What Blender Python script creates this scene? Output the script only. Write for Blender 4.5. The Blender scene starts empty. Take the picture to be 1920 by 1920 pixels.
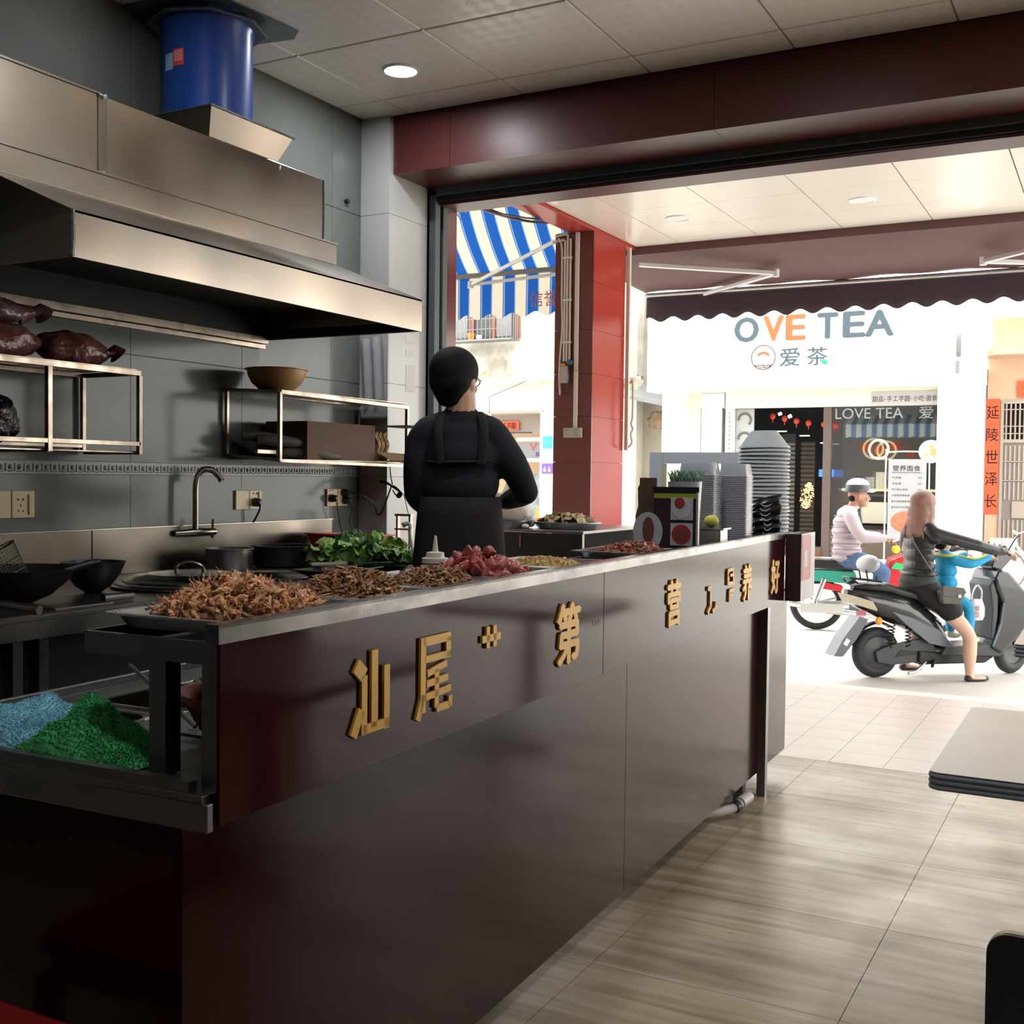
import bpy, bmesh, math, random
from mathutils import Vector, Matrix, Euler
random.seed(7)
PI = math.pi
SC = bpy.context.scene
COL = SC.collection

# ---------------- camera ----------------
cam_d = bpy.data.cameras.new('camera')
cam_d.lens = 39.898
cam_d.sensor_width = 36
cam_d.clip_start = 0.05
cam_d.clip_end = 200
cam = bpy.data.objects.new('camera', cam_d)
COL.objects.link(cam)
cam.matrix_world = Matrix(((0.88059, -0.02557, 0.47318, 0.0),
                           (0.47373, 0.02276, -0.88038, 0.0),
                           (0.01175, 0.99941, 0.03215, 1.2),
                           (0, 0, 0, 1)))
SC.camera = cam

# ---------------- sky: bright overcast ----------------
world = bpy.data.worlds.new('overcast_sky')
SC.world = world
world.use_nodes = True
wn = world.node_tree
wn.nodes.clear()
_o = wn.nodes.new('ShaderNodeOutputWorld')
_b = wn.nodes.new('ShaderNodeBackground')
_g = wn.nodes.new('ShaderNodeTexGradient')
_c = wn.nodes.new('ShaderNodeTexCoord')
_s = wn.nodes.new('ShaderNodeSeparateXYZ')
_r = wn.nodes.new('ShaderNodeValToRGB')
wn.links.new(_c.outputs['Generated'], _s.inputs[0])
wn.links.new(_s.outputs['Z'], _r.inputs[0])
_r.color_ramp.elements[0].position = 0.0
_r.color_ramp.elements[0].color = (0.96, 0.93, 0.87, 1)
_r.color_ramp.elements[1].position = 1.0
_r.color_ramp.elements[1].color = (1.0, 0.985, 0.95, 1)
wn.links.new(_r.outputs[0], _b.inputs[0])
_b.inputs[1].default_value = 7.5
wn.links.new(_b.outputs[0], _o.inputs[0])

# ---------------- view ----------------
SC.view_settings.view_transform = 'Standard'
SC.view_settings.look = 'None'
SC.view_settings.gamma = 1
SC.view_settings.use_curve_mapping = False
SC.view_settings.exposure = -0.4
SC.cycles.max_bounces = 10
SC.cycles.diffuse_bounces = 6
SC.cycles.glossy_bounces = 5
SC.cycles.transmission_bounces = 8
SC.cycles.transparent_max_bounces = 24
SC.cycles.use_denoising = True
SC.cycles.sample_clamp_indirect = 8.0
SC.cycles.caustics_reflective = False
SC.cycles.caustics_refractive = False

# ---------------- materials ----------------
def mat(name, col, rough=0.5, metal=0.0, spec=0.5, var=0.0, vscale=4.0, vcol=None, stretch=(1, 1, 1),
        bump=0.0, bscale=60.0, emit=None, estr=1.0, trans=0.0, alpha=1.0, coat=0.0, ior=1.45, rvar=0.0, sss=0.0, detail=6):
    m = bpy.data.materials.new(name)
    m.use_nodes = True
    nt = m.node_tree
    b = nt.nodes['Principled BSDF']
    c4 = (col[0], col[1], col[2], 1)
    b.inputs['Base Color'].default_value = c4
    b.inputs['Roughness'].default_value = rough
    b.inputs['Metallic'].default_value = metal
    b.inputs['Specular IOR Level'].default_value = spec
    b.inputs['IOR'].default_value = ior
    b.inputs['Alpha'].default_value = alpha
    b.inputs['Transmission Weight'].default_value = trans
    b.inputs['Coat Weight'].default_value = coat
    if sss:
        b.inputs['Subsurface Weight'].default_value = sss
        b.inputs['Subsurface Radius'].default_value = (0.02, 0.01, 0.005)
    if emit:
        b.inputs['Emission Color'].default_value = (emit[0], emit[1], emit[2], 1)
        b.inputs['Emission Strength'].default_value = estr
    if var or bump or rvar:
        tc = nt.nodes.new('ShaderNodeTexCoord')
        mp = nt.nodes.new('ShaderNodeMapping')
        mp.inputs['Scale'].default_value = stretch
        nt.links.new(tc.outputs['Object'], mp.inputs[0])
    if var or rvar:
        n = nt.nodes.new('ShaderNodeTexNoise')
        n.inputs['Scale'].default_value = vscale
        n.inputs['Detail'].default_value = detail
        n.inputs['Roughness'].default_value = 0.62
        nt.links.new(mp.outputs[0], n.inputs[0])
        r = nt.nodes.new('ShaderNodeMapRange')
        r.inputs['From Min'].default_value = 0.3
        r.inputs['From Max'].default_value = 0.7
        nt.links.new(n.outputs['Fac'], r.inputs['Value'])
        if var:
            mx = nt.nodes.new('ShaderNodeMix')
            mx.data_type = 'RGBA'
            mx.inputs['A'].default_value = c4
            vc = vcol or tuple(x * (1 - var) for x in col)
            mx.inputs['B'].default_value = (vc[0], vc[1], vc[2], 1)
            nt.links.new(r.outputs[0], mx.inputs['Factor'])
            nt.links.new(mx.outputs['Result'], b.inputs['Base Color'])
        if rvar:
            r2 = nt.nodes.new('ShaderNodeMapRange')
            r2.inputs['To Min'].default_value = max(0.02, rough - rvar)
            r2.inputs['To Max'].default_value = min(1, rough + rvar)
            nt.links.new(n.outputs['Fac'], r2.inputs['Value'])
            r2.inputs['From Min'].default_value = 0.3
            r2.inputs['From Max'].default_value = 0.7
            nt.links.new(r2.outputs[0], b.inputs['Roughness'])
    if bump:
        n2 = nt.nodes.new('ShaderNodeTexNoise')
        n2.inputs['Scale'].default_value = bscale
        n2.inputs['Detail'].default_value = 3
        nt.links.new(mp.outputs[0], n2.inputs[0])
        bp = nt.nodes.new('ShaderNodeBump')
        bp.inputs['Strength'].default_value = bump
        bp.inputs['Distance'].default_value = 0.01
        nt.links.new(n2.outputs['Fac'], bp.inputs['Height'])
        nt.links.new(bp.outputs[0], b.inputs['Normal'])
    return m

M = {}
def mm(name, *a, **k):
    M[name] = mat(name, *a, **k)
    return M[name]

mm('steel', (0.34, 0.31, 0.27), 0.26, 1.0, var=0.25, vscale=1.5, rvar=0.08, bump=0.03, bscale=3, detail=1.5)
mm('splash_steel', (0.20, 0.175, 0.145), 0.30, 1.0, var=0.6, vscale=2.2, rvar=0.12, bump=0.06, bscale=3, detail=1)
mm('hood_steel', (0.50, 0.42, 0.34), 0.25, 1.0, var=0.5, vscale=2.0, vcol=(0.22, 0.20, 0.18), rvar=0.08, bump=0.04, bscale=2.2, detail=1.0)  # darker blotches in the colour stand in for patchy reflections
mm('dark_steel', (0.27, 0.265, 0.26), 0.32, 1.0, var=0.3, vscale=3, rvar=0.1, detail=2)
mm('shelf_steel', (0.36, 0.295, 0.235), 0.30, 1.0, var=0.35, vscale=9, rvar=0.1, detail=2)
mm('scuffed_steel', (0.27, 0.26, 0.25), 0.26, 1.0, var=0.6, vscale=10, rvar=0.14, stretch=(1, .5, 1), bump=0.12, bscale=9)
mm('soot', (0.012, 0.011, 0.010), 0.6)
mm('soldered', (0.16, 0.17, 0.17), 0.5, 0.8, bump=0.5, bscale=90)
mm('black_iron', (0.010, 0.010, 0.010), 0.38, spec=0.5, bump=0.15, bscale=40)
mm('blue_plastic', (0.014, 0.06, 0.30), 0.28, spec=0.5, var=0.25, vscale=5, stretch=(2, 2, .5))
mm('galvanised', (0.16, 0.20, 0.22), 0.45, 0.6, var=0.4, vscale=5)
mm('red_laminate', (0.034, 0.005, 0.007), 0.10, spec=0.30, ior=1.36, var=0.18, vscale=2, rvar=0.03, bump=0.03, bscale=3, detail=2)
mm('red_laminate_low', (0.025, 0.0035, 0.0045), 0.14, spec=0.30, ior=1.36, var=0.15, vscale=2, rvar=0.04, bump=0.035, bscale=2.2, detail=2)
mm('gold', (0.62, 0.34, 0.045), 0.42, 0.25, var=0.2, vscale=10)
mm('gold_edge', (0.20, 0.11, 0.02), 0.5, 0.2)
mm('beam_red', (0.075, 0.019, 0.019), 0.38, spec=0.3)
mm('shutter_grey', (0.085, 0.105, 0.11), 0.5, 0.2, var=0.25, vscale=3)
mm('dark_gap', (0.012, 0.012, 0.013), 0.7)
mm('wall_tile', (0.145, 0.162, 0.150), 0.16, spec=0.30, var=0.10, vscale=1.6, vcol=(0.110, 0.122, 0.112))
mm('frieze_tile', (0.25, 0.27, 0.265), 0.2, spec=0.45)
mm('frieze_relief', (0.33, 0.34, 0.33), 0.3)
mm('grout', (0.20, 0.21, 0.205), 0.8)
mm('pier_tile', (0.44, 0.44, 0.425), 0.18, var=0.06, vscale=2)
mm('outer_ceiling', (0.74, 0.70, 0.62), 0.22, spec=0.5)
mm('slab', (0.30, 0.29, 0.28), 0.8)
mm('white_enamel', (0.80, 0.80, 0.80), 0.35)
mm('ivory_plastic', (0.62, 0.50, 0.30), 0.35)
mm('grey_plastic', (0.40, 0.37, 0.33), 0.4)
mm('black_plastic', (0.012, 0.012, 0.014), 0.35)
mm('black_rubber', (0.022, 0.023, 0.026), 0.62, bump=0.1, bscale=60)
mm('white_plastic', (0.72, 0.72, 0.72), 0.35)
mm('red_plastic', (0.55, 0.045, 0.03), 0.38)
mm('coral_plastic', (0.80, 0.15, 0.12), 0.42, sss=0.0)
mm('tan_plastic', (0.42, 0.24, 0.10), 0.4)
mm('kraft', (0.34, 0.22, 0.12), 0.8, var=0.15, vscale=8)
mm('kraft_dark', (0.10, 0.055, 0.035), 0.75)
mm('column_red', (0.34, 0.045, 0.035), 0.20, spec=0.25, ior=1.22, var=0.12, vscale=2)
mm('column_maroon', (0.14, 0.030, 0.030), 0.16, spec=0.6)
mm('conduit', (0.62, 0.56, 0.48), 0.5)
mm('awning_maroon', (0.115, 0.052, 0.055), 0.75, var=0.12, vscale=2.5)
mm('valance_maroon', (0.060, 0.034, 0.045), 0.8)
mm('aluminium', (0.62, 0.62, 0.60), 0.35, 0.9)
mm('aluminium_dark', (0.24, 0.24, 0.24), 0.45, 0.7)
mm('asphalt', (0.66, 0.64, 0.60), 0.7, var=0.12, vscale=1.5, bump=0.1, bscale=80)
mm('pave_tile', (0.66, 0.58, 0.54), 0.32, spec=0.4, var=0.08, vscale=6)
mm('plaster_white', (0.82, 0.80, 0.74), 0.9, var=0.30, vscale=0.9, vcol=(0.50, 0.46, 0.38))
mm('plaster_stained', (0.70, 0.68, 0.62), 0.9, var=0.7, vscale=1.1, vcol=(0.16, 0.15, 0.12))
mm('plaster_grey', (0.42, 0.40, 0.37), 0.9, var=0.45, vscale=1.4, vcol=(0.24, 0.22, 0.18), bump=0.3, bscale=8)
mm('peach', (0.66, 0.46, 0.32), 0.85, var=0.06, vscale=2)
mm('cream_panel', (0.82, 0.80, 0.68), 0.3)
mm('cream_shade', (0.74, 0.72, 0.58), 0.4)
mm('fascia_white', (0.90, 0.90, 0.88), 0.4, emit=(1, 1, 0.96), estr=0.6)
mm('lit_panel', (0.9, 0.9, 0.9), 0.4, emit=(1, 1, 1), estr=1.6)
mm('lamp_glow', (1, 1, 1), 0.4, emit=(0.92, 0.96, 1.0), estr=8)
mm('tube_glow', (1, 1, 1), 0.4, emit=(0.90, 0.97, 1.0), estr=2.2)
mm('warm_glow', (1, .8, .5), 0.4, emit=(1.0, 0.50, 0.14), estr=7)
mm('warm_ring', (1, .9, .6), 0.4, emit=(1.0, 0.82, 0.38), estr=4.0)
mm('blue_glow', (0.1, 0.3, 1), 0.4, emit=(0.02, 0.16, 1.0), estr=2.2)
mm('skin', (0.52, 0.30, 0.21), 0.5, sss=0.1)
mm('skin_light', (0.66, 0.42, 0.32), 0.5, sss=0.1)
mm('skin_dark', (0.40, 0.21, 0.15), 0.55, sss=0.1)
mm('hair_black', (0.009, 0.009, 0.010), 0.75, spec=.15, bump=0.3, bscale=200, stretch=(1, 1, .2))
mm('sweater', (0.010, 0.011, 0.017), 0.9, bump=0.2, bscale=120)
mm('apron', (0.013, 0.010, 0.009), 0.9)
mm('denim', (0.08, 0.14, 0.27), 0.85, var=0.2, vscale=20)
mm('lens_black', (0.01, 0.01, 0.01), 0.2)

# ---------------- mesh builder ----------------
def rotm(rot):
    return Euler(rot).to_matrix() if rot else Matrix.Identity(3)

class MB:
    def __init__(s):
        s.v = []; s.f = []; s.mi = []; s.cur = 0
    def add(s, vs, fs):
        n = len(s.v)
        s.v += [tuple(v) for v in vs]
        s.f += [tuple(i + n for i in f) for f in fs]
        s.mi += [s.cur] * len(fs)
        return s
    def box(s, x0, x1, y0, y1, z0, z1):
        vs = [(x0, y0, z0), (x1, y0, z0), (x1, y1, z0), (x0, y1, z0), (x0, y0, z1), (x1, y0, z1), (x1, y1, z1), (x0, y1, z1)]
        return s.add(vs, [(0, 3, 2, 1), (4, 5, 6, 7), (0, 1, 5, 4), (1, 2, 6, 5), (2, 3, 7, 6), (3, 0, 4, 7)])
    def cbox(s, c, size, rot=None):
        R = rotm(rot); h = [a / 2 for a in size]; c = Vector(c)
        vs = []
        for z in (-1, 1):
            for x, y in ((-1, -1), (1, -1), (1, 1), (-1, 1)):
                vs.append(c + R @ Vector((x * h[0], y * h[1], z * h[2])))
        return s.add(vs, [(0, 3, 2, 1), (4, 5, 6, 7), (0, 1, 5, 4), (1, 2, 6, 5), (2, 3, 7, 6), (3, 0, 4, 7)])
    def bar(s, p0, p1, w, h, up=(0, 0, 1)):
        p0 = Vector(p0); p1 = Vector(p1); d = (p1 - p0).normalized(); up = Vector(up)
        if abs(d.dot(up)) > 0.98: up = Vector((0, 1, 0))
        a = d.cross(up).normalized(); b = a.cross(d).normalized()
        vs = []
        for p in (p0, p1):
            for i, j in ((-1, -1), (1, -1), (1, 1), (-1, 1)):
                vs.append(p + a * (i * w / 2) + b * (j * h / 2))
        return s.add(vs, [(0, 3, 2, 1), (4, 5, 6, 7), (0, 1, 5, 4), (1, 2, 6, 5), (2, 3, 7, 6), (3, 0, 4, 7)])
    def cyl(s, p0, p1, r0, r1=None, n=12, caps=True):
        return s.tube([p0, p1], [r0, r0 if r1 is None else r1], n, caps)
    def tube(s, pts, r, n=8, caps=True, closed=False, flat=1.0):
        pts = [Vector(p) for p in pts]; k = len(pts)
        if not isinstance(r, (list, tuple)): r = [r] * k
        t0 = (pts[1] - pts[0]).normalized()
        up = Vector((0, 0, 1)) if abs(t0.z) < 0.9 else Vector((1, 0, 0))
        a = t0.cross(up).normalized(); base = len(s.v); vs = []
        for i in range(k):
            if closed: t = (pts[(i + 1) % k] - pts[i - 1])
            elif i == 0: t = pts[1] - pts[0]
            elif i == k - 1: t = pts[-1] - pts[-2]
            else: t = pts[i + 1] - pts[i - 1]
            if t.length < 1e-9: t = t0
            t = t.normalized()
            a = (a - t * a.dot(t))
            a = a.normalized() if a.length > 1e-6 else t.orthogonal().normalized()
            b = t.cross(a)
            for j in range(n):
                th = 2 * PI * j / n
                vs.append(pts[i] + a * (math.cos(th) * r[i]) + b * (math.sin(th) * r[i] * flat))
        fs = []
        for i in range(k if closed else k - 1):
            i2 = (i + 1) % k
            for j in range(n):
                j2 = (j + 1) % n
                fs.append((i * n + j, i * n + j2, i2 * n + j2, i2 * n + j))
        if caps and not closed:
            fs.append(tuple(range(n - 1, -1, -1)))
            fs.append(tuple((k - 1) * n + j for j in range(n)))
        return s.add(vs, fs)
    def lathe(s, prof, c=(0, 0, 0), n=24, rot=None, sx=1, sy=1, close=False):
        R = rotm(rot); c = Vector(c); vs = []; fs = []
        for (r, z) in prof:
            for j in range(n):
                th = 2 * PI * j / n
                vs.append(c + R @ Vector((math.cos(th) * r * sx, math.sin(th) * r * sy, z)))
        k = len(prof)
        for i in range(k if close else k - 1):
            i2 = (i + 1) % k
            for j in range(n):
                j2 = (j + 1) % n
                fs.append((i * n + j, i * n + j2, i2 * n + j2, i2 * n + j))
        return s.add(vs, fs)
    def ell(s, c, r, rot=None, n=14, m=8):
        prof = []
        for i in range(m + 1):
            a = -PI / 2 + PI * i / m
            prof.append((max(1e-4, math.cos(a)), math.sin(a)))
        if not isinstance(r, (tuple, list)): r = (r, r, r)
        R = rotm(rot); c = Vector(c); vs = []; fs = []
        for (q, z) in prof:
            for j in range(n):
                th = 2 * PI * j / n
                vs.append(c + R @ Vector((math.cos(th) * q * r[0], math.sin(th) * q * r[1], z * r[2])))
        for i in range(m):
            for j in range(n):
                j2 = (j + 1) % n
                fs.append((i * n + j, i * n + j2, (i + 1) * n + j2, (i + 1) * n + j))
        fs.append(tuple(range(n - 1, -1, -1))); fs.append(tuple(m * n + j for j in range(n)))
        return s.add(vs, fs)
    def prism(s, poly, o, ax, ay, depth):
        """polygon (a,b) in plane o + a*ax + b*ay, extruded by depth vector"""
        o = Vector(o); ax = Vector(ax); ay = Vector(ay); d = Vector(depth); n = len(poly)
        vs = [o + ax * a + ay * b for a, b in poly] + [o + ax * a + ay * b + d for a, b in poly]
        fs = [tuple(range(n - 1, -1, -1)), tuple(range(n, 2 * n))]
        for i in range(n):
            j = (i + 1) % n
            fs.append((i, j, n + j, n + i))
        return s.add(vs, fs)
    def grid(s, fn, nu, nv):
        vs = [fn(i / nu, j / nv) for i in range(nu + 1) for j in range(nv + 1)]
        fs = [(i * (nv + 1) + j, (i + 1) * (nv + 1) + j, (i + 1) * (nv + 1) + j + 1, i * (nv + 1) + j + 1) for i in range(nu) for j in range(nv)]
        return s.add(vs, fs)
    def mesh(s, name, mats, smooth=False):
        me = bpy.data.meshes.new(name)
        me.from_pydata(s.v, [], s.f)
        if not isinstance(mats, (list, tuple)): mats = [mats]
        for m in mats: me.materials.append(M[m] if isinstance(m, str) else m)
        if len(mats) > 1:
            me.polygons.foreach_set('material_index', s.mi)
        bm = bmesh.new(); bm.from_mesh(me)
        bmesh.ops.recalc_face_normals(bm, faces=bm.faces)
        bm.to_mesh(me); bm.free()
        if smooth:
            me.polygons.foreach_set('use_smooth', [True] * len(me.polygons))
            me.set_sharp_from_angle(angle=math.radians(38))
        me.update()
        return me

def tag(o, label=None, cat=None, group=None, kind=None):
    if label: o['label'] = label
    if cat: o['category'] = cat
    if group: o['group'] = group
    if kind: o['kind'] = kind
    return o

def thing(name, label, cat, loc=(0, 0, 0), rz=0.0, group=None):
    o = bpy.data.objects.new(name, None)
    o.empty_display_size = 0.05
    COL.objects.link(o)
    o.location = loc; o.rotation_euler = (0, 0, rz)
    return tag(o, label, cat, group)

def topmat(p):
    """matrix from world to the local frame of thing/part p"""
    while p.parent: p = p.parent
    return Matrix.LocRotScale(p.location, p.rotation_euler, None).inverted()

def part(name, mb, mats, parent=None, smooth=False, world=False, bevel=0, label=None, kind=None, thick=0, sub=0):
    me = mb.mesh(name, mats, smooth) if isinstance(mb, MB) else mb
    if world and parent is not None:
        me.transform(topmat(parent))
    o = bpy.data.objects.new(name, me)
    COL.objects.link(o)
    if parent is not None: o.parent = parent
    if thick:
        md = o.modifiers.new('thickness', 'SOLIDIFY'); md.thickness = thick; md.offset = 0
    if sub:
        md = o.modifiers.new('smooth', 'SUBSURF'); md.levels = sub; md.render_levels = sub
    if bevel:
        md = o.modifiers.new('bevel', 'BEVEL'); md.width = bevel; md.segments = 2; md.limit_method = 'ANGLE'
    if label: o['label'] = label
    if kind: o['kind'] = kind
    return o

def solo(name, mb, mats, label, cat, group=None, kind=None, loc=None, rz=0, **k):
    """a thing that is one mesh; its origin goes to loc"""
    me = mb.mesh(name, mats, k.pop('smooth', False))
    o = part(name, me, mats, None, **k)
    if loc is not None:
        T = Matrix.LocRotScale(Vector(loc), Euler((0, 0, rz)), None)
        me.transform(T.inverted()); o.location = loc; o.rotation_euler = (0, 0, rz)
    return tag(o, label, cat, group, kind)

def struct(name, mb, mats, parent=None, label=None, **k):
    o = part(name, mb, mats, parent, **k)
    if parent is None: o['kind'] = 'structure'
    if label: o['label'] = label
    return o

def copy_tree(o, parent=None):
    c = o.copy(); COL.objects.link(c); c.parent = parent
    for ch in list(o.children): copy_tree(ch, c)
    return c

def fused(mb, voxel=0.008, smooth=4, name='body', decimate=0):
    """one continuous surface out of overlapping closed shapes"""
    me = mb.mesh(name + '_raw', 'skin')
    me.materials.clear()
    o = bpy.data.objects.new(name + '_raw', me); COL.objects.link(o)
    r = o.modifiers.new('r', 'REMESH'); r.mode = 'VOXEL'; r.voxel_size = voxel; r.use_smooth_shade = True
    if smooth:
        s = o.modifiers.new('s', 'SMOOTH'); s.factor = 0.5; s.iterations = smooth
    if decimate:
        d = o.modifiers.new('d', 'DECIMATE'); d.ratio = decimate
    dg = bpy.context.evaluated_depsgraph_get(); dg.update()
    out = bpy.data.meshes.new_from_object(o.evaluated_get(dg))
    bpy.data.objects.remove(o); bpy.data.meshes.remove(me)
    out.name = name
    out.polygons.foreach_set('use_smooth', [True] * len(out.polygons))
    return out

def fpart(name, mb, m, parent, voxel=0.008, smooth=4, world=False, label=None, decimate=0):
    me = fused(mb, voxel, smooth, name, decimate)
    me.materials.append(M[m] if isinstance(m, str) else m)
    return part(name, me, m, parent, world=world, label=label)

def textmesh(body, size, depth, name='lettering', offset=0.0, align='LEFT', sx=1.0):
    """mesh of lettering in the XY plane, facing +Z; returns mesh"""
    cu = bpy.data.curves.new(name, 'FONT')
    cu.body = body; cu.size = size; cu.extrude = depth; cu.offset = offset
    cu.align_x = align; cu.align_y = 'CENTER'; cu.resolution_u = 3
    o = bpy.data.objects.new(name, cu); COL.objects.link(o)
    dg = bpy.context.evaluated_depsgraph_get(); dg.update()
    me = bpy.data.meshes.new_from_object(o.evaluated_get(dg))
    bpy.data.objects.remove(o); bpy.data.curves.remove(cu)
    if sx != 1: me.transform(Matrix.Diagonal((sx, 1, 1, 1)))
    me.name = name
    return me

def fitbox(me, w, h):
    xs = [v.co.x for v in me.vertices]; ys = [v.co.y for v in me.vertices]
    cx = (min(xs) + max(xs)) / 2; cy = (min(ys) + max(ys)) / 2
    sx = w / max(1e-6, max(xs) - min(xs)) if w else None
    sy = h / max(1e-6, max(ys) - min(ys)) if h else None
    sx = sx or sy; sy = sy or sx
    me.transform(Matrix.Diagonal((sx, sy, 1, 1)) @ Matrix.Translation((-cx, -cy, 0)))
    return me

def writing(body, c, w, h, m, parent=None, name='lettering', depth=0.002, face='-y', rz=0, world=True, offset=0.0, tilt=0, label=None, bold=0.0):
    """lettering centred at c on a vertical face. face '-y' = read from the -y side, '+x' = read from the +x side"""
    me = fitbox(textmesh(body, 1.0, 0.0, name, 0), w, h)
    bold = bold or offset * .5 * h
    zs = depth
    # extrude by solidify in mesh: give depth through duplicate
    bm = bmesh.new(); bm.from_mesh(me)
    if depth > 0.0005:
        r = bmesh.ops.extrude_face_region(bm, geom=bm.faces[:])
        bmesh.ops.translate(bm, verts=[g for g in r['geom'] if isinstance(g, bmesh.types.BMVert)], vec=(0, 0, depth))
    if bold:
        src = bmesh.ops.duplicate
        g0 = bm.faces[:]
        for i, (dx, dy) in enumerate(((bold, 0), (-bold, 0), (0, bold * .7), (0, -bold * .7))):
            g = src(bm, geom=g0)
            bmesh.ops.translate(bm, verts=[q for q in g['geom'] if isinstance(q, bmesh.types.BMVert)], vec=(dx, dy, -.00004 * (i + 1)))
    for f in bm.faces: f.smooth = False
    bmesh.ops.recalc_face_normals(bm, faces=bm.faces)
    bm.to_mesh(me); bm.free()
    base = Matrix.Rotation(PI / 2, 4, 'X')
    turn = {'-y': 0, '+x': PI / 2, '+y': PI, '-x': -PI / 2}[face] + rz
    T = Matrix.Translation(c) @ Matrix.Rotation(turn, 4, 'Z') @ Matrix.Rotation(tilt, 4, 'X') @ base
    me.transform(T)
    me.materials.clear(); me.materials.append(M[m])
    return part(name, me, m, parent, world=world, label=label)
# =================== SHELL ===================
WX = -3.23          # tiled kitchen wall plane
ZC = 2.88           # ceiling underside
PX = -3.065         # pier side plane
PY = 4.45           # pier front plane
# room floor: wood-look tiles with recessed joints, joint base below
def floor_material():
    m = mat('floor_tile', (0.30, 0.235, 0.16), 0.26, spec=0.5)
    nt = m.node_tree; b = nt.nodes['Principled BSDF']
    tc = nt.nodes.new('ShaderNodeTexCoord'); mp = nt.nodes.new('ShaderNodeMapping')
    geo = nt.nodes.new('ShaderNodeNewGeometry')
    mp.inputs['Scale'].default_value = (1.1, 13, 1)
    nt.links.new(geo.outputs['Position'], mp.inputs[0])
    n = nt.nodes.new('ShaderNodeTexNoise'); n.inputs['Scale'].default_value = 1.6; n.inputs['Detail'].default_value = 7
    n.inputs['Distortion'].default_value = 0.6
    nt.links.new(mp.outputs[0], n.inputs[0])
    r = nt.nodes.new('ShaderNodeValToRGB')
    e = r.color_ramp.elements
    e[0].position = 0.30; e[0].color = (0.25, 0.185, 0.115, 1)
    e[1].position = 0.70; e[1].color = (0.54, 0.46, 0.345, 1)
    k = e.new(0.5); k.color = (0.40, 0.325, 0.225, 1)
    nt.links.new(n.outputs['Fac'], r.inputs[0])
    n2 = nt.nodes.new('ShaderNodeTexNoise'); n2.inputs['Scale'].default_value = 3.0; n2.inputs['Detail'].default_value = 5
    nt.links.new(geo.outputs['Position'], n2.inputs[0])
    mx = nt.nodes.new('ShaderNodeMix'); mx.data_type = 'RGBA'; mx.blend_type = 'MULTIPLY'
    mx.inputs['Factor'].default_value = 0.55
    rr = nt.nodes.new('ShaderNodeValToRGB'); rr.color_ramp.elements[0].position = 0.35; rr.color_ramp.elements[0].color = (0.55, 0.53, 0.50, 1)
    rr.color_ramp.elements[1].position = 0.62; rr.color_ramp.elements[1].color = (1, 1, 1, 1)
    nt.links.new(n2.outputs['Fac'], rr.inputs[0])
    nt.links.new(r.outputs[0], mx.inputs['A']); nt.links.new(rr.outputs[0], mx.inputs['B'])
    nt.links.new(mx.outputs['Result'], b.inputs['Base Color'])
    mr = nt.nodes.new('ShaderNodeMapRange'); mr.inputs['From Min'].default_value = 0.3; mr.inputs['From Max'].default_value = 0.7
    mr.inputs['To Min'].default_value = 0.40; mr.inputs['To Max'].default_value = 0.24
    nt.links.new(n2.outputs['Fac'], mr.inputs['Value']); nt.links.new(mr.outputs[0], b.inputs['Roughness'])
    M['floor_tile'] = m
floor_material()
mm('floor_joint', (0.17, 0.13, 0.095), 0.8)
floor = struct('floor', MB().box(-3.4, 1.6, -3.0, 4.857, -0.10, -0.004), 'floor_joint')
tm = MB().box(-0.2991, 0.2991, -0.2895, 0.2895, -0.004, 0.0).mesh('tile', 'floor_tile')
for i in range(-4, 4):
    for j in range(-1, 9):
        o = bpy.data.objects.new('tile', tm); COL.objects.link(o); o.parent = floor
        o.location = (-0.523 + 0.3 + 0.6 * i, 4.857 - 0.2904 - 0.5808 * j + 0.5808 * 0, 0)
        if j == -1: COL.objects.unlink(o); bpy.data.objects.remove(o)
# arcade paving outside the shop, then a gentle ramp to the street
mm('joint_pale', (0.50, 0.44, 0.40), 0.8)
outer_floor = struct('floor_outside', MB().box(-9, 6, 4.857, 6.6, -0.30, -0.004), 'joint_pale')
tm2 = MB().box(-0.1098, 0.1098, -0.1084, 0.1084, -0.004, 0.0).mesh('tile', 'pave_tile')
for i in range(-16, 12):
    for j in range(0, 8):
        o = bpy.data.objects.new('tile', tm2); COL.objects.link(o); o.parent = outer_floor
        o.location = (-1.07 + 0.11 + 0.2215 * i, 4.860 + 0.11 + 0.2185 * j, 0)
struct('floor_ramp', MB().add([(-9, 6.6, 0), (6, 6.6, 0), (6, 8.15, -0.25), (-9, 8.15, -0.25), (-9, 6.6, -.6), (6, 6.6, -.6), (6, 8.15, -.6), (-9, 8.15, -.6)],
       [(0, 1, 2, 3), (4, 7, 6, 5), (0, 4, 5, 1), (2, 6, 7, 3), (0, 3, 7, 4), (1, 5, 6, 2)]), 'asphalt')
tag(solo('street', MB().box(-40, 30, 8.15, 16.9, -0.6, -0.25), 'asphalt', 'pale concrete street between the two rows of shops', 'street', kind='structure'))
solo('sidewalk', MB().box(-40, 30, 16.9, 26, -0.6, 0.02), 'asphalt', 'raised pavement in front of the shops across the street', 'sidewalk', kind='structure')

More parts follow.
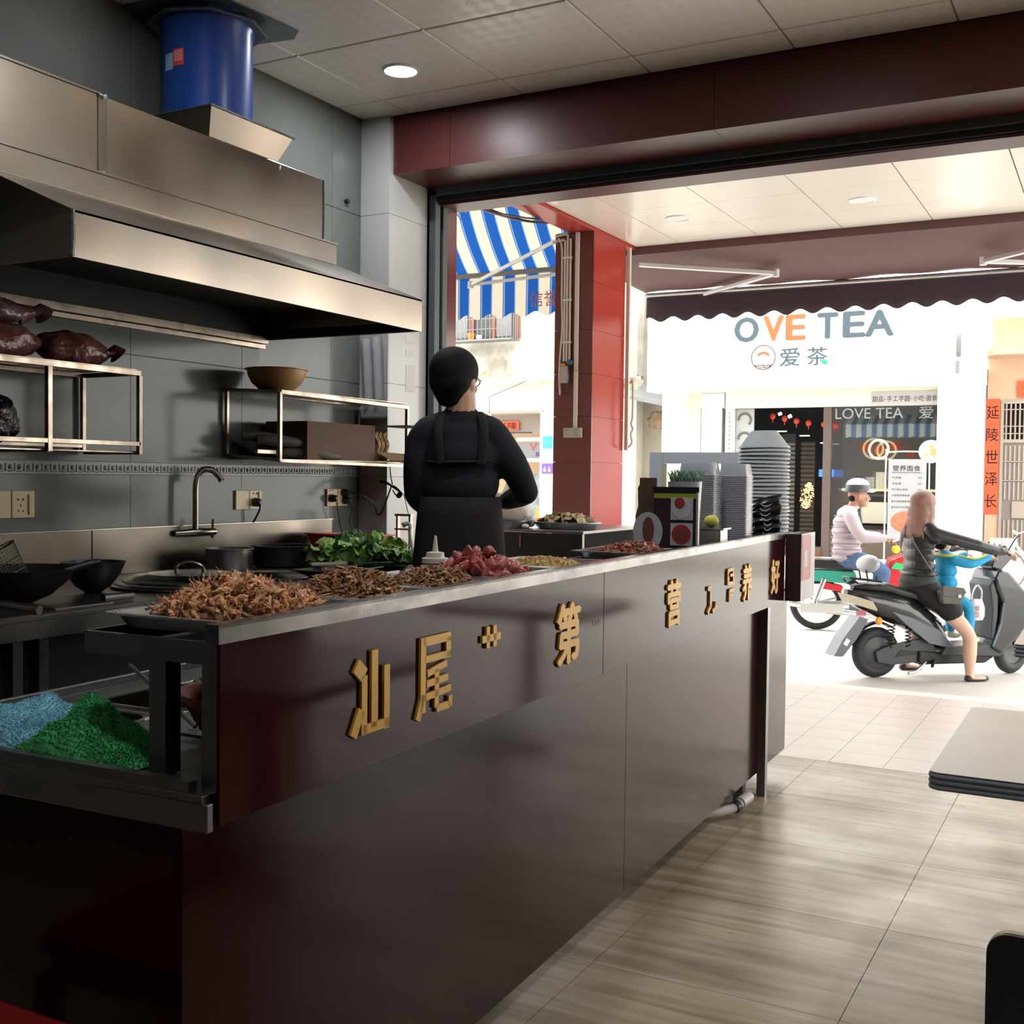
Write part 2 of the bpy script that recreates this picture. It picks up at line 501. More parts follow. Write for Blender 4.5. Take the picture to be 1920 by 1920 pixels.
# walls (room) ---------------------------------
mm('room_dark', (0.10, 0.07, 0.06), 0.8)
mm('room_tan', (0.42, 0.27, 0.17), 0.7)  # tone of the unseen right wall, picked for warm reflections in the hood
wr_ = struct('wall_right', MB().box(1.5, 1.7, -3.0, 4.86, 0, 3.2), 'room_tan')
part('added_dark_band', MB().box(1.485, 1.4995, -3.0, 4.86, 0, 1.25), 'room_dark', wr_)  # unseen band, added to keep the counter's reflections dark
struct('wall_back', MB().box(-3.4, 1.7, -3.2, -3.0, 0, 3.2), 'room_dark')
wl = struct('wall_left', MB().box(-3.45, WX - 0.006, -3.0, 5.0, -0.1, 3.2), 'grout')
# wall tiles: rows of tall glazed tiles, plus relief frieze between z 1.187 and 1.230
rows = [(0.0, 0.39), (0.392, 0.787), (0.789, 1.186), (1.232, 1.628), (1.630, 2.026), (2.028, 2.424), (2.426, 2.878)]
tw = 0.60
for k, (z0, z1) in enumerate(rows):
    me = MB().box(-0.006, 0.0, 0.0012, tw - 0.0012, z0 + .001, z1 - .001).mesh('tile', 'wall_tile')
    y = 1.228
    while y < 4.4:
        yy1 = min(y + tw, PY)
        o = bpy.data.objects.new('tile', me); COL.objects.link(o); o.parent = wl
        o.location = (WX, y, 0)
        if yy1 - y < tw - 0.01: o.scale = (1, (yy1 - y) / tw, 1)
        y += tw
fr = MB().box(WX - 0.006, WX + 0.001, 1.2, PY, 1.187, 1.231)
fr.box(WX, WX + 0.006, 1.2, PY, 1.187, 1.191).box(WX, WX + 0.006, 1.2, PY, 1.227, 1.231)
frz = part('frieze', fr, 'frieze_tile', wl, label='relief border strip between the wall tiles')
fb = MB()
y = 1.9
while y < PY - 0.03:
    fb.lathe([(0.0001, 0.006), (0.006, 0.005), (0.011, 0.0)], (WX + 0.0005, y, 1.209), 8, rot=(0, PI / 2, 0))
    fb.box(WX, WX + 0.004, y - 0.019, y - 0.016, 1.196, 1.222)
    fb.tube([(WX + 0.002, y - 0.012, 1.197), (WX + 0.004, y, 1.194), (WX + 0.002, y + 0.012, 1.197)], 0.0016, 5)
    y += 0.036
part('frieze_relief', fb, 'frieze_relief', frz, smooth=True, kind='stuff')
# holes / marks and an adhesive hook on the wall
part('hook', MB().ell((WX + 0.012, 4.33, 2.47), (0.012, 0.015, 0.012)), 'black_plastic', wl, label='small black plug in the wall near the pier')

# pier beside the opening
pier = struct('trim_pier', MB().box(-3.23, PX - 0.006, PY + 0.006, 4.905, 0, ZC), 'grout', label=None)
for z0, z1 in [(0.0, 0.39), (0.392, 0.787), (0.789, 1.186), (1.188, 1.628), (1.630, 2.026), (2.028, 2.424), (2.426, 2.878)]:
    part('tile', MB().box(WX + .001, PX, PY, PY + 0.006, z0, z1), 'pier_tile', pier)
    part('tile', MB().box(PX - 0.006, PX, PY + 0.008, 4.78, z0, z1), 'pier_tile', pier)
# paper notes and the plastic sheet fastened to the pier front behind the upper shelf
mm('clear_film', (0.62, 0.62, 0.66), 0.25, alpha=0.55, bump=0.4, bscale=12)
# ceiling slab and panels --------------------
ceil = struct('ceiling', MB().box(-3.45, 1.7, -3.2, 4.9, ZC + 0.012, ZC + 0.10), 'slab')
def ceiling_panel_mat():
    m = mat('ceiling_panel', (0.60, 0.58, 0.55), 0.42, spec=0.4)
    nt = m.node_tree; b = nt.nodes['Principled BSDF']
    geo = nt.nodes.new('ShaderNodeNewGeometry'); mp = nt.nodes.new('ShaderNodeMapping')
    mp.inputs['Rotation'].default_value = (0, 0, PI / 4)
    mp.inputs['Scale'].default_value = (20, 20, 20)
    nt.links.new(geo.outputs['Position'], mp.inputs[0])
    ch = nt.nodes.new('ShaderNodeTexChecker'); ch.inputs['Scale'].default_value = 1.0
    nt.links.new(mp.outputs[0], ch.inputs[0])
    bp = nt.nodes.new('ShaderNodeBump'); bp.inputs['Strength'].default_value = 0.10; bp.inputs['Distance'].default_value = 0.003
    nt.links.new(ch.outputs['Fac'], bp.inputs['Height']); nt.links.new(bp.outputs[0], b.inputs['Normal'])
    mr = nt.nodes.new('ShaderNodeMapRange'); mr.inputs['To Min'].default_value = 0.30; mr.inputs['To Max'].default_value = 0.42
    nt.links.new(ch.outputs['Fac'], mr.inputs['Value']); nt.links.new(mr.outputs[0], b.inputs['Roughness'])
    mx = nt.nodes.new('ShaderNodeMix'); mx.data_type = 'RGBA'
    mx.inputs['A'].default_value = (0.80, 0.77, 0.72, 1); mx.inputs['B'].default_value = (0.775, 0.745, 0.695, 1)
    nt.links.new(ch.outputs['Fac'], mx.inputs['Factor']); nt.links.new(mx.outputs['Result'], b.inputs['Base Color'])
    M['ceiling_panel'] = m
ceiling_panel_mat()
xs = [-3.228, -2.975] + [-2.975 + 0.6 * k for k in range(1, 8)]
ys = [4.475, 4.26] + [4.26 - 0.6 * k for k in range(1, 8)]
mm('ceiling_grid', (0.22, 0.215, 0.21), 0.5)
part('grid_strip', MB().box(-3.23, 1.5, 0.06, 4.478, ZC + 0.006, ZC + 0.0115), 'ceiling_grid', ceil)
for i in range(len(xs) - 1):
    for j in range(len(ys) - 1):
        x0, x1, y1, y0 = xs[i], xs[i + 1], ys[j], ys[j + 1]
        g = 0.003
        q = MB()
        zt = ZC + 0.006
        q.add([(x0 + g, y0 + g, zt), (x1 - g, y0 + g, zt), (x1 - g, y1 - g, zt), (x0 + g, y1 - g, zt),
               (x0 + g + .005, y0 + g + .005, ZC), (x1 - g - .005, y0 + g + .005, ZC), (x1 - g - .005, y1 - g - .005, ZC), (x0 + g + .005, y1 - g - .005, ZC)],
              [(0, 1, 2, 3), (4, 7, 6, 5), (0, 4, 5, 1), (1, 5, 6, 2), (2, 6, 7, 3), (3, 7, 4, 0)])
        part('ceiling_panel', q, 'ceiling_panel', ceil)

# beam over the opening: two dark red boards, shutter housing and guide -----
beam = struct('trim_beam', MB().box(PX - 0.0, 1.5, 4.50, 4.79, 2.625, ZC + 0.01), 'dark_gap')
for a, b in ((-3.062, -2.752), (-2.750, -1.5), (-1.498, -0.2), (-0.198, 1.5)):
    part('panel', MB().box(a, b, 4.478, 4.50, 2.618, ZC), 'beam_red', beam)
    part('panel', MB().box(a, b, 4.478, 4.785, 2.612, 2.618), 'beam_red', beam)
gate_roll = thing('roller_shutter', 'dark grey rolled shutter box and left guide rail around the shop opening', 'shutter', (-1.2, 4.86, 2.5))
part('housing', MB().box(-3.07, 1.5, 4.785, 4.90, 2.575, 2.70), 'shutter_grey', gate_roll, world=True, bevel=.003)
part('slot', MB().box(-3.02, 1.5, 4.80, 4.90, 2.548, 2.575), 'dark_gap', gate_roll, world=True)
part('bottom_rail', MB().box(-3.02, 1.5, 4.82, 4.895, 2.533, 2.548), 'beam_red', gate_roll, world=True, bevel=.002)
part('guide_rail', MB().box(-3.07, -3.02, 4.785, 4.83, 0, 2.60).box(-3.07, -3.055, 4.785, 4.90, 0, 2.60).box(-3.07, -3.02, 4.86, 4.90, 0, 2.60), 'shutter_grey', gate_roll, world=True)
# wall of this building above the opening and the arcade end (keeps the sky out)
struct('trim_front_wall', MB().box(-3.5, 6, 4.905, 5.05, 2.55, 3.4), 'beam_red')
struct('trim_jamb', MB().box(-3.30, -3.045, 4.905, 5.03, -0.1, 2.55), 'column_maroon')
struct('ceiling_neighbour', MB().box(-14, -3.525, 4.9, 8.15, 3.45, 3.55), 'white_enamel')
struct('wall_neighbour', MB().box(-14, -3.45, 4.7, 4.9, -.3, 3.55), 'plaster_grey')
struct('floor_neighbour', MB().box(-14, -9, 4.9, 8.15, -.4, -.2), 'asphalt')
struct('wall_upper', MB().box(-3.45, 6, 4.4, 8.15, 3.10, 9.0), 'plaster_white')
struct('wall_upper_neighbour', MB().box(-14, -3.45, 7.8, 8.15, 3.55, 9.0), 'plaster_white')

# arcade ceiling
oc = struct('ceiling_arcade', MB().box(-3.33, 6, 5.05, 8.15, 2.97, 3.10), 'dark_gap')
xs = [-3.328, -2.975] + [-2.975 + 0.6 * k for k in range(1, 9)]
ys = [5.052, 5.25, 5.85, 6.45, 7.03, 7.60, 8.148]
for i in range(len(xs) - 1):
    for j in range(len(ys) - 1):
        gx = 0.0032; gy = 0.0012
        part('ceiling_panel', MB().box(xs[i] + gx, xs[i + 1] - gx, ys[j] + gy, ys[j + 1] - gy, 2.96, 2.97), 'outer_ceiling', oc)
struct('trim_arcade_edge', MB().box(-3.52, -3.332, 5.03, 8.15, 2.935, 3.40), 'column_red')
def downlight(x, y, z, r, lit, lab, pw=17):
    t = thing('downlight', lab, 'ceiling light', (x, y, z))
    part('trim_ring', MB().lathe([(r * .80, 0.002), (r * .80, -0.004), (r * .86, -0.008), (r * .97, -0.006), (r, 0.0), (r, .002)], (0, 0, 0), 32), 'white_enamel', t, smooth=True)
    part('diffuser', MB().lathe([(0.0001, -0.0035), (r * .8, -0.0035), (r * .8, 0.001), (.0001, .001)], (0, 0, 0), 32), 'lamp_glow' if lit else 'white_enamel', t, smooth=True)
    if lit:
        ld_ = bpy.data.lights.new('downlight_lamp', 'AREA'); ld_.shape = 'DISK'; ld_.size = r * 1.6; ld_.energy = pw; ld_.color = (.93, .96, 1.0)
        lo = bpy.data.objects.new('downlight_lamp', ld_); COL.objects.link(lo); lo.parent = t; lo.location = (0, 0, -0.006)
    return t
downlight(-2.687, 3.977, ZC, 0.078, True, 'lit round white downlight in the shop ceiling')
downlight(-2.703, 7.366, 2.96, 0.088, False, 'unlit round downlight in the arcade ceiling nearer the red column')
downlight(-1.490, 7.384, 2.96, 0.088, False, 'unlit round downlight in the arcade ceiling above the scooter')
# neighbouring lit fittings just out of the picture; the two behind the camera are added fill
for k, (x, y) in enumerate(((0.62, 2.05), (-1.20, 3.02), (0.62, 3.60), (-1.0, 0.8), (-1.6, -0.9), (0.4, -0.7), (-2.62, 2.60))):
    downlight(x, y, ZC, 0.078, True, ['lit downlight above the near dining table', 'lit downlight above the long counter', 'lit downlight above the far dining table', 'lit downlight above the near counter end', 'added fill downlight behind the camera, counter side', 'added fill downlight behind the camera, dining side', 'lit downlight above the extractor hood'][k], 17 if k < 4 else 5)

# outer column of the arcade: polished red tile cladding
cf = 7.37
colm = thing('column', 'square polished red tiled column at the street edge of the arcade', 'column', (-3.48, 7.66, 0))
part('core', MB().box(-3.618, -3.342, cf + .008, 7.942, -0.3, 2.94), 'grout', colm, world=True)
for a, b in ((-0.3, 0.30), (0.302, 0.80), (0.802, 1.30), (1.302, 1.625), (1.627, 1.93), (1.932, 2.24), (2.242, 2.58), (2.582, 2.935)):
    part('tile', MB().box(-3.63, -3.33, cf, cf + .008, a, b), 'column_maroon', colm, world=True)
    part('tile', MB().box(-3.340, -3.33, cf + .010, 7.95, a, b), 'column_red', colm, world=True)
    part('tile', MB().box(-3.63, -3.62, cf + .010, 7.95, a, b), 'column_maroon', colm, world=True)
# =================== LONG SERVICE COUNTER (local frame: x<0 towards the kitchen, y along the counter) ===================
CO = Vector((-1.014, 1.10, 0)); CA = 0.028
CM = Matrix.LocRotScale(CO, Euler((0, 0, CA)), None)
def cw(x, y, z): return CM @ Vector((x, y, z))
def cthing(name, label, cat, x, y, z, group=None, rz=0):
    return thing(name, label, cat, cw(x, y, z), CA + rz, group)
ctr = thing('service_counter', 'long dark red laminate service counter with steel top and gold lettering', 'counter', CO, CA)
def cp(name, mb, m, **k): return part(name, mb, m, ctr, **k)
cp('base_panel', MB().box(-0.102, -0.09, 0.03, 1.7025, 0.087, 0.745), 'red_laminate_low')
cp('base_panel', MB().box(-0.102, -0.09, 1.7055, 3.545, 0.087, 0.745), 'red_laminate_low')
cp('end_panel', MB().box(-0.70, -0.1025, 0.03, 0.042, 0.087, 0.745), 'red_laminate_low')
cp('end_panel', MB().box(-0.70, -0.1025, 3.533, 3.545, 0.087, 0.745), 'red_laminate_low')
for (x, y) in ((-0.125, 0.07), (-0.68, 0.07), (-0.68, 1.8), (-0.68, 3.4), (-0.125, 2.985)):
    cp('leg', MB().box(x - .018, x + .018, y - .018, y + .018, 0, 0.745), 'dark_steel')
pl = cp('leg', MB().box(-0.0895, -0.058, 3.095, 3.130, 0, 0.744), 'dark_steel', label='dark square post in front of the panel at the street end')
cp('drain_pipe', MB().tube([(-0.20, 2.55, 0.055), (-0.15, 2.66, 0.040), (-0.115, 2.72, 0.035), (-0.085, 2.76, 0.04), (-0.07, 2.80, 0.05)], 0.016, 10)
   .tube([(-0.07, 2.80, 0.052), (-0.055, 2.86, 0.062)], 0.020, 10), 'white_plastic', smooth=True)
cp('pipe_collar', MB().cyl((-0.082, 2.765, 0.041), (-0.076, 2.785, 0.046), 0.021), 'black_plastic', smooth=True)
# worktop with recessed basins
wt = MB()
wells = [(0.085, 0.30), (0.345, 0.545), (0.585, 0.80)]
wt.box(-0.70, -0.585, -0.02, 3.545, 0.775, 0.785)
wt.box(-0.405, -0.012, -0.02, 3.545, 0.775, 0.785)
yy = -0.02
for a, b in wells:
    wt.box(-0.585, -0.405, yy, a, 0.775, 0.785); yy = b
wt.box(-0.585, -0.405, yy, 3.545, 0.775, 0.785)
wt.box(-0.70, -0.003, -0.02, -0.008, 0.738, 0.775)           # apron at the near end
wt.box(-0.70, -0.69, -0.008, 3.545, 0.738, 0.775)
wt.box(-0.70, -0.69, -0.02, 3.545, 0.785, 0.798)             # raised back lip
wtp = cp('worktop', wt, 'dark_steel', bevel=.0015)
for a, b in wells:
    w = MB(); r = 0.03
    def rr(x0, x1, y0, y1, rad, z):
        out = []
        for cx, cy, s in ((x1 - rad, y1 - rad, 0), (x0 + rad, y1 - rad, 1), (x0 + rad, y0 + rad, 2), (x1 - rad, y0 + rad, 3)):
            for k in range(5):
                th = (s + k / 4) * PI / 2
                out.append((cx + rad * math.cos(th), cy + rad * math.sin(th), z))
        return out
    rings = [rr(-0.592, -0.398, a - .007, b + .007, .036, .7855), rr(-0.590, -0.400, a - .005, b + .005, .034, .7885), rr(-0.583, -0.407, a + .003, b - .003, .030, .7875), rr(-0.575, -0.415, a + .01, b - .01, .03, 0.66)]
    vs = sum(rings, []); n = 20; fs = []
    for i in range(3):
        for j in range(n): fs.append((i * n + j, i * n + (j + 1) % n, (i + 1) * n + (j + 1) % n, (i + 1) * n + j))
    fs.append(tuple(3 * n + j for j in range(n)))
    w.add(vs, fs)
    part('basin', w, 'steel', wtp, smooth=True)
cp('end_rail', MB().box(-0.70, -0.036, -0.018, -0.002, 0.785, 0.800), 'dark_steel')
# raised shelf frame
st = MB()
shf = cp('shelf', MB().box(-0.268, -0.004, 0.028, 3.06, 0.944, 0.952), 'dark_steel')
part('rail', MB().box(-0.268, -0.036, 0.026, 0.034, 0.952, 0.975), 'dark_steel', shf)
part('rail', MB().box(-0.272, -0.266, 0.034, 3.06, 0.944, 0.975), 'dark_steel', shf)
cp('post', MB().box(-0.151, -0.121, 0.030, 0.060, 0.786, 0.944), 'dark_steel', bevel=.001)
cp('post', MB().box(-0.036, -0.006, 0.006, 0.036, 0.745, 0.980), 'dark_steel', bevel=.001)
for y in (0.9, 1.9, 3.0):
    cp('post', MB().box(-0.265, -0.235, y, y + .03, 0.786, 0.944), 'dark_steel')
# lettered front board in two panels, steel edge cap
cp('front_panel', MB().box(-0.006, 0.0, 0.0, 1.3092, 0.743, 0.982), 'red_laminate', bevel=.001)
cp('front_panel', MB().box(-0.006, 0.0, 1.3108, 3.10, 0.743, 0.982), 'red_laminate', bevel=.001)
cap = MB().box(-0.022, 0.0016, -0.003, 3.10, 0.9995, 1.004).box(0.0, 0.0016, -0.003, 3.10, 0.979, 1.004).box(-0.022, 0.0016, -0.004, -0.002, 0.979, 1.004)
cp('edge_cap', cap, 'scuffed_steel')
# lettering ----------------------------------------------------
def glyph(ch, y0, y1, z0, z1):
    return writing(ch, (0.0005, (y0 + y1) / 2, (z0 + z1) / 2), y1 - y0, z1 - z0, 'gold', ctr, 'character', 0.005, '+x', world=False, bold=(y1 - y0) * .045)
glyph('第', 1.043, 1.158, 0.799, 0.926)
glyph('营', 1.752, 1.858, 0.800, 0.921)
glyph('养', 2.502, 2.609, 0.799, 0.915)
glyph('好', 2.882, 2.998, 0.789, 0.908)
def strokes(lst, whole=False):
    mb = MB()
    for (y0, z0, y1, z1, w) in lst: mb.bar((0.003, y0, z0), (0.003, y1, z1), w, 0.005, up=(1, 0, 0))
    cp('character', mb, 'gold', label=None if whole else 'broken remainder of a gold character')
# 汕
strokes([(.300, .908, .322, .890, .024), (.293, .800, .315, .838, .018), (.322, .798, .322, .890, .015), (.350, .805, .350, .926, .017), (.385, .797, .385, .898, .016), (.318, .806, .393, .806, .015)], True)
# 尾
strokes([(.496, .800, .496, .926, .016), (.480, .790, .498, .830, .014), (.490, .919, .588, .919, .015), (.580, .885, .580, .919, .016), (.500, .889, .588, .889, .012), (.510, .864, .575, .874, .012),
         (.508, .847, .580, .849, .012), (.506, .825, .590, .829, .012), (.541, .868, .541, .802, .014), (.541, .800, .588, .800, .013), (.588, .796, .588, .815, .012)], True)
strokes([(0.705, .897, .778, .897, .013), (.728, .879, .728, .919, .013), (.755, .879, .755, .919, .013)])
strokes([(2.115, .872, 2.150, .872, .013), (2.142, .872, 2.142, .815, .012), (2.115, .800, 2.150, .822, .012), (2.165, .800, 2.215, .812, .012), (2.19, .800, 2.20, .826, .010)])
strokes([(2.325, .912, 2.325, .866, .010), (2.325, .912, 2.385, .912, .010), (2.35, .895, 2.38, .895, .009), (2.325, .872, 2.40, .868, .010), (2.385, .912, 2.385, .870, .009), (2.345, .848, 2.345, .812, .010), (2.345, .848, 2.40, .848, .009), (2.345, .832, 2.38, .832, .008)])
# small glue residue letters left on the board
mm('residue', (0.10, 0.06, 0.06), 0.7)
writing('TXT', (0.0003, 1.262, 0.866), 0.050, 0.012, 'residue', ctr, 'residue', 0.0004, '+x', world=False)
# small carton with a label clipped at the street end
cb = cthing('carton_box', 'dark narrow carton with a faded red label at the street end of the counter', 'box', 0.030, 3.10, 0.745)
mm('carton_dark', (0.035, 0.012, 0.016), 0.5)
mm('carton_side', (0.46, 0.40, 0.42), 0.4, var=0.3, vscale=12)
mm('label_red', (0.42, 0.12, 0.13), 0.5)
mm('label_pale', (0.50, 0.42, 0.42), 0.5)
part('front', MB().box(-0.028, 0.030, 0.0, 0.006, 0, 0.25), 'carton_dark', cb)
part('side', MB().box(0.024, 0.030, 0.007, 0.24, 0, 0.25).box(-0.028, -0.024, 0.007, 0.24, 0, .25).box(-0.024, 0.024, 0.234, 0.24, 0, .25), 'carton_side', cb)
part('base', MB().box(-0.024, 0.024, 0.007, 0.234, 0, .006), 'carton_dark', cb)
part('label', MB().box(0.0301, 0.031, 0.015, 0.15, 0.075, 0.245), 'label_red', cb)
part('label', MB().box(0.0311, 0.0318, 0.045, 0.10, 0.125, 0.185), 'label_pale', cb, label='small pale square on the red label')
part('label', MB().box(0.0301, 0.031, 0.155, 0.225, 0.08, 0.235), 'label_pale', cb, label='pale paper strip on the side of the carton')

# ---- metal trays with fried food along the shelf ----
def tray_mesh(w, l, h=0.022, fl=0.012):
    def ring(dx, z, rad):
        out = []
        x0, x1, y0, y1 = -w / 2 + dx, w / 2 - dx, -l / 2 + dx, l / 2 - dx
        for cx, cy, s in ((x1 - rad, y1 - rad, 0), (x0 + rad, y1 - rad, 1), (x0 + rad, y0 + rad, 2), (x1 - rad, y0 + rad, 3)):
            for k in range(5):
                th = (s + k / 4) * PI / 2
                out.append((cx + rad * math.cos(th), cy + rad * math.sin(th), z))
        return out
    rs = [ring(0.0, h - .003, .018), ring(0, h, .018), ring(fl, h, .016), ring(fl + .012, 0.0015, .014)]
    und = [ring(fl + .012, 0.0, .014), ring(fl, h - .002, .016), ring(0, h - .003, .018)]
    mb = MB()
    R = rs; vs = sum(R, []); n = 20; fs = []
    for i in range(len(R) - 1):
        for j in range(n): fs.append((i * n + j, i * n + (j + 1) % n, (i + 1) * n + (j + 1) % n, (i + 1) * n + j))
    fs.append(tuple((len(R) - 1) * n + j for j in range(n)))
    k0 = len(vs); vs += sum(und, [])
    for i in range(len(und) - 1):
        for j in range(n): fs.append((k0 + i * n + j, k0 + i * n + (j + 1) % n, k0 + (i + 1) * n + (j + 1) % n, k0 + (i + 1) * n + j))
    fs.append(tuple(k0 + j for j in range(n)))
    mb.add(vs, fs)
    return mb
mm('tray_steel', (0.66, 0.68, 0.70), 0.22, 1.0, var=0.15, vscale=8, rvar=.06)
def tray(x0, x1, y0, y1, label, z=0.977, rz=0, h=0.022):
    t = solo('food_tray', tray_mesh(x1 - x0, y1 - y0, h), 'tray_steel', label, 'tray', smooth=True)
    t.location = cw((x0 + x1) / 2, (y0 + y1) / 2, z); t.rotation_euler = (0, 0, CA + rz)
    return t
tray(-0.265, -0.026, 0.050, 0.372, 'silver rectangular tray heaped with fried prawns at the near end of the counter')
tray(-0.268, -0.026, 0.378, 0.600, 'silver tray under shredded brown fried meat, second along the counter', rz=.0)
tray(-0.268, -0.026, 0.606, 0.846, 'silver tray under chopped brown fried topping, third along the counter')
tray(-0.268, -0.026, 0.852, 1.135, 'silver tray under the pile of sliced red sausage')
tray(-0.268, -0.026, 1.141, 1.420, 'silver tray under pale yellow chopped topping')
# food --------------------------------------------------------
mm('prawn_a', (0.58, 0.22, 0.07), 0.5, var=0.5, vscale=70, vcol=(0.62, 0.38, 0.16))
mm('prawn_b', (0.30, 0.15, 0.06), 0.5, var=0.45, vscale=70, vcol=(0.13, 0.055, 0.025))
mm('prawn_c', (0.62, 0.22, 0.12), 0.5, var=0.4, vscale=60, vcol=(0.60, 0.42, 0.22))
rnd = random.Random(3)
def prawn_mesh(k):
    mb = MB(); pts = []; rs = []
    cur = 0.7 + 0.35 * k
    for i in range(7):
        a = (i / 6 - 0.5) * cur * 1.6
        pts.append((0.013 * math.sin(a) * 1.5 / max(.6, cur) , 0.012 * (1 - math.cos(a)) * 1.6, 0))
        rs.append([0.0026, 0.0046, 0.0050, 0.0047, 0.0042, 0.0033, 0.0022][i])
    rr_ = random.Random(k + 40)
    big = []; rb_ = []
    for i in range(len(pts) - 1):
        for t in (0, .5):
            big.append(Vector(pts[i]).lerp(Vector(pts[i + 1]), t)); rb_.append((rs[i] * (1 - t) + rs[i + 1] * t) * (.82 if t else 1.08))
    big.append(Vector(pts[-1])); rb_.append(rs[-1])
    n0 = len(mb.v); mb.tube(big, rb_, 7)
    mb.v[n0:] = [(x + rr_.uniform(-1, 1) * .0011, y + rr_.uniform(-1, 1) * .0011, z + rr_.uniform(-1, 1) * .0011) for x, y, z in mb.v[n0:]]
    e = Vector(pts[-1]); h = Vector(pts[0])
    for s in (-1, 1): mb.prism([(0, 0), (.010, .003 * s), (.008, .007 * s)], e, (1, .3, 0), (0, .4, 1), (0, .0008, 0))
    mb.prism([(0, -.0025), (0, .0025), (-.008, 0)], h, (1, 0, 0), (0, 1, 0), (0, 0, .0012))
    for q in range(3):
        p = Vector(pts[2 + q]); mb.bar(p, p + Vector((-.003, .009, (q - 1) * .004)), .0008, .0008)
    mb.bar(h, h + Vector((-.010, .005, .004)), .0006, .0006)
    return mb
pm = [prawn_mesh(k).mesh('prawn', m, True) for k, m in ((0, 'prawn_a'), (1, 'prawn_b'), (2, 'prawn_c'), (1, 'prawn_a'), (0, 'prawn_c'))]
def heap_height(u, v):   # u,v in -1..1
    d = max(0.0, 1 - (abs(u) ** 2.4 + abs(v) ** 2.4))
    return d ** 0.75
cx, cy, hx, hy, hh = -0.146, 0.211, 0.092, 0.134, 0.052
base_heap = MB().grid(lambda u, v: (cx + (u * 2 - 1) * hx * .9, cy + (v * 2 - 1) * hy * .9, 0.981 + hh * 0.80 * heap_height(u * 2 - 1, v * 2 - 1)), 14, 18)
for n in range(290):
    while True:
        u = rnd.uniform(-1, 1); v = rnd.uniform(-1, 1)
        if heap_height(u, v) > 0.05: break
    z = 0.984 + hh * heap_height(u, v) * rnd.uniform(0.72, 1.05) + .014 * max(0, max(abs(u), abs(v)) - .55)
    o = bpy.data.objects.new('fried_prawn', pm[n % 5]); COL.objects.link(o)
    o.location = cw(cx + u * hx, cy + v * hy, z)
    o.rotation_euler = (rnd.uniform(-1.0, 1.0), rnd.uniform(-1.0, 1.0), rnd.uniform(0, 2 * PI))
    s = rnd.uniform(0.65, 1.10); o.scale = (s, s, s)
    tag(o, 'small orange brown fried prawn in the heap on the nearest tray', 'prawn', 'fried prawns heaped on the nearest tray')
mm('crumb_dark', (0.20, 0.09, 0.04), 0.7)
fl = solo('prawn_crumbs', base_heap, 'crumb_dark', 'broken brown shell crumbs filling the heap under the fried prawns', 'food crumbs', kind='stuff')
fl.location = CO; fl.rotation_euler = (0, 0, CA)

def shreds(name, label, cat, cx, cy, hx, hy, hh, n, m, size, seed, flat=0.35, z0=0.980, chunk=False):
    r = random.Random(seed); mb = MB()
    for k in range(n):
        while True:
            u = r.uniform(-1, 1); v = r.uniform(-1, 1)
            if heap_height(u, v) > 0.03: break
        z = z0 + hh * heap_height(u, v) * r.uniform(0.45, 1.04) + .002
        c = Vector((cx + u * hx, cy + v * hy, z))
        a = Vector((r.uniform(-1, 1), r.uniform(-1, 1), r.uniform(-.6, .8))).normalized()
        L = size * r.uniform(.6, 1.4); w = size * flat * r.uniform(.6, 1.3)
        mb.cur = k % len(m)
        if chunk: mb.cbox(c, (L * .7, L * .55, L * .5), (r.uniform(0, 3), r.uniform(0, 3), r.uniform(0, 3)))
        else:
            b = a.orthogonal().normalized()
            p1 = c - a * L / 2; p2 = c + b * L * r.uniform(-.25, .25); p3 = c + a * L / 2
            mb.tube([p1, p2, p3], [w * .3, w * .5, w * .2], 4)
    o = solo(name, mb, m, label, cat, kind='stuff')
    o.location = CO; o.rotation_euler = (0, 0, CA)
    return o
mm('meat_a', (0.30, 0.135, 0.06), 0.55, spec=.5)
mm('meat_b', (0.16, 0.065, 0.03), 0.55)
mm('meat_c', (0.44, 0.27, 0.11), 0.5)
shreds('fried_shreds', 'heap of shredded brown fried meat on the second tray', 'food', -0.150, 0.505, 0.085, 0.090, 0.052, 1300, ['meat_a', 'meat_b', 'meat_a', 'meat_c'], 0.020, 5)
shreds('fried_mince', 'heap of chopped brown fried topping on the third tray', 'food', -0.120, 0.735, 0.080, 0.100, 0.042, 1300, ['meat_a', 'meat_b', 'meat_c', 'meat_a'], 0.013, 6)
mm('yel_a', (0.46, 0.30, 0.10), 0.6); mm('yel_b', (0.36, 0.22, 0.07), 0.6); mm('yel_c', (0.55, 0.42, 0.18), 0.6)
shreds('yellow_topping', 'low heap of pale yellow chopped topping on the fifth tray', 'food', -0.150, 1.285, 0.090, 0.125, 0.024, 1300, ['yel_a', 'yel_b', 'yel_c'], 0.011, 8, chunk=True)
# sausage slices
mm('sausage_a', (0.24, 0.022, 0.020), 0.35, var=0.5, vscale=110, vcol=(0.28, 0.05, 0.04))
mm('sausage_b', (0.30, 0.038, 0.034), 0.35, var=0.5, vscale=110, vcol=(0.42, 0.13, 0.095))
def slice_mesh():
    a = 0.5
    mb = MB(); n = 12; vs = []
    for s, z in ((-1, -.010), (1, .010)):
        for f, dz in ((1, 0), (.86, .0022 * s)):
            for j in range(n):
                t = 2 * PI * j / n; x = .0125 * f * math.cos(t); y = .0095 * f * math.sin(t)
                vs.append((x, y, z + dz + x * a))
    fs = [tuple(n + j for j in range(n))[::-1], tuple(3 * n + j for j in range(n))]
    for j in range(n):
        k = (j + 1) % n
        fs += [(j, k, n + k, n + j), (j, k, 2 * n + k, 2 * n + j), (2 * n + j, 2 * n + k, 3 * n + k, 3 * n + j)]
    return mb.add(vs, fs)
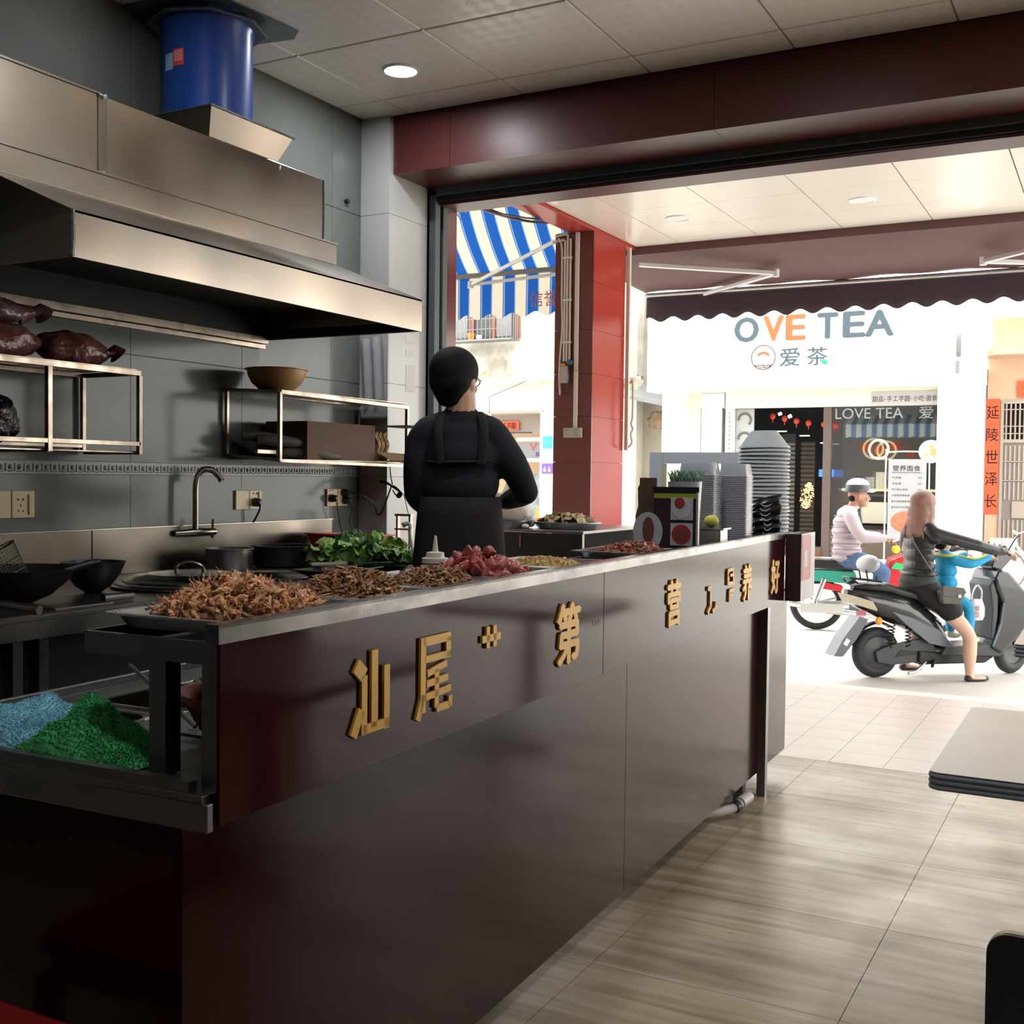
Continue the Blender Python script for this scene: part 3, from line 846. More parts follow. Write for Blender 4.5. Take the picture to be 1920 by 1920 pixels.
sm = [slice_mesh().mesh('sausage_slice', m, True) for m in ('sausage_a', 'sausage_b')]
rnd = random.Random(12)
for n in range(120):
    while True:
        u = rnd.uniform(-1, 1); v = rnd.uniform(-1, 1)
        h = heap_height(u, v) * (1.0 if v < 0.15 else 0.62)
        if h > 0.05: break
    o = bpy.data.objects.new('sausage_slice', sm[n % 2]); COL.objects.link(o)
    o.location = cw(-0.128 + u * .078, 0.960 + v * .110, 0.986 + 0.058 * h * rnd.uniform(.25, 1.0))
    o.rotation_euler = (rnd.uniform(-1.2, 1.2), rnd.uniform(-1.2, 1.2), rnd.uniform(0, 6.3))
    tag(o, 'slice of glossy red sausage in the pile on the fourth tray', 'sausage slice', 'sliced red sausage on the fourth tray')
# squeeze bottle behind the third tray
sb = cthing('squeeze_bottle', 'cream plastic squeeze bottle with a pointed nozzle beside the brown topping', 'bottle', -0.262, 0.985, 0.952)
mm('bottle_cream', (0.62, 0.58, 0.46), 0.4)
# stands on the shelf beyond the tray edge
part('body', MB().lathe([(.0001, 0), (.026, 0), (.028, .004), (.028, .052), (.024, .058), (.0001, .058)], n=20), 'bottle_cream', sb, smooth=True)
part('cap', MB().lathe([(.0001, .058), (.029, .058), (.029, .068), (.020, .070), (.019, .080), (.009, .082), (.0001, .082)], n=20), 'bottle_cream', sb, smooth=True)
part('nozzle', MB().lathe([(.0065, .081), (.0045, .100), (.0026, .116), (.0001, .117)], n=12), 'bottle_cream', sb, smooth=True)
# things on the lower worktop seen through the open end
cl = []
def towel(label, pts_fn, m, seed, loc):
    r = random.Random(seed)
    mb = MB().grid(pts_fn, 46, 34)
    o = solo('towel', mb, m, label, 'cloth', smooth=True)
    o.location = CO; o.rotation_euler = (0, 0, CA)
    # pile: short fibres
    me = o.data; f = MB()
    for p in me.polygons:
        for k in range(9):
            vs = [Vector(me.vertices[i].co) for i in p.vertices]
            w = [r.random() for _ in vs]; s = sum(w); c = sum((v * (a / s) for v, a in zip(vs, w)), Vector())
            nrm = p.normal if p.normal.z > 0 else -p.normal
            d = (nrm + Vector((r.uniform(-1.3, 1.3), r.uniform(-1.3, 1.3), r.uniform(-.5, .5)))).normalized() * r.uniform(.003, .0085)
            sd = d.cross(Vector((r.uniform(-1, 1), r.uniform(-1, 1), r.uniform(-1, 1)))).normalized() * .0008
            f.add([c - sd, c + sd, c + d], [(0, 1, 2)])
    part('pile', f, m, o, kind='stuff')
    return o
mm('towel_green', (0.075, 0.42, 0.14), 0.9, var=0.3, vscale=40)
mm('towel_blue', (0.30, 0.62, 0.72), 0.9, var=0.3, vscale=40)
from mathutils import noise
def green(u, v):
    x = -0.395 + 0.205 * u; y = 0.002 + 0.150 * v
    x += 0.02 * math.sin(v * 5)
    e = min(u, 1 - u, v, 1 - v) * 2
    h = 0.066 * (max(0, math.sin(PI * min(1, u ** 0.8))) ** .8) * (max(0, math.sin(PI * v)) ** .55)
    n = noise.noise(Vector((u * 3.2, v * 2.6, 1.3))) * 0.6 + noise.noise(Vector((u * 8, v * 7, 4))) * .25
    h = max(0.0, h * (1 + n)) 
    x += 0.02 * noise.noise(Vector((v * 4, u * 2, 9))); y += 0.018 * noise.noise(Vector((u * 5, 3, v * 2)))
    return (x, max(y, .004), 0.788 + h)
towel('fluffy green cleaning cloth crumpled on the steel worktop end', green, 'towel_green', 2, None)
def blue(u, v):
    x = -0.60 + 0.225 * u; y = 0.010 + 0.190 * v
    h = 0.046 * (max(0, math.sin(PI * u)) ** .7) * (max(0, math.sin(PI * v)) ** .6)
    n = noise.noise(Vector((u * 3.0, v * 3, 11.3))) * 0.7 + noise.noise(Vector((u * 9, v * 7, 14))) * .25
    return (x + .01 * noise.noise(Vector((v * 4, 1, 2))), y + .012 * noise.noise(Vector((u * 5, 7, 1))), 0.789 + max(0, h * (1 + n)))
towel('fluffy light blue cleaning cloth behind the green one', blue, 'towel_blue', 4, None)
# red colander basket
bk = cthing('colander', 'coral red plastic colander basket standing on the worktop under the raised shelf', 'basket', -0.150, 0.232, 0.786)
bk.scale = (.95, .95, .70)
def basket(zs):
    m = MB()
    return m
prof = [(0.050, 0.0), (0.060, 0.012), (0.074, 0.045), (0.088, 0.082), (0.098, 0.105), (0.112, 0.112), (0.113, 0.118), (0.106, 0.119), (0.095, 0.110), (0.085, 0.083), (0.071, 0.046), (0.057, 0.014), (0.0001, 0.004), (0.0001, 0.0)]
part('bowl', MB().lathe([(0.0001, 0)] + prof[:-1], n=40), 'coral_plastic', bk, smooth=True)
hl = MB()
for zz, rr_ in ((0.090, .0915), (0.080, .0882), (.070, .0840), (.060, .0805), (.050, .0765), (.040, .072)):
    for k in range(44):
        a = 2 * PI * k / 44 + zz * 30
        hl.cbox((rr_ * math.cos(a), rr_ * math.sin(a), zz), (.0042, .0035, .0035), (0, 0, a))
mm('hole_dark', (0.10, 0.02, 0.02), .8)
part('perforation', hl, 'hole_dark', bk, kind='stuff')
# ladle lying across the basins
ld = cthing('ladle', 'long thin steel ladle lying across the worktop basins', 'ladle', -0.245, 0.225, 0.79)
part('handle', MB().tube([(-0.235, 0.095, .075), (-0.222, 0.090, .072), (-0.12, 0.05, .045), (0.0, 0.0, .012)], 0.0035, 8), 'dark_steel', ld, smooth=True)
part('bowl', MB().box(-0.012, 0.045, -.025, .022, .002, .007), 'dark_steel', ld)
# ---- things standing at the street end of the shelf ----
mm('bowl_white', (0.50, 0.54, 0.56), 0.45, var=.05)
bw = MB().lathe([(0.0001, .0), (0.046, .0), (0.050, -.004), (0.070, -.030), (0.086, -.052), (.094, -.057), (.095, -.062), (.088, -.062), (.084, -.055), (0.066, -.032), (0.045, -.006), (.0001, -.004)], n=36).mesh('plastic_bowl', 'bowl_white', True)
NB = 26
for k in range(NB):
    o = bpy.data.objects.new('plastic_bowl', bw); COL.objects.link(o)
    z = 1.021 + 0.01455 * k
    o.location = cw(-0.128 + 0.0014 * math.sin(k * 1.7), 3.27 + 0.0014 * math.cos(k * 2.3), z)
    o.rotation_euler = (0.01 * math.sin(k), 0.02 * math.sin(k * .7), 0); o.scale = (1.05, 1.05, 1.08)
    if k == NB - 1: tag(o, 'topmost upturned white plastic bowl of the tall stack on the counter', 'bowl', 'upturned white plastic bowls stacked on the counter')
    else: tag(o, 'upturned white plastic bowl within the tall stack on the counter', 'bowl', 'upturned white plastic bowls stacked on the counter')
# black ruffled bag slumped against the bowl stack
mm('bag_black', (0.006, 0.006, 0.008), 0.25, spec=.6)
mm('bag_edge', (0.45, 0.45, 0.46), 0.3)
bb = cthing('black_bag', 'glossy black ruffled plastic packet leaning on the bowl stack', 'bag', -0.130, 3.115, 0.953)
mb = MB().grid(lambda u, v: (-0.055 + 0.155 * u + .004 * math.sin(v * 20), 0.03 - 0.03 * math.sin(PI * u) + 0.006 * math.sin(v * 34), v * (0.150 + .040 * u)), 16, 24)
part('film', mb, 'bag_black', bb, smooth=True, thick=.006)
for (ux, n_, z0_) in ((0.30, 7, 0.030), (0.72, 7, 0.045)):
    for k in range(n_):
        z = z0_ + k * (.018)
        x = -0.055 + .155 * ux + 0.006 * math.sin(k)
        w = .013 + .010 * (k / n_)
        pts = [(x + w * t, -.008 - .010 * (1 - t * t), z - 0.010 * (1 - t * t)) for t in (-1, -.6, -.2, .2, .6, 1)]
        part('ruffle', MB().tube(pts, [.0008, .0018, .0024, .0024, .0018, .0008], 5), 'bag_edge', bb, smooth=True)
# stacked clear food boxes: two columns
mm('box_clear', (0.60, 0.62, 0.68), 0.25, trans=0.35, alpha=0.92)
def tub(w, l, h):
    def ring(a, z, rad):
        out = []
        x0, x1, y0, y1 = -a * w / 2, a * w / 2, -a * l / 2, a * l / 2
        for cx, cy, s in ((x1 - rad, y1 - rad, 0), (x0 + rad, y1 - rad, 1), (x0 + rad, y0 + rad, 2), (x1 - rad, y0 + rad, 3)):
            for k in range(4):
                th = (s + k / 3) * PI / 2
                out.append((cx + rad * math.cos(th), cy + rad * math.sin(th), z))
        return out
    rs = [ring(.80, 0, .014), ring(.83, -.003, .014), ring(.94, -h + .003, .016), ring(1.0, -h + .002, .018), ring(1.0, -h, .018), ring(.92, -h, .016), ring(.81, -.005, .013), ring(.78, -.003, .012)]
    vs = sum(rs, []); n = 16; fs = [tuple(range(n))]
    for i in range(len(rs) - 1):
        for j in range(n): fs.append((i * n + j, i * n + (j + 1) % n, (i + 1) * n + (j + 1) % n, (i + 1) * n + j))
    fs.append(tuple((len(rs) - 1) * n + j for j in range(n)))
    return MB().add(vs, fs)
tb = tub(0.145, 0.20, 0.045).mesh('food_box', 'box_clear', True)
for s_, (x, y, n_, top) in enumerate(((-0.196, 2.66, 40, 1.252), (-0.108, 2.80, 40, 1.250))):
    for k in range(n_):
        o = bpy.data.objects.new('food_box', tb); COL.objects.link(o)
        o.location = cw(x, y, 0.998 + (top - 0.998) * k / (n_ - 1)); o.rotation_euler = (0, 0, CA + (PI / 2 if s_ == 0 else PI / 2) * 0 + .004 * math.sin(k))
        o.scale = ((.92, .5, 1), (.72, .5, 1))[s_]
        side = ['nearer', 'farther'][s_]
        tag(o, ('topmost upturned clear plastic food box of the %s column' % side) if k == n_ - 1 else ('upturned clear plastic food box within the %s stacked column' % side), 'food box', 'upturned clear food boxes in the %s column' % side)
# menu card stand with leafy green straws behind
ms = cthing('menu_holder', 'dark brown menu card holder with a lime stripe and food pictures', 'menu stand', -0.078, 2.08, 0.953)
mm('menu_brown', (0.035, 0.016, 0.018), 0.4); mm('menu_lime', (0.33, 0.40, 0.05), 0.45); mm('card_white', (0.45, 0.47, 0.48), .5)
mm('card_red', (0.32, 0.03, 0.04), .5); mm('card_food', (0.16, 0.05, 0.035), .6)
mrot = 0.0
part('panel', MB().box(-0.075, 0.060, -0.004, 0.004, 0.0, 0.215), 'menu_brown', ms)
part('stripe', MB().box(-0.075, 0.060, -0.006, -0.0045, 0.185, 0.200), 'menu_lime', ms)
part('stripe', MB().box(-0.075, 0.060, -0.006, -0.0045, 0.005, 0.035), 'menu_lime', ms)
part('top_rail', MB().box(-0.078, 0.064, -0.008, 0.008, 0.203, 0.219), 'black_plastic', ms)
part('side_strip', MB().box(0.056, 0.062, -0.008, 0.006, 0.0, 0.205), 'grey_plastic', ms)
for z in (0.047, 0.122):
    c = part('picture', MB().box(-0.022, 0.046, -0.0075, -0.0062, z, z + 0.066), 'card_white', ms, bevel=.0)
    part('plate', MB().lathe([(.0001, 0), (.029, 0), (.029, .001), (.0001, .001)], (0.012, -.0078, z + .033), 24, rot=(PI / 2, 0, 0)), 'card_red' if z < .1 else 'bowl_white', c)
    part('food', MB().lathe([(.0001, 0), (.016, 0), (.016, .001), (.0001, .001)], (0.012 if z < .1 else .006, -.0092, z + (.033 if z < .1 else .050)), 12, rot=(PI / 2, 0, 0)), 'card_food' if z < .1 else 'card_red', c) if True else None
part('plate', MB().lathe([(.0001, 0), (.058, 0), (.058, .001), (.0001, .001)], (-0.092, -.0078, .085), 28, rot=(PI / 2, 0, 0), sx=.8), 'card_white', ms)
part('food', MB().lathe([(.0001, 0), (.030, 0), (.030, .001), (.0001, .001)], (-0.090, -.0095, .090), 20, rot=(PI / 2, 0, 0), sx=.6, sy=1.3), 'card_food', ms)
# leafy tufted straws in a clear cup behind the menu holder
cp_ = cthing('straw_cup', 'clear cup of pale green crinkled picks behind the menu holder', 'cup', -0.085, 2.155, 0.953)
mm('pick_green', (0.22, 0.36, 0.26), .6, var=.4, vscale=60)
part('cup', MB().lathe([(.0001, 0), (.040, 0), (.052, .235), (.050, .235), (.038, .004), (.0001, .004)], n=20), 'box_clear', cp_, smooth=True)
r = random.Random(5); tf = MB()
for k in range(120):
    a = r.uniform(0, 6.3); q = .042 * math.sqrt(r.random()); x = q * math.cos(a); y = q * math.sin(a)
    tf.tube([(x * .7, y * .7, .02), (x, y, .225), (x * 1.1 + r.uniform(-.006, .006), y * 1.1, .245), (x * 1.15 + r.uniform(-.015, .015), y * 1.15 + r.uniform(-.01, .01), .262 + r.uniform(-.006, .01))], [.0018, .0018, .0026, .001], 4)
part('picks', tf, 'pick_green', cp_, kind='stuff')
# pale grey frame with a warm strip
fm = cthing('picture_stand', 'pale grey rectangular display frame standing behind the menu holder', 'frame', -0.61, 3.45, 0.786)
mm('frame_grey', (0.62, 0.66, 0.72), .5); mm('frame_cream', (.70, .58, .32), .6)
for q_ in ((-0.052, .006, 0, .520), (.0065, .372, .472, .520), (.3725, .410, 0, .520)): part('frame_bar', MB().box(q_[0], q_[1], -0.006, 0.006, q_[2], q_[3]), 'frame_grey', fm, bevel=.002)
part('inner_strip', MB().box(0.0066, 0.024, -0.003, 0.003, 0.20, 0.4715), 'frame_cream', fm)
# steel caddy
cd = cthing('steel_caddy', 'small square steel caddy with a yellow lemon behind the menu holder', 'container', -0.050, 2.36, 0.953)
part('body', MB().box(-.055, .030, -.04, .04, 0, .085), 'steel', cd, bevel=.003)
part('rim', MB().box(-.058, .040, -.043, .043, .085, .090), 'steel', cd)
solo('lemon', MB().ell((0, 0, 0), (.024, .019, .020)), mm('lemon_yellow', (.62, .58, .10), .5), 'pale yellow lemon half resting on the steel caddy', 'lemon', smooth=True).location = cw(-0.062, 2.36, 1.063)
# torn cardboard sheet and tilted white board
cdb = solo('cardboard_sheet', MB().prism([(-.04, 0), (.022, 0), (.022, .245), (-.030, .245), (-.030, .225), (-.036, .215), (-.034, .16), (-.042, .13), (-.038, .08), (-.043, .04)], (0, 0, 0), (1, 0, 0), (0, 0, 1), (0, .008, 0)), 'kraft_dark',
     'torn brown cardboard sheet upright beside the display frame', 'cardboard')
cdb.location = cw(-0.178, 2.10, 0.953); cdb.rotation_euler = (0, 0, CA)
wb = cthing('price_board', 'tilted white board with a red bar leaning behind the cardboard sheet', 'board', -0.185, 2.16, 0.953)
mm('board_white', (.60, .64, .70), .4)
part('board', MB().prism([(-.085, 0), (.05, 0), (.05, .165), (.0, .165), (-.014, .158)], (0, 0, 0), (1, 0, 0), (0, .1, .99), (0, .006, 0)), 'board_white', wb)
part('frame_edge', MB().bar((-.090, -.001, 0.001), (-.018, .016, .160), .008, .008).bar((-.018, .016, .162), (.04, .016, .168), .008, .008), 'aluminium', wb)
part('red_bar', MB().box(-.045, 0.02, -0.001, 0.004, .036, .043), 'red_plastic', wb)
# sixth tray: low dark tray with reddish meat
tray(-0.262, -0.030, 1.70, 1.97, 'dark shallow tray with reddish cooked meat beside the menu holder', z=.980, h=.018)
shreds('red_meat', 'low heap of reddish brown cooked meat in front of the menu holder', 'food', -0.130, 1.84, 0.080, 0.115, 0.030, 500, ['meat_a', 'sausage_a', 'meat_b'], 0.018, 9, chunk=True, z0=.984)
mm('tray_pink', (.60, .20, .16), .5)
# =================== STOVE LINE, SPLASHBACK, HOOD ===================
sv = thing('stove_counter', 'long steel stove counter with dark top along the tiled kitchen wall', 'counter', (-2.85, 3.0, 0))
part('top', MB().box(-3.215, -2.45, 1.25, 4.38, 0.813, 0.823), 'dark_steel', sv, world=True)
part('front_edge', MB().box(-2.462, -2.45, 1.25, 4.38, 0.765, 0.812).box(-2.47, -2.452, 1.25, 4.38, 0.823, 0.829), 'dark_steel', sv, world=True)
mm('cabinet_dark', (0.020, 0.021, 0.022), 0.35, .3)
for a, b in ((1.3, 1.95), (1.955, 2.6), (2.605, 3.25), (3.255, 3.9), (3.905, 4.36)):
    part('door', MB().box(-2.53, -2.52, a, b, 0.12, 0.76), 'cabinet_dark', sv, world=True)
for y in (1.28, 1.94, 2.02, 2.6, 3.25, 3.9, 4.34):
    part('leg', MB().box(-2.515, -2.485, y, y + .03, 0, 0.765), 'dark_steel', sv, world=True)
part('back', MB().box(-3.20, -3.19, 1.25, 4.38, 0.02, 0.81), 'cabinet_dark', sv, world=True)
sp = thing('splashback', 'brushed steel splashback standing along the wall behind the stove', 'splashback', (-3.21, 3.0, 0.823))
for a, b in ((1.25, 2.832), (2.836, 4.222)):
    part('sheet', MB().box(-3.222, -3.212, a, b, 0.8235, 0.988), 'splash_steel', sp, world=True, bevel=.001)
part('lip', MB().box(-3.224, -3.205, 1.25, 4.222, 0.9885, 0.992), 'steel', sp, world=True)

# ---- extractor hood ----
hd = thing('extractor_hood', 'large stainless steel extractor hood fixed above the stove', 'extractor hood', (-2.82, 2.9, 1.756))
def hp(name, mb, m, **k): return part(name, mb, m, hd, world=True, **k)
y0, y1 = 2.073, 3.742
X0 = -3.222
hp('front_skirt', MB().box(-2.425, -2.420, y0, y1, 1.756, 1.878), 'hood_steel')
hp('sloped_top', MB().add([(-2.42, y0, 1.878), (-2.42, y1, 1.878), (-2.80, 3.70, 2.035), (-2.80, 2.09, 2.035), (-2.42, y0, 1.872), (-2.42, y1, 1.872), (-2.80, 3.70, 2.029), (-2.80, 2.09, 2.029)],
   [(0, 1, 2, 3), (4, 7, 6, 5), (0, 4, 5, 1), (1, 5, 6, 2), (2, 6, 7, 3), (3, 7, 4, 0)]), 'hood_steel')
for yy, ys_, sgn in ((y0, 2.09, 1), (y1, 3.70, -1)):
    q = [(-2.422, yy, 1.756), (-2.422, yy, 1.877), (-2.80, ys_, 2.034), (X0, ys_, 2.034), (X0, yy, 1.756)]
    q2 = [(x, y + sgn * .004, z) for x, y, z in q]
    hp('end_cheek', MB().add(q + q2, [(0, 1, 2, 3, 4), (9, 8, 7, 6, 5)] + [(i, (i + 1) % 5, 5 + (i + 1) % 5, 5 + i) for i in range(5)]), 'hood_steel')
hp('inner_lining', MB().box(X0 + .004, -2.43, y0 + .008, y1 - .008, 1.870, 1.874).box(X0, X0 + .004, y0 + .008, y1 - .008, 1.765, 1.874).box(-2.431, -2.4265, y0 + .008, y1 - .008, 1.76, 1.874)
   .box(X0, -2.43, y0 + .006, y0 + .010, 1.76, 1.874).box(X0, -2.43, y1 - .010, y1 - .006, 1.76, 1.874), 'soot')
hp('wall_gutter', MB().box(X0, X0 + .035, y0 - .02, y1, 1.742, 1.750).box(X0 + .030, X0 + .036, y0 - .02, y1, 1.750, 1.768).box(X0, X0 + .02, y0, y1, 1.722, 1.738), 'shelf_steel')
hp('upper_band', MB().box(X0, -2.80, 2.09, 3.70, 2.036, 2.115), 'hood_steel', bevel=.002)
hp('band_lip', MB().box(X0, -2.795, 2.09, 3.703, 2.115, 2.121), 'steel')
# duct box on top
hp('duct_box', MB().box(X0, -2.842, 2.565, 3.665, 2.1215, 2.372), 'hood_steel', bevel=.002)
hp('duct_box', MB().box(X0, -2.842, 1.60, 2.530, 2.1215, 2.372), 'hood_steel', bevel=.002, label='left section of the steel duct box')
hp('seam_strip', MB().box(-2.86, -2.838, 2.5305, 2.5645, 2.1215, 2.372), 'steel')
for q_, r_ in (([(-2.842, 2.530, 2.372), (-2.838, 2.545, 2.366), (-2.84, 2.560, 2.373)], .008), ([(-2.842, 2.527, 2.125), (-2.836, 2.547, 2.13), (-2.84, 2.565, 2.122)], .009), ([(-2.84, 3.665, 2.125), (-2.84, 3.668, 2.25), (-2.84, 3.665, 2.37)], .004), ([(-2.42, y0 - .002, 1.758), (-2.418, y0, 1.80), (-2.42, y0, 1.878)], .006)):
    hp('solder_bead', MB().tube(q_, r_, 6), 'soldered', smooth=True)
hp('top_edge', MB().box(X0, -2.838, 1.60, 2.53, 2.3725, 2.379), 'steel')

# ---- blue duct with square transition and roof flange ----
bd = thing('exhaust_duct', 'wide round blue exhaust duct rising from the hood to the ceiling', 'duct', (-3.03, 3.23, 2.37))
cx, cy = -3.005, 3.215
part('pipe', MB().lathe([(.165, 2.468), (.165, 2.82), (.172, 2.83), (.172, 2.872), (.16, 2.872), (.16, 2.468), (.165, 2.468)], (cx - .03, cy, 0), 48), 'blue_plastic', bd, world=True, smooth=True)
tr = MB()
b4 = [(-3.19, 3.03, 2.375), (-2.852, 3.03, 2.375), (-2.852, 3.395, 2.375), (-3.19, 3.395, 2.375)]
t4 = [(-3.215, 2.985, 2.462), (-2.800, 2.985, 2.462), (-2.800, 3.42, 2.462), (-3.215, 3.42, 2.462)]
tr.add(b4 + t4, [(0, 1, 5, 4), (1, 2, 6, 5), (2, 3, 7, 6), (3, 0, 4, 7), (0, 3, 2, 1), (4, 5, 6, 7)])
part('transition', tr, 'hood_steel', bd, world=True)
part('flange', MB().box(-3.218, -2.792, 2.978, 3.43, 2.4625, 2.4675), 'dark_steel', bd, world=True)
part('solder_bead', MB().tube([(-2.852, 3.395, 2.376), (-2.849, 3.40, 2.36), (-2.84, 3.395, 2.345)], [.005, .009, .004], 6), 'soldered', bd, world=True, smooth=True)
fg = MB()
q = [(-3.22, 2.96), (-2.80, 2.96), (-2.76, 3.50), (-2.90, 3.60), (-3.22, 3.50)]
fg.prism([(-3.215, 2.98), (-2.84, 2.98), (-2.80, 3.45), (-2.86, 3.50), (-3.215, 3.45)], (0, 0, 2.8725), (1, 0, 0), (0, 1, 0), (0, 0, .006))
part('ceiling_flange', fg, 'galvanised', bd, world=True)
part('ceiling_collar', MB().lathe([(.174, 2.845), (.215, 2.835), (.222, 2.838), (.175, 2.8715)], (cx - .03, cy, 0), 8), 'galvanised', bd, world=True)
mm('label_blue', (.25, .42, .52), .5); mm('label_bright_red', (.62, .05, .05), .5); mm('print_pale', (.75, .45, .42), .5)
def curved_label(a0, a1, z0, z1, m, name, r=.1662):
    n = 8
    mb = MB().grid(lambda u, v: (cx - .03 + r * math.cos(a0 + (a1 - a0) * u), cy + r * math.sin(a0 + (a1 - a0) * u), z0 + (z1 - z0) * v), n, 1)
    return part(name, mb, m, bd, world=True, thick=.0006)
cam_ang = math.atan2(-cy, -(cx - .03))
curved_label(cam_ang - .80, cam_ang - .52, 2.655, 2.715, 'label_bright_red', 'label')
curved_label(cam_ang - 1.08, cam_ang - .81, 2.645, 2.705, 'label_blue', 'label')
for k in range(6): curved_label(cam_ang - .77, cam_ang - .55, 2.672 + k * .0065, 2.675 + k * .0065, 'print_pale', 'print_line', r=.1668)

# ---- wall racks ----
def rack(name, label, loc, bars, m='shelf_steel', panels=()):
    t = thing(name, label, 'rack', loc)
    for nm, p0, p1, w in bars: part(nm, MB().bar(p0, p1, w, w), m, t, world=True, bevel=.001)
    for nm, b in panels: part(nm, MB().box(*b), m, t, world=True)
    return t
xf = -2.945; xb = -3.212
rack('tube_rack', 'square tube steel wall rack at the far left holding wrapped red bags', (-3.21, 2.3, 1.26), [
    ('top_bar', (xf, 1.6, 1.531), (xf, 2.80, 1.531), .018), ('bottom_bar', (xf, 1.6, 1.292), (xf, 2.80, 1.292), .015),
    ('post', (xf, 2.80, 1.523), (xf, 2.80, 1.255), .015), ('post', (xf, 2.43, 1.523), (xf, 2.43, 1.258), .017),
    ('wall_post', (xb, 2.795, 1.531), (xb, 2.795, 1.27), .015), ('wall_post', (xb, 2.43, 1.531), (xb, 2.43, 1.27), .015), ('side_bar', (xf, 2.80, 1.531), (xb, 2.80, 1.531), .015), ('side_bar', (xf, 2.80, 1.262), (xb, 2.80, 1.262), .012),
    ('side_bar', (xf, 2.43, 1.262), (xb, 2.43, 1.262), .012), ('wall_bar', (xb, 1.6, 1.531), (xb, 2.80, 1.531), .015), ('wall_bar', (xb, 1.6, 1.285), (xb, 2.80, 1.285), .012)],
    panels=[('shelf_plate', (xb, xf, 1.6, 2.79, 1.5405, 1.5435)), ('shelf_plate', (xb, xf - .01, 1.6, 2.79, 1.262, 1.265))])
xf2 = -2.938
rack('tube_rack', 'square tube steel rack in the corner holding cartons and a bowl', (-3.21, 3.95, 1.24), [
    ('top_bar', (xf2, 3.52, 1.520), (xf2, 4.43, 1.510), .017), ('bottom_bar', (xf2, 3.52, 1.248), (xf2, 4.43, 1.238), .014), ('middle_bar', (xf2 - .12, 3.52, 1.285), (xf2 - .12, 4.43, 1.275), .016),
    ('post', (xf2, 3.52, 1.520), (xf2, 3.52, 1.245), .015), ('post', (xf2, 4.425, 1.505), (xf2, 4.425, 1.245), .015), ('wall_post', (xb, 3.52, 1.535), (xb, 3.52, 1.275), .014), ('wall_post', (xb, 4.425, 1.505), (xb, 4.425, 1.245), .014),
    ('side_bar', (xf2, 3.52, 1.520), (xb, 3.52, 1.535), .014), ('side_bar', (xf2, 3.52, 1.250), (xb, 3.52, 1.270), .012), ('wall_bar', (xb, 3.52, 1.535), (xb, 4.43, 1.525), .014), ('wall_bar', (xb, 3.52, 1.270), (xb, 4.43, 1.26), .012)],
    panels=[('shelf_plate', (xb, xf2, 3.53, 4.43, 1.526, 1.529)), ('shelf_plate', (xb, xf2 - .01, 3.53, 4.43, 1.252, 1.255))])
# tan bowl on the corner rack
tbw = solo('mixing_bowl', MB().lathe([(.0001, 0), (.060, 0), (.064, .004), (.100, .035), (.116, .066), (.120, .088), (.128, .090), (.128, .094), (.117, .093), (.112, .066), (.096, .037), (.060, .008), (.0001, .006)], n=40), 'tan_plastic',
     'round tan plastic bowl on top of the corner rack', 'bowl', smooth=True)
tbw.location = (-3.06, 3.645, 1.5292)
# cartons on lower shelf of the rack
kb = thing('cardboard_carton', 'open brown cardboard carton lying on the corner rack with food packets inside', 'carton', (-2.98, 4.05, 1.256))
part('side_wall', MB().box(-2.965, -2.960, 3.72, 4.20, 1.2555, 1.415), 'kraft_dark', kb, world=True)
for q_ in ((-3.18, -3.175, 3.72, 4.42, 1.2555, 1.415), (-3.175, -2.965, 3.72, 3.725, 1.2555, 1.415), (-3.175, -2.965, 3.725, 4.20, 1.2555, 1.259)): part('side_wall', MB().box(*q_), 'kraft_dark', kb, world=True)
part('bottom', MB().box(-3.175, -2.80, 4.205, 4.42, 1.2555, 1.260), 'kraft', kb, world=True)
part('flap', MB().add([(-2.955, 4.21, 1.30), (-2.955, 4.43, 1.295), (-2.90, 4.42, 1.262), (-2.90, 4.24, 1.262), (-2.957, 4.21, 1.298), (-2.957, 4.43, 1.293), (-2.903, 4.42, 1.260), (-2.903, 4.24, 1.260)], [(0, 1, 2, 3), (4, 7, 6, 5), (0, 4, 5, 1), (1, 5, 6, 2), (2, 6, 7, 3), (3, 7, 4, 0)]), 'kraft', kb, world=True)
part('top_flap', MB().box(-2.962, -2.78, 4.205, 4.425, 1.413, 1.417), 'kraft_dark', kb, world=True)
mm('noodle', (.40, .27, .12), .7, var=.4, vscale=60)
for k, y in enumerate((4.225, 4.255, 4.29)):
    solo('noodle_packet', MB().grid(lambda u, v: (-2.975 - .01 * math.sin(v * 9), y + .022 * u, 1.262 + .13 * v + .004 * math.sin(u * 9)), 4, 8), 'noodle', ['pale noodle packet nearest the carton corner', 'pale noodle packet between two others in the carton', 'short pale noodle packet deepest in the carton'][k], 'packet', 'noodle packets in the open carton', thick=.016)
# bundle of rolled cloth/greens on the lower rack
mm('wrap_dull', (.115, .105, .085), .6, var=.4, vscale=14)
for k, (x, yy, z, r_) in enumerate(((-3.02, 3.70, 1.272, .026), (-3.08, 3.66, 1.275, .028), (-3.04, 3.62, 1.320, .026), (-3.10, 3.60, 1.335, .022), (-2.99, 3.78, 1.268, .022))):
    solo('leek_bundle', MB().tube([(x - .05, yy - .06, z + .012), (x, yy, z + .012), (x + .04, yy + .08, z + .004), (x + .05, yy + .14, z)], [r_ * .8, r_, r_ * .8, r_ * .35], 10), 'wrap_dull',
         ['dull wrapped roll lowest in the pile on the corner rack', 'dull wrapped roll at the back of the pile on the corner rack', 'dull wrapped roll on top of the pile on the corner rack', 'thin dull roll highest in the pile on the corner rack', 'thin dull roll beside the brown carton'][k], 'wrapped roll', 'wrapped rolls piled on the corner rack', smooth=True)
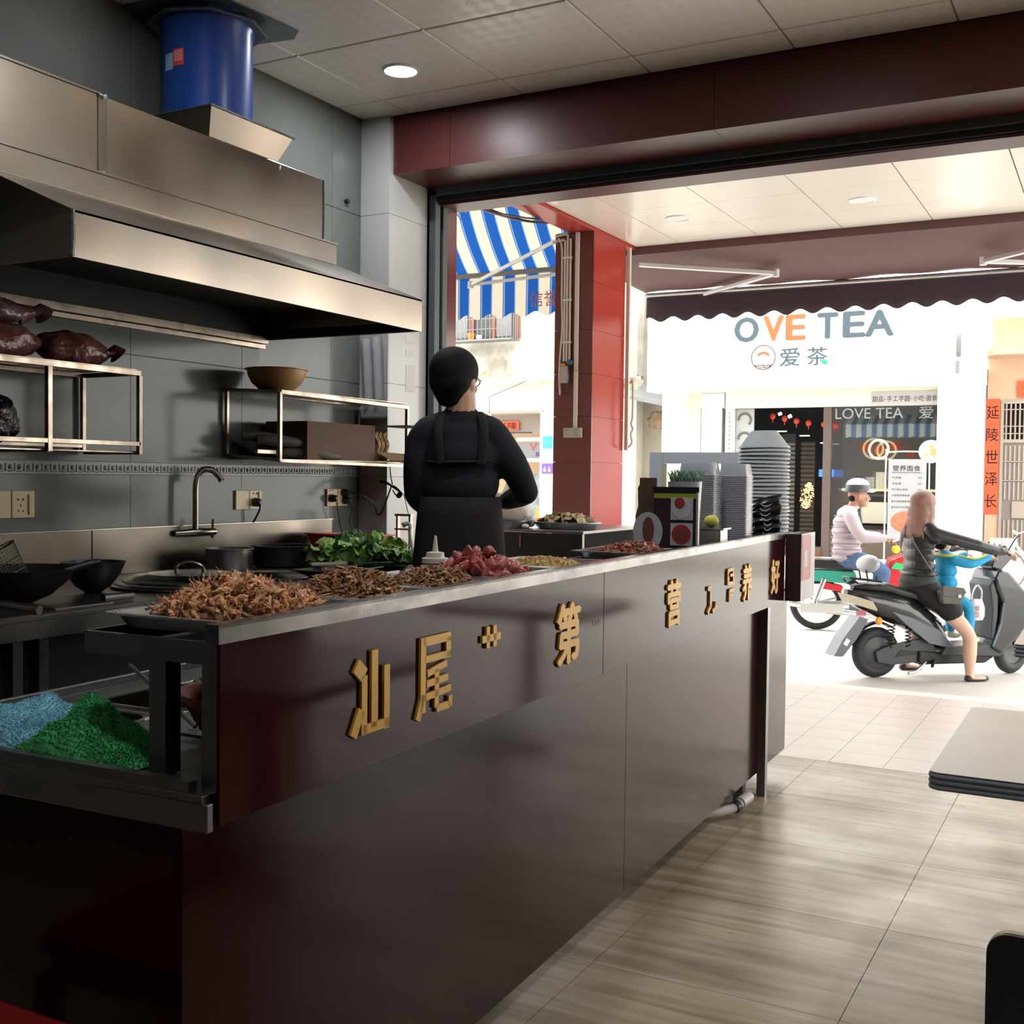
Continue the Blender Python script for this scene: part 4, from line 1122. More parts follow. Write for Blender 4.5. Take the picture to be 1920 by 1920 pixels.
# bags on the left rack
mm('bag_red', (.15, .030, .038), .30, spec=.7, var=.6, vscale=26, vcol=(.20, .10, .10), bump=.8, bscale=34)
mm('bag_film', (.24, .13, .14), .22, var=.5, vscale=20, bump=.8, bscale=22)
def lump(c, r, seed, tail=None):
    mb = MB().ell(c, r, n=44, m=26)
    rn = seed * 3.1
    mb.v = [tuple(Vector(v) + (Vector(v) - Vector(c)) * (0.26 * noise.noise(Vector(v) * 14 + Vector((rn, 0, 0))) - .16 * abs(noise.noise(Vector(v) * 34 + Vector((rn, 3, 0)))))) for v in mb.v]
    mb.v = [(x, y, max(z, c[2] - r[2] * .80)) for x, y, z in mb.v]
    if tail: mb.tube(tail, [.035, .014, .022, .034], 9)
    return mb
solo('wrapped_bag', lump((-3.03, 2.59, 1.591), (.075, .135, .062), 1, [(-3.0, 2.66, 1.585), (-2.985, 2.70, 1.59), (-2.98, 2.72, 1.60), (-2.975, 2.735, 1.585)]), 'bag_red', 'dark red plastic wrapped bag at the right on the far left rack', 'bag', smooth=True)
solo('wrapped_bag', lump((-3.04, 2.30, 1.594), (.085, .155, .064), 2), 'bag_red', 'dark red plastic wrapped bag at the left on the far left rack', 'bag', smooth=True)
solo('wrapped_bag', lump((-3.04, 2.27, 1.685), (.080, .15, .045), 3, [(-3.02, 2.38, 1.68), (-3.0, 2.42, 1.69), (-3.0, 2.44, 1.70), (-3.0, 2.46, 1.685)]), 'bag_film', 'filmy wrapped bag lying on top of the dark red bags', 'bag', smooth=True)
solo('bin_bag', lump((-3.05, 2.24, 1.355), (.09, .15, .095), 5), mm('bin_black', (.006, .006, .008), .16, bump=1.0, bscale=30), 'glossy black plastic bag on the lower shelf of the far left rack', 'bag', smooth=True)
# ---- sockets ----
def socket(y0, y1, z0, z1, label, wide=None):
    t = thing('power_socket', label, 'socket', (WX, (y0 + y1) / 2, (z0 + z1) / 2))
    part('plate', MB().box(WX, WX + .010, y0, y1, z0, z1), 'ivory_plastic', t, world=True, bevel=.002)
    return t
def holes(t, yc, zc, s=1):
    mb = MB()
    for dy, dz, w, h in ((-.010, .016, .006, .006), (.010, .016, .006, .006), (0, -.004, .0025, .009), (-.009, -.022, .003, .008), (.009, -.022, .003, .008)):
        mb.box(WX + .0085, WX + .0112, yc + dy * s - w / 2, yc + dy * s + w / 2, zc + dz * s - h / 2, zc + dz * s + h / 2)
    part('slots', mb, 'hole_dark', t, world=True)
mm('hole_dark', (.02, .01, .01), .8)
s1 = socket(2.40, 2.508, 1.040, 1.130, 'yellowed blank wall plate at the far left edge')
s2 = socket(2.512, 2.60, 1.040, 1.130, 'yellowed wall socket with five slots and a rocker switch'); holes(s2, 2.545, 1.085)
part('rocker', MB().box(WX + .010, WX + .015, 2.575, 2.592, 1.050, 1.118), 'ivory_plastic', s2, world=True, bevel=.001)
s3 = socket(3.585, 3.665, 1.045, 1.125, 'yellowed blank switch plate left of the black plug')
s4 = socket(3.668, 3.745, 1.045, 1.125, 'yellowed wall socket with a black plug in it'); holes(s4, 3.70, 1.095)
part('rocker', MB().box(WX + .010, WX + .016, 3.722, 3.735, 1.055, 1.118), 'ivory_plastic', s4, world=True)
s5 = socket(4.195, 4.272, 1.048, 1.128, 'brownish wall socket near the pier with one plug'); holes(s5, 4.225, 1.105)
s6 = socket(4.276, 4.35, 1.048, 1.128, 'brownish wall socket touching the corner with two plugs')
def plug(y, z, label, cord, m='black_plastic', r=.0035):
    t = thing('plug', label, 'plug', (WX + .0115, y, z))
    part('body', MB().lathe([(.0001, 0), (.017, 0), (.019, .006), (.015, .028), (.008, .034), (.0001, .034)], (WX + .0115, y, z), 14, rot=(0, PI / 2, 0)), m, t, world=True, smooth=True)
    part('cord', MB().tube(smoothpts(cord, 6), r, 8), m, t, world=True, smooth=True)
def smoothpts(p, k=6):
    p = [Vector(a) for a in p]; out = []
    for i in range(len(p) - 1):
        a = p[max(0, i - 1)]; b = p[i]; c = p[i + 1]; d = p[min(len(p) - 1, i + 2)]
        for j in range(k):
            t = j / k
            out.append(0.5 * ((2 * b) + (c - a) * t + (2 * a - 5 * b + 4 * c - d) * t * t + (3 * b - a - 3 * c + d) * t ** 3))
    out.append(p[-1]); return out
plug(3.697, 1.075, 'black plug with its cord dropping behind the splashback', [(WX + .040, 3.697, 1.070), (WX + .045, 3.69, 1.045), (WX + .030, 3.675, 1.00), (WX + .026, 3.670, 0.994)], r=.0042)
plug(4.222, 1.085, 'dark plug in the brownish socket with a thin hanging cord', [(WX + .04, 4.222, 1.078), (WX + .04, 4.235, 1.03), (WX + .03, 4.27, .95), (WX + .03, 4.30, .88)], r=.0022)
plug(4.325, 1.075, 'dark plug in the corner socket with a thin cord to the basin', [(WX + .04, 4.325, 1.07), (WX + .045, 4.34, 1.03), (WX + .035, 4.33, .97), (WX + .05, 4.37, .90)], r=.0020)
plug(4.318, 1.110, 'black plug whose thick cord loops across the pier', [(WX + .045, 4.318, 1.112), (WX + .085, 4.34, 1.105), (WX + .12, 4.41, 1.06), (-3.11, 4.435, 1.01), (-3.085, 4.44, 1.022), (-3.05, 4.44, 1.10), (-3.02, 4.43, 1.145), (-2.97, 4.42, 1.12)], r=.0038)
kn = thing('cable_bundle', 'knotted bundle of black cable hanging under the corner rack', 'cable', (-3.02, 4.43, 1.14))
bun = MB()
for k in range(5):
    o_ = .006 * k
    bun.tube(smoothpts([(-3.09, 4.43, 1.172 - .003 * k), (-3.05, 4.425, 1.155 + .004 * (k % 3)), (-3.0 + .004 * k, 4.42, 1.135 - .003 * k), (-2.955 - .004 * k, 4.415, 1.110 + .003 * k), (-2.975 - .003 * k, 4.412, 1.090 + .003 * k), (-3.01, 4.418, 1.125)], 5), .0028, 6)
part('loops', bun, 'black_plastic', kn, world=True, smooth=True)
part('cord', MB().tube(smoothpts([(-3.035, 4.43, 1.235), (-3.03, 4.43, 1.19), (-3.02, 4.43, 1.15)], 4), .003, 6).tube(smoothpts([(-2.95, 4.42, 1.11), (-2.93, 4.42, 1.04), (-2.915, 4.42, .98), (-2.91, 4.42, .90)], 5), .002, 6), 'black_plastic', kn, world=True, smooth=True)
# ---- faucet ----
fc = thing('faucet', 'tall chrome gooseneck wall faucet above the splashback', 'faucet', (-3.20, 3.31, .96))
part('spout', MB().tube(smoothpts([(-3.165, 3.295, .972), (-3.165, 3.295, 1.05), (-3.165, 3.298, 1.16), (-3.155, 3.318, 1.205), (-3.135, 3.35, 1.208), (-3.12, 3.372, 1.185), (-3.112, 3.382, 1.165)], 6), [.0115] * 36 + [.0125], 12), 'steel', fc, world=True, smooth=True)
part('body', MB().tube([(-3.205, 3.225, .962), (-3.195, 3.25, .962), (-3.165, 3.295, .965), (-3.150, 3.36, .965), (-3.150, 3.385, .965)], [.012, .012, .017, .015, .013], 12), 'steel', fc, world=True, smooth=True)
part('lever', MB().tube([(-3.150, 3.372, .965), (-3.148, 3.372, 1.015)], .0045, 8).ell((-3.15, 3.372, .955), (.008, .008, .016)), 'steel', fc, world=True, smooth=True)
# ---- pots and pans on the stove ----
SZ = .8235
def pot(name, label, cat, x, y, prof, m, rot=None, n=44, z=SZ, extra=()):
    t = thing(name, label, cat, (x, y, z))
    part('body', MB().lathe(prof, n=n, rot=rot), m, t, smooth=True)
    for nm, mb, mt in extra: part(nm, mb, mt, t, smooth=True)
    return t
lidp = [(.0001, 0.0), (.240, 0.0), (.252, .004), (.252, .008), (.238, .009), (.234, .014), (.215, .018), (.211, .023), (.18, .030), (.176, .034), (.14, .039), (.137, .042), (.09, .045), (.04, .046), (.0001, .046)]
lh = MB().tube(smoothpts([(-.045, 0, .044), (-.040, 0, .066), (0, 0, .078), (.040, 0, .066), (.045, 0, .044)], 5), .006, 8)
mm('lid_steel', (.34, .34, .34), .22, 1.0, var=.3, vscale=9, rvar=.08)
l1 = pot('pot_lid', 'large round ridged steel lid with a loop handle lying on the stove', 'lid', -2.715, 2.80, lidp, 'lid_steel', extra=[('handle', lh, 'steel')], n=64)
l1.rotation_euler = (0, 0, .5)
l2 = pot('pot_lid', 'second steel lid half hidden behind the large one', 'lid', -2.70, 3.20, [(r * .62, z * .5) for r, z in lidp], 'lid_steel', n=48)
mm('pot_grey', (.30, .29, .28), .35, 1.0)
pot('stock_pot', 'low grey steel stock pot behind the lids', 'pot', -3.06, 3.37, [(.0001, 0), (.088, 0), (.09, .003), (.09, .075), (.094, .077), (.094, .081), (.087, .081), (.086, .006), (.0001, .005)], 'pot_grey')
pot('black_pot', 'wide black pot beside the grey stock pot', 'pot', -2.99, 3.60, [(.0001, 0), (.095, 0), (.115, .006), (.118, .078), (.123, .080), (.123, .084), (.114, .084), (.112, .010), (.0001, .008)], 'black_iron')
wokp = lambda R, H: [(.0001, 0), (R * .25, 0), (R * .55, H * .22), (R * .82, H * .60), (R * .97, H * .95), (R, H), (R * .975, H), (R * .955, H * .95), (R * .80, H * .60), (R * .53, H * .24), (R * .25, .004), (.0001, .004)]
pot('wok', 'big black iron wok at the far left on the stove', 'wok', -2.74, 2.15, wokp(.165, .10), 'black_iron', extra=[('handle', MB().tube(smoothpts([(.14, .05, .095), (.17, .10, .112), (.19, .13, .118)], 4), [.010] * 8 + [.008], 8), 'black_iron')])
pot('wok', 'smaller black wok beside the big one on the stove', 'wok', -2.80, 2.475, wokp(.098, .095), 'black_iron')
part_ = MB()
# wire strainer standing in the big wok
stn = thing('wire_strainer', 'dark wire mesh noodle strainer standing in the black wok', 'strainer', (-2.79, 2.19, .85))
ax = Vector((-.10, .10, -.99)).normalized(); e1 = Vector((.88, .47, 0)).normalized(); e1 = (e1 - ax * e1.dot(ax)).normalized(); e2 = ax.cross(e1)
tilt = Vector((-.35, -.2, .9)).normalized()
def rng(c, r, n=28): return [Vector(c) + e1 * (r * math.cos(2 * PI * k / n)) + e2 * (r * math.sin(2 * PI * k / n)) for k in range(n)]
ax = Vector((.40, .30, -.86)).normalized(); e1 = ax.orthogonal().normalized(); e2 = ax.cross(e1)
c0 = Vector((-2.845, 2.155, .965)); mid = MB(); rimb = MB()
rimb.tube(rng(c0, .062), .0028, 6, closed=True)
for k in range(1, 12): mid.tube(rng(c0 + ax * (.0105 * k), .062 - .0012 * k, 24), .0005 if k % 4 else .0016, 4, closed=True)
for k in range(40):
    a = 2 * PI * k / 40; d = e1 * math.cos(a) + e2 * math.sin(a)
    mid.tube([c0 + d * .062, c0 + ax * .115 + d * .048], .0005 if k % 10 else .0016, 4)
part('rim', rimb, 'black_iron', stn, world=True, smooth=True)
mm('wire', (.10, .085, .07), .5, .6)
part('mesh', mid, 'wire', stn, world=True, kind='stuff')
# steel ladle handle at far left edge, cleaver
lh_ = thing('sauce_ladle', 'polished steel sauce ladle with a hollow handle at the left edge', 'ladle', (-2.52, 1.96, SZ))
part('handle', MB().tube([(-2.50, 1.905, .862), (-2.475, 1.915, .858), (-2.405, 1.935, .850), (-2.385, 1.94, .848)], [.008, .011, .0125, .013], 14), 'steel', lh_, world=True, smooth=True)
part('bowl', MB().lathe([(.0001, -.025), (.03, -.018), (.045, 0), (.047, .006), (.044, .006), (.028, -.014), (.0001, -.020)], (-2.545, 1.885, .868), 24, rot=(0, .9, .4)), 'steel', lh_, world=True, smooth=True)
solo('cleaver', MB().box(-2.60, -2.52, 2.10, 2.30, SZ + .0005, SZ + .004).tube([(-2.56, 2.30, SZ + .012), (-2.55, 2.40, SZ + .012)], .011, 8), 'dark_steel', 'dark cleaver lying flat on the stove top by the wok', 'cleaver')
# lettuce tray
lt = solo('lettuce_tray', tray_mesh(.42, .52, .022, .010), 'black_iron', 'wide black tray under the lettuce on the stove', 'tray', smooth=True)
lt.location = (-2.70, 3.82, SZ); lt.rotation_euler = (0, 0, .35)
mm('lettuce', (.12, .29, .035), .45, var=.55, vscale=16, vcol=(.30, .48, .12), sss=0.0)
mm('lettuce_dark', (.035, .13, .020), .5, var=.4, vscale=18)
mm('lettuce_pale', (.36, .50, .16), .45, var=.4, vscale=16)
lp = thing('lettuce_heap', 'heap of torn green lettuce leaves on the black tray', 'lettuce', (-2.72, 3.80, SZ + .003))
r = random.Random(21)
def leafmesh(k):
    rr = random.Random(100 + k)
    def f(u, v):
        a = (v - .5) * 2; L = .078
        w = .042 * math.sin(PI * min(1, .12 + u * .80)) ** .7
        ru = .010 * math.sin(a * 9 + k) * abs(a) + .007 * math.sin(u * 14 + k * 2) * abs(a)
        return (a * w * (1 + .15 * math.sin(u * 20 + k)), u * L, ru + .018 * math.sin(u * 2.6) - .02 * a * a + .006 * noise.noise(Vector((a * 3, u * 4, k))))
    return MB().grid(f, 12, 12).mesh('leaf', ['lettuce', 'lettuce_dark', 'lettuce_pale', 'lettuce'][k % 4], True)
lms = [leafmesh(k) for k in range(8)]
for n in range(95):
    u = r.uniform(-1, 1); v = r.uniform(-1, 1)
    h = max(0, 1 - (abs(u) ** 2.2 + abs(v) ** 2)) ** .6
    o = bpy.data.objects.new('leaf', lms[r.choice([0, 1, 2, 3, 4, 5, 6, 7, 1, 5])]); COL.objects.link(o); o.parent = lp
    o.location = (u * .12 - .02, v * .215 + .02, .012 + .075 * h * r.uniform(.2, 1))
    o.rotation_euler = (r.uniform(-.3, 1.3), r.uniform(-1.1, 1.1), r.uniform(0, 6.3)); s = r.uniform(.7, 1.15); o.scale = (s, s, s)
# red basin behind the lettuce
rb = MB()
q0 = [(-.12, -.085), (.12, -.085), (.12, .085), (-.12, .085)]; q1 = [(-.155, -.115), (.155, -.115), (.155, .115), (-.155, .115)]
rb.add([(x, y, 0) for x, y in q0] + [(x, y, .10) for x, y in q1] + [(x * 1.06, y * 1.08, .10) for x, y in q1] + [(x * 1.06, y * 1.08, .106) for x, y in q1] + [(x * .97, y * .96, .106) for x, y in q1] + [(x * .97, y * .97, .006) for x, y in q0],
       [(3, 2, 1, 0)] + [(4 * k + i, 4 * k + (i + 1) % 4, 4 * k + 4 + (i + 1) % 4, 4 * k + 4 + i) for k in range(5) for i in range(4)] + [(20, 21, 22, 23)])
b = solo('basin', rb, 'red_plastic', 'red rectangular plastic basin behind the lettuce', 'basin'); b.location = (-3.02, 4.10, SZ + .004); b.rotation_euler = (0, .03, 1.45)
# knife with pale handle on a dark board before the lettuce
kf = thing('knife', 'kitchen knife with a pale flat handle lying in front of the lettuce', 'knife', (-2.64, 3.45, SZ))
mm('pale_wood', (.42, .37, .28), .6)
mm('board_dark', (.03, .03, .03), .4)
part('handle', MB().cbox((0, 0, .034), (.145, .026, .012), (0, 0, 1.02)), 'pale_wood', kf, bevel=.003)
part('bolster', MB().cbox((.044, .071, .034), (.018, .030, .015), (0, 0, 1.02)), 'steel', kf)
part('blade', MB().cbox((.095, .150, .033), (.17, .045, .002), (0, 0, 1.02)), 'dark_steel', kf)
bt = solo('baking_tray', tray_mesh(.20, .34, .024, .012), 'black_iron', 'black oven tray on the stove in front of the lettuce', 'tray', smooth=True)
bt.location = (-2.575, 3.42, SZ); bt.rotation_euler = (0, 0, 0)
# clear hanging sheet and papers on the pier front
sh = solo('plastic_sheet', MB().grid(lambda u, v: (-3.222 + .148 * u, PY - .012 + .008 * math.sin(u * 16 + v * 2), 1.535 + .30 * v + .02 * u), 26, 8), 'clear_film', 'creased clear plastic sheet hanging on the pier above the corner rack', 'plastic sheet', smooth=True)
mm('paper', (.62, .60, .56), .8)
for k, (a, b_, c, d) in enumerate(((4.60, 4.66, 1.838, 1.880), (4.60, 4.66, 1.770, 1.805), (4.60, 4.68, 1.60, 1.73))):
    solo('paper_note', MB().box(PX + .0002, PX + .0012, a, b_, c, d), 'paper', ['upper of two small white notes stuck on the pier side', 'lower of two small white notes stuck on the pier side', 'larger pale note below the two small ones on the pier'][k], 'note', 'notes stuck on the side of the pier')
# =================== AWNINGS ===================
# maroon awning of this shop: sloping sheet, front bar, scalloped valance, folding arms
aw = thing('awning', 'maroon fabric awning with a scalloped edge over the shop front', 'awning', (-1.2, 8.2, 2.95))
ax0, ax1 = -3.75, 2.2
def sheet(u, v):
    x = ax0 + (ax1 - ax0) * u; y = 8.17 + 1.25 * v
    z = 2.985 - 0.155 * v - 0.045 * math.sin(PI * v) + 0.006 * math.sin(u * 60) * v + .004 * math.sin(u * 23 + v * 5)
    return (x, y, z)
part('canopy', MB().grid(sheet, 90, 12), 'awning_maroon', aw, world=True, smooth=True, thick=.003)
part('top_flap', MB().box(ax0, ax1, 8.152, 8.16, 2.90, 2.985), 'awning_maroon', aw, world=True)
part('front_bar', MB().tube([(ax0, 9.42, 2.80), (ax1, 9.42, 2.80)], .020, 10), 'aluminium', aw, world=True, smooth=True)
def val(u, v):
    x = ax0 + (ax1 - ax0) * u
    drop = 0.215 + 0.022 * math.cos((x + .06) * 2 * PI / 0.222)
    return (x, 9.445 + .006 * math.sin(x * 9) * v, 2.80 - drop * v)
part('valance', MB().grid(val, 330, 4), 'valance_maroon', aw, world=True, smooth=True, thick=.003)
def arm(p0, p1, p2, par, lab=None, w=.034):
    a = part('arm', MB().bar(p0, p1, w * 1.2, w, up=(0, 0, 1)).bar(p1, p2, w * 1.1, w), 'aluminium', par, world=True, bevel=.004)
    part('elbow', MB().cyl(Vector(p1) + Vector((0, 0, -.028)), Vector(p1) + Vector((0, 0, .028)), .026, n=14), 'white_plastic', a, world=True, smooth=True)
arm((-3.33, 8.22, 2.84), (-2.42, 8.80, 2.80), (-3.20, 9.40, 2.775), aw)
arm((0.05, 8.22, 2.84), (-0.92, 8.80, 2.775), (0.0, 9.40, 2.775), aw)
# blue and white striped awning of the neighbouring shop
ab = thing('awning', 'blue and white striped awning of the next shop seen past the red column', 'awning', (-5.2, 8.2, 3.3))
def stripe_mat(name, c1, c2, c3):
    m = mat(name, c1, 0.85); nt = m.node_tree; b = nt.nodes['Principled BSDF']
    uv = nt.nodes.new('ShaderNodeNewGeometry'); sp_ = nt.nodes.new('ShaderNodeSeparateXYZ')
    nt.links.new(uv.outputs['Position'], sp_.inputs[0])
    mu = nt.nodes.new('ShaderNodeMath'); mu.operation = 'MULTIPLY'; mu.inputs[1].default_value = 1 / 0.225
    nt.links.new(sp_.outputs['X'], mu.inputs[0])
    fr_ = nt.nodes.new('ShaderNodeMath'); fr_.operation = 'FRACT'; nt.links.new(mu.outputs[0], fr_.inputs[0])
    r = nt.nodes.new('ShaderNodeValToRGB'); r.color_ramp.interpolation = 'CONSTANT'
    e = r.color_ramp.elements
    e[0].position = 0; e[0].color = (*c1, 1); e[1].position = 0.03; e[1].color = (*c3, 1)
    for p, c in ((.08, c1), (.48, c1), (.49, c3), (.54, c2)):
        k = e.new(p); k.color = (*c, 1)
    nt.links.new(fr_.outputs[0], r.inputs[0]); nt.links.new(r.outputs[0], b.inputs['Base Color'])
    b.inputs['Subsurface Weight'].default_value = 0
    # cloth lets daylight through
    tr = nt.nodes.new('ShaderNodeBsdfTranslucent'); ms_ = nt.nodes.new('ShaderNodeMixShader'); ms_.inputs[0].default_value = 0.45
    nt.links.new(r.outputs[0], tr.inputs[0]); nt.links.new(b.outputs[0], ms_.inputs[1]); nt.links.new(tr.outputs[0], ms_.inputs[2])
    nt.links.new(ms_.outputs[0], nt.nodes['Material Output'].inputs[0])
    M[name] = m
stripe_mat('stripe_blue', (0.008, 0.062, 0.27), (0.50, 0.455, 0.37), (0.14, 0.25, 0.40))
bx0, bx1 = -8.2, -3.75
def bsheet(u, v):
    x = bx0 + (bx1 - bx0) * u
    return (x, 8.16 + .39 * v, 3.43 - 0.49 * v - 0.045 * math.sin(PI * v ** .9) + .006 * math.sin(x * 11))
part('canopy', MB().grid(bsheet, 60, 14), 'stripe_blue', ab, world=True, smooth=True)
part('front_bar', MB().box(bx0, bx1, 8.53, 8.57, 2.905, 2.945), 'aluminium_dark', ab, world=True, bevel=.006)
def bval(u, v):
    x = bx0 + (bx1 - bx0) * u
    drop = 0.350 + 0.022 * math.cos((x + .02) * 2 * PI / 0.225)
    return (x, 8.58 + .006 * math.sin(x * 24) * v, 2.92 - drop * v)
part('valance', MB().grid(bval, 260, 4), 'stripe_blue', ab, world=True, smooth=True)
mm('faded_red', (.42, .12, .12), .8)
writing('信誉', (-4.33, 8.572, 2.69), .26, .13, 'faded_red', ab, 'lettering', 0.0006, '-y')
arm((-3.66, 8.05, 3.16), (-5.0, 8.50, 2.84), (-4.0, 8.42, 2.86), ab, w=.026)
# cables in the gap over the neighbour's arcade
cb_ = thing('overhead_cables', 'black cables hanging in the gap beside the striped awning', 'cable', (-3.9, 6.6, 3.2))
cm_ = MB()
for k, (a, b) in enumerate((((-3.38, 5.3, 2.72), (-3.62, 8.0, 3.165)), ((-3.36, 5.35, 2.74), (-3.64, 7.95, 3.14)), ((-3.42, 5.6, 2.80), (-3.66, 8.0, 3.19)))):
    A = Vector(a); B = Vector(b); C_ = (A + B) / 2 + Vector((0, 0, -.05 - .02 * k)); cm_.tube(smoothpts([A, C_, B], 8), .006, 6)
for k in range(3):
    A = Vector((-3.43 - .03 * k, 5.45, 2.76)); B = Vector((-4.75 - .05 * k, 8.0, 3.33 - .05 * k)); cm_.tube(smoothpts([A, (A + B) / 2 + Vector((0, 0, .02 * k)), B], 8), .005, 6)
part('cables', cm_, 'black_plastic', cb_, world=True, smooth=True, kind='stuff')
# conduits, meter box and socket on the column face
cfy = 7.365
pc = thing('conduit_run', 'bunch of pale plastic conduits running down the column to a small box', 'conduit', (-3.52, cfy, 2.2))
for k, (x, zt, zb_) in enumerate(((-3.545, 2.885, 2.02), (-3.525, 2.925, 2.02), (-3.502, 2.90, 2.03))):
    part('conduit', MB().tube([(x, cfy - .012, zb_), (x, cfy - .012, zt - .01), (x - .012, cfy - .012, zt), (x - .10, cfy + .02 * 0 - .012, zt - .01)][:4 if k < 2 else 2], .0085, 8), 'conduit', pc, world=True, smooth=True)
part('conduit', MB().box(-3.462, -3.435, cfy - .022, cfy, 1.545, 2.93), 'conduit', pc, world=True, bevel=.002)
for z in (2.75, 2.45, 2.15):
    part('clip', MB().box(-3.558, -3.49, cfy - .024, cfy - .002, z, z + .012), 'white_plastic', pc, world=True)
part('flexible_hose', MB().tube(smoothpts([(-3.62, cfy - .02, 2.86), (-3.585, cfy - .03, 2.89), (-3.56, cfy - .035, 2.80), (-3.56, cfy - .03, 2.5), (-3.553, cfy - .03, 2.25), (-3.566, cfy - .03, 2.08), (-3.57, cfy - .03, 1.9), (-3.562, cfy - .03, 1.78)], 6), .006, 8), 'grey_plastic', pc, world=True, smooth=True)
jb = thing('junction_box', 'small grey junction box tied with wires on the column face', 'junction box', (-3.52, cfy, 1.93))
part('box', MB().box(-3.565, -3.505, cfy - .035, cfy - .001, 1.865, 1.985), 'grey_plastic', jb, world=True, bevel=.004)
part('terminal', MB().box(-3.56, -3.525, cfy - .040, cfy - .005, 1.985, 2.003), mm('orange_plastic', (.65, .30, .05), .5), jb, world=True)
part('taped_joint', MB().ell((-3.488, cfy - .03, 2.01), (.022, .022, .022)), mm('blue_tape', (.02, .06, .13), .5), jb, world=True, smooth=True)
part('wire', MB().tube(smoothpts([(-3.57, cfy - .02, 1.98), (-3.578, cfy - .03, 1.88), (-3.565, cfy - .03, 1.80), (-3.535, cfy - .03, 1.785), (-3.51, cfy - .03, 1.80)], 6), .003, 6)
     .tube(smoothpts([(-3.50, cfy - .03, 2.0), (-3.492, cfy - .03, 1.90), (-3.505, cfy - .03, 1.82)], 6), .004, 6)
     .tube(smoothpts([(-3.48, cfy - .01, 2.02), (-3.45, cfy - .03, 1.95), (-3.41, cfy - .01, 1.96), (-3.42, cfy - .01, 2.02)], 6), .0015, 5), 'black_plastic', jb, world=True, smooth=True)
cs = thing('column_socket', 'grey double socket on the red column face', 'socket', (-3.44, cfy, 1.50))
part('plate', MB().box(-3.535, -3.395, cfy - .028, cfy - .001, 1.475, 1.545), 'grey_plastic', cs, world=True, bevel=.003)
sl = MB()
for x, z in ((-3.515, 1.53), (-3.503, 1.53), (-3.445, 1.53), (-3.43, 1.53), (-3.437, 1.512), (-3.445, 1.495), (-3.43, 1.495)): sl.box(x - .002, x + .002, cfy - .0295, cfy - .0275, z - .003, z + .003)
part('slots', sl, 'hole_dark', cs, world=True)
gt = thing('awning_post', 'pale metal awning side tube with a crank hook at the column corner', 'post', (-3.30, 7.98, 1.6))
part('tube', MB().box(-3.325, -3.295, 7.955, 7.985, 1.40, 2.92), 'conduit', gt, world=True, bevel=.003)
part('crank', MB().tube(smoothpts([(-3.275, 7.94, 1.90), (-3.258, 7.94, 1.92), (-3.25, 7.94, 1.88), (-3.25, 7.94, 1.65), (-3.262, 7.94, 1.60), (-3.247, 7.94, 1.56), (-3.262, 7.94, 1.52), (-3.252, 7.94, 1.46), (-3.28, 7.94, 1.42)], 5), .009, 8), 'conduit', gt, world=True, smooth=True)

# =================== TEA SHOP ACROSS THE STREET ===================
ts = thing('tea_shop', 'bright white and cream shop front across the street with a big signboard', 'shop front', (-4.4, 17.4, 0.02))
def tp(name, mb, m, **k): return part(name, mb, m, ts, world=True, **k)
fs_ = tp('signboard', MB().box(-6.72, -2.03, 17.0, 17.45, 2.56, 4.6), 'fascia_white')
tp('soffit', MB().box(-6.6, -1.75, 17.05, 17.45, 2.545, 2.558), 'cream_shade')
tp('pillar', MB().box(-6.57, -6.14, 17.3, 17.9, 0.02, 2.545), 'cream_panel')
tp('pillar_side', MB().box(-6.139, -5.95, 17.42, 17.9, 0.02, 2.545), 'cream_shade')
tp('shutter_box', MB().box(-5.94, -5.57, 17.40, 17.9, 2.30, 2.54), 'white_plastic')
for k in range(5): tp('slat', MB().box(-5.94, -5.57, 17.39, 17.399, 2.315 + k * .045, 2.345 + k * .045), 'white_enamel')
lb = tp('light_box', MB().box(-5.93, -5.60, 17.38, 17.46, 0.9, 2.295), 'lit_panel')
part('frame', MB().box(-5.945, -5.931, 17.37, 17.47, .9, 2.31).box(-5.60, -5.588, 17.37, 17.47, .9, 2.31), 'aluminium_dark', lb, world=True)
part('printed_bottle', MB().lathe([(.0001, 0), (.045, 0), (.05, .09), (.02, .12), (.0001, .12)], (-5.84, 17.378, 1.42), 14), mm('lemon_print', (.75, .60, .12), .5), lb, world=True)
part('printed_bottle', MB().lathe([(.0001, 0), (.05, 0), (.05, .09), (.03, .14), (.0001, .14)], (-5.69, 17.378, 1.42), 14), mm('orange_print', (.60, .25, .06), .5), lb, world=True)
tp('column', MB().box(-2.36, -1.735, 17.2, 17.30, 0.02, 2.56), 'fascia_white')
tp('column_upper', MB().box(-2.03, -1.735, 17.2, 17.45, 2.561, 4.6), 'cream_panel')
tp('header_band', MB().box(-5.55, -2.38, 17.40, 17.50, 2.295, 2.544), 'cream_shade')
pn = tp('text_board', MB().box(-3.32, -2.38, 17.385, 17.399, 2.30, 2.505), mm('board_pale', (.40, .40, .41), .4))
mm('text_grey', (.03, .028, .03), .6)
for s_, x0_, x1_ in (('甜品', -3.30, -3.14), ('手工芋圆', -3.09, -2.77), ('小吃', -2.72, -2.57), ('面食', -2.54, -2.39)):
    writing(s_, ((x0_ + x1_) / 2, 17.384, 2.395), x1_ - x0_, .085, 'text_grey', ts, 'lettering', 0.0006, '-y', offset=.012)
for x in (-3.115, -2.745, -2.555): tp('dot', MB().cbox((x, 17.383, 2.395), (.012, .002, .012)), 'text_grey')
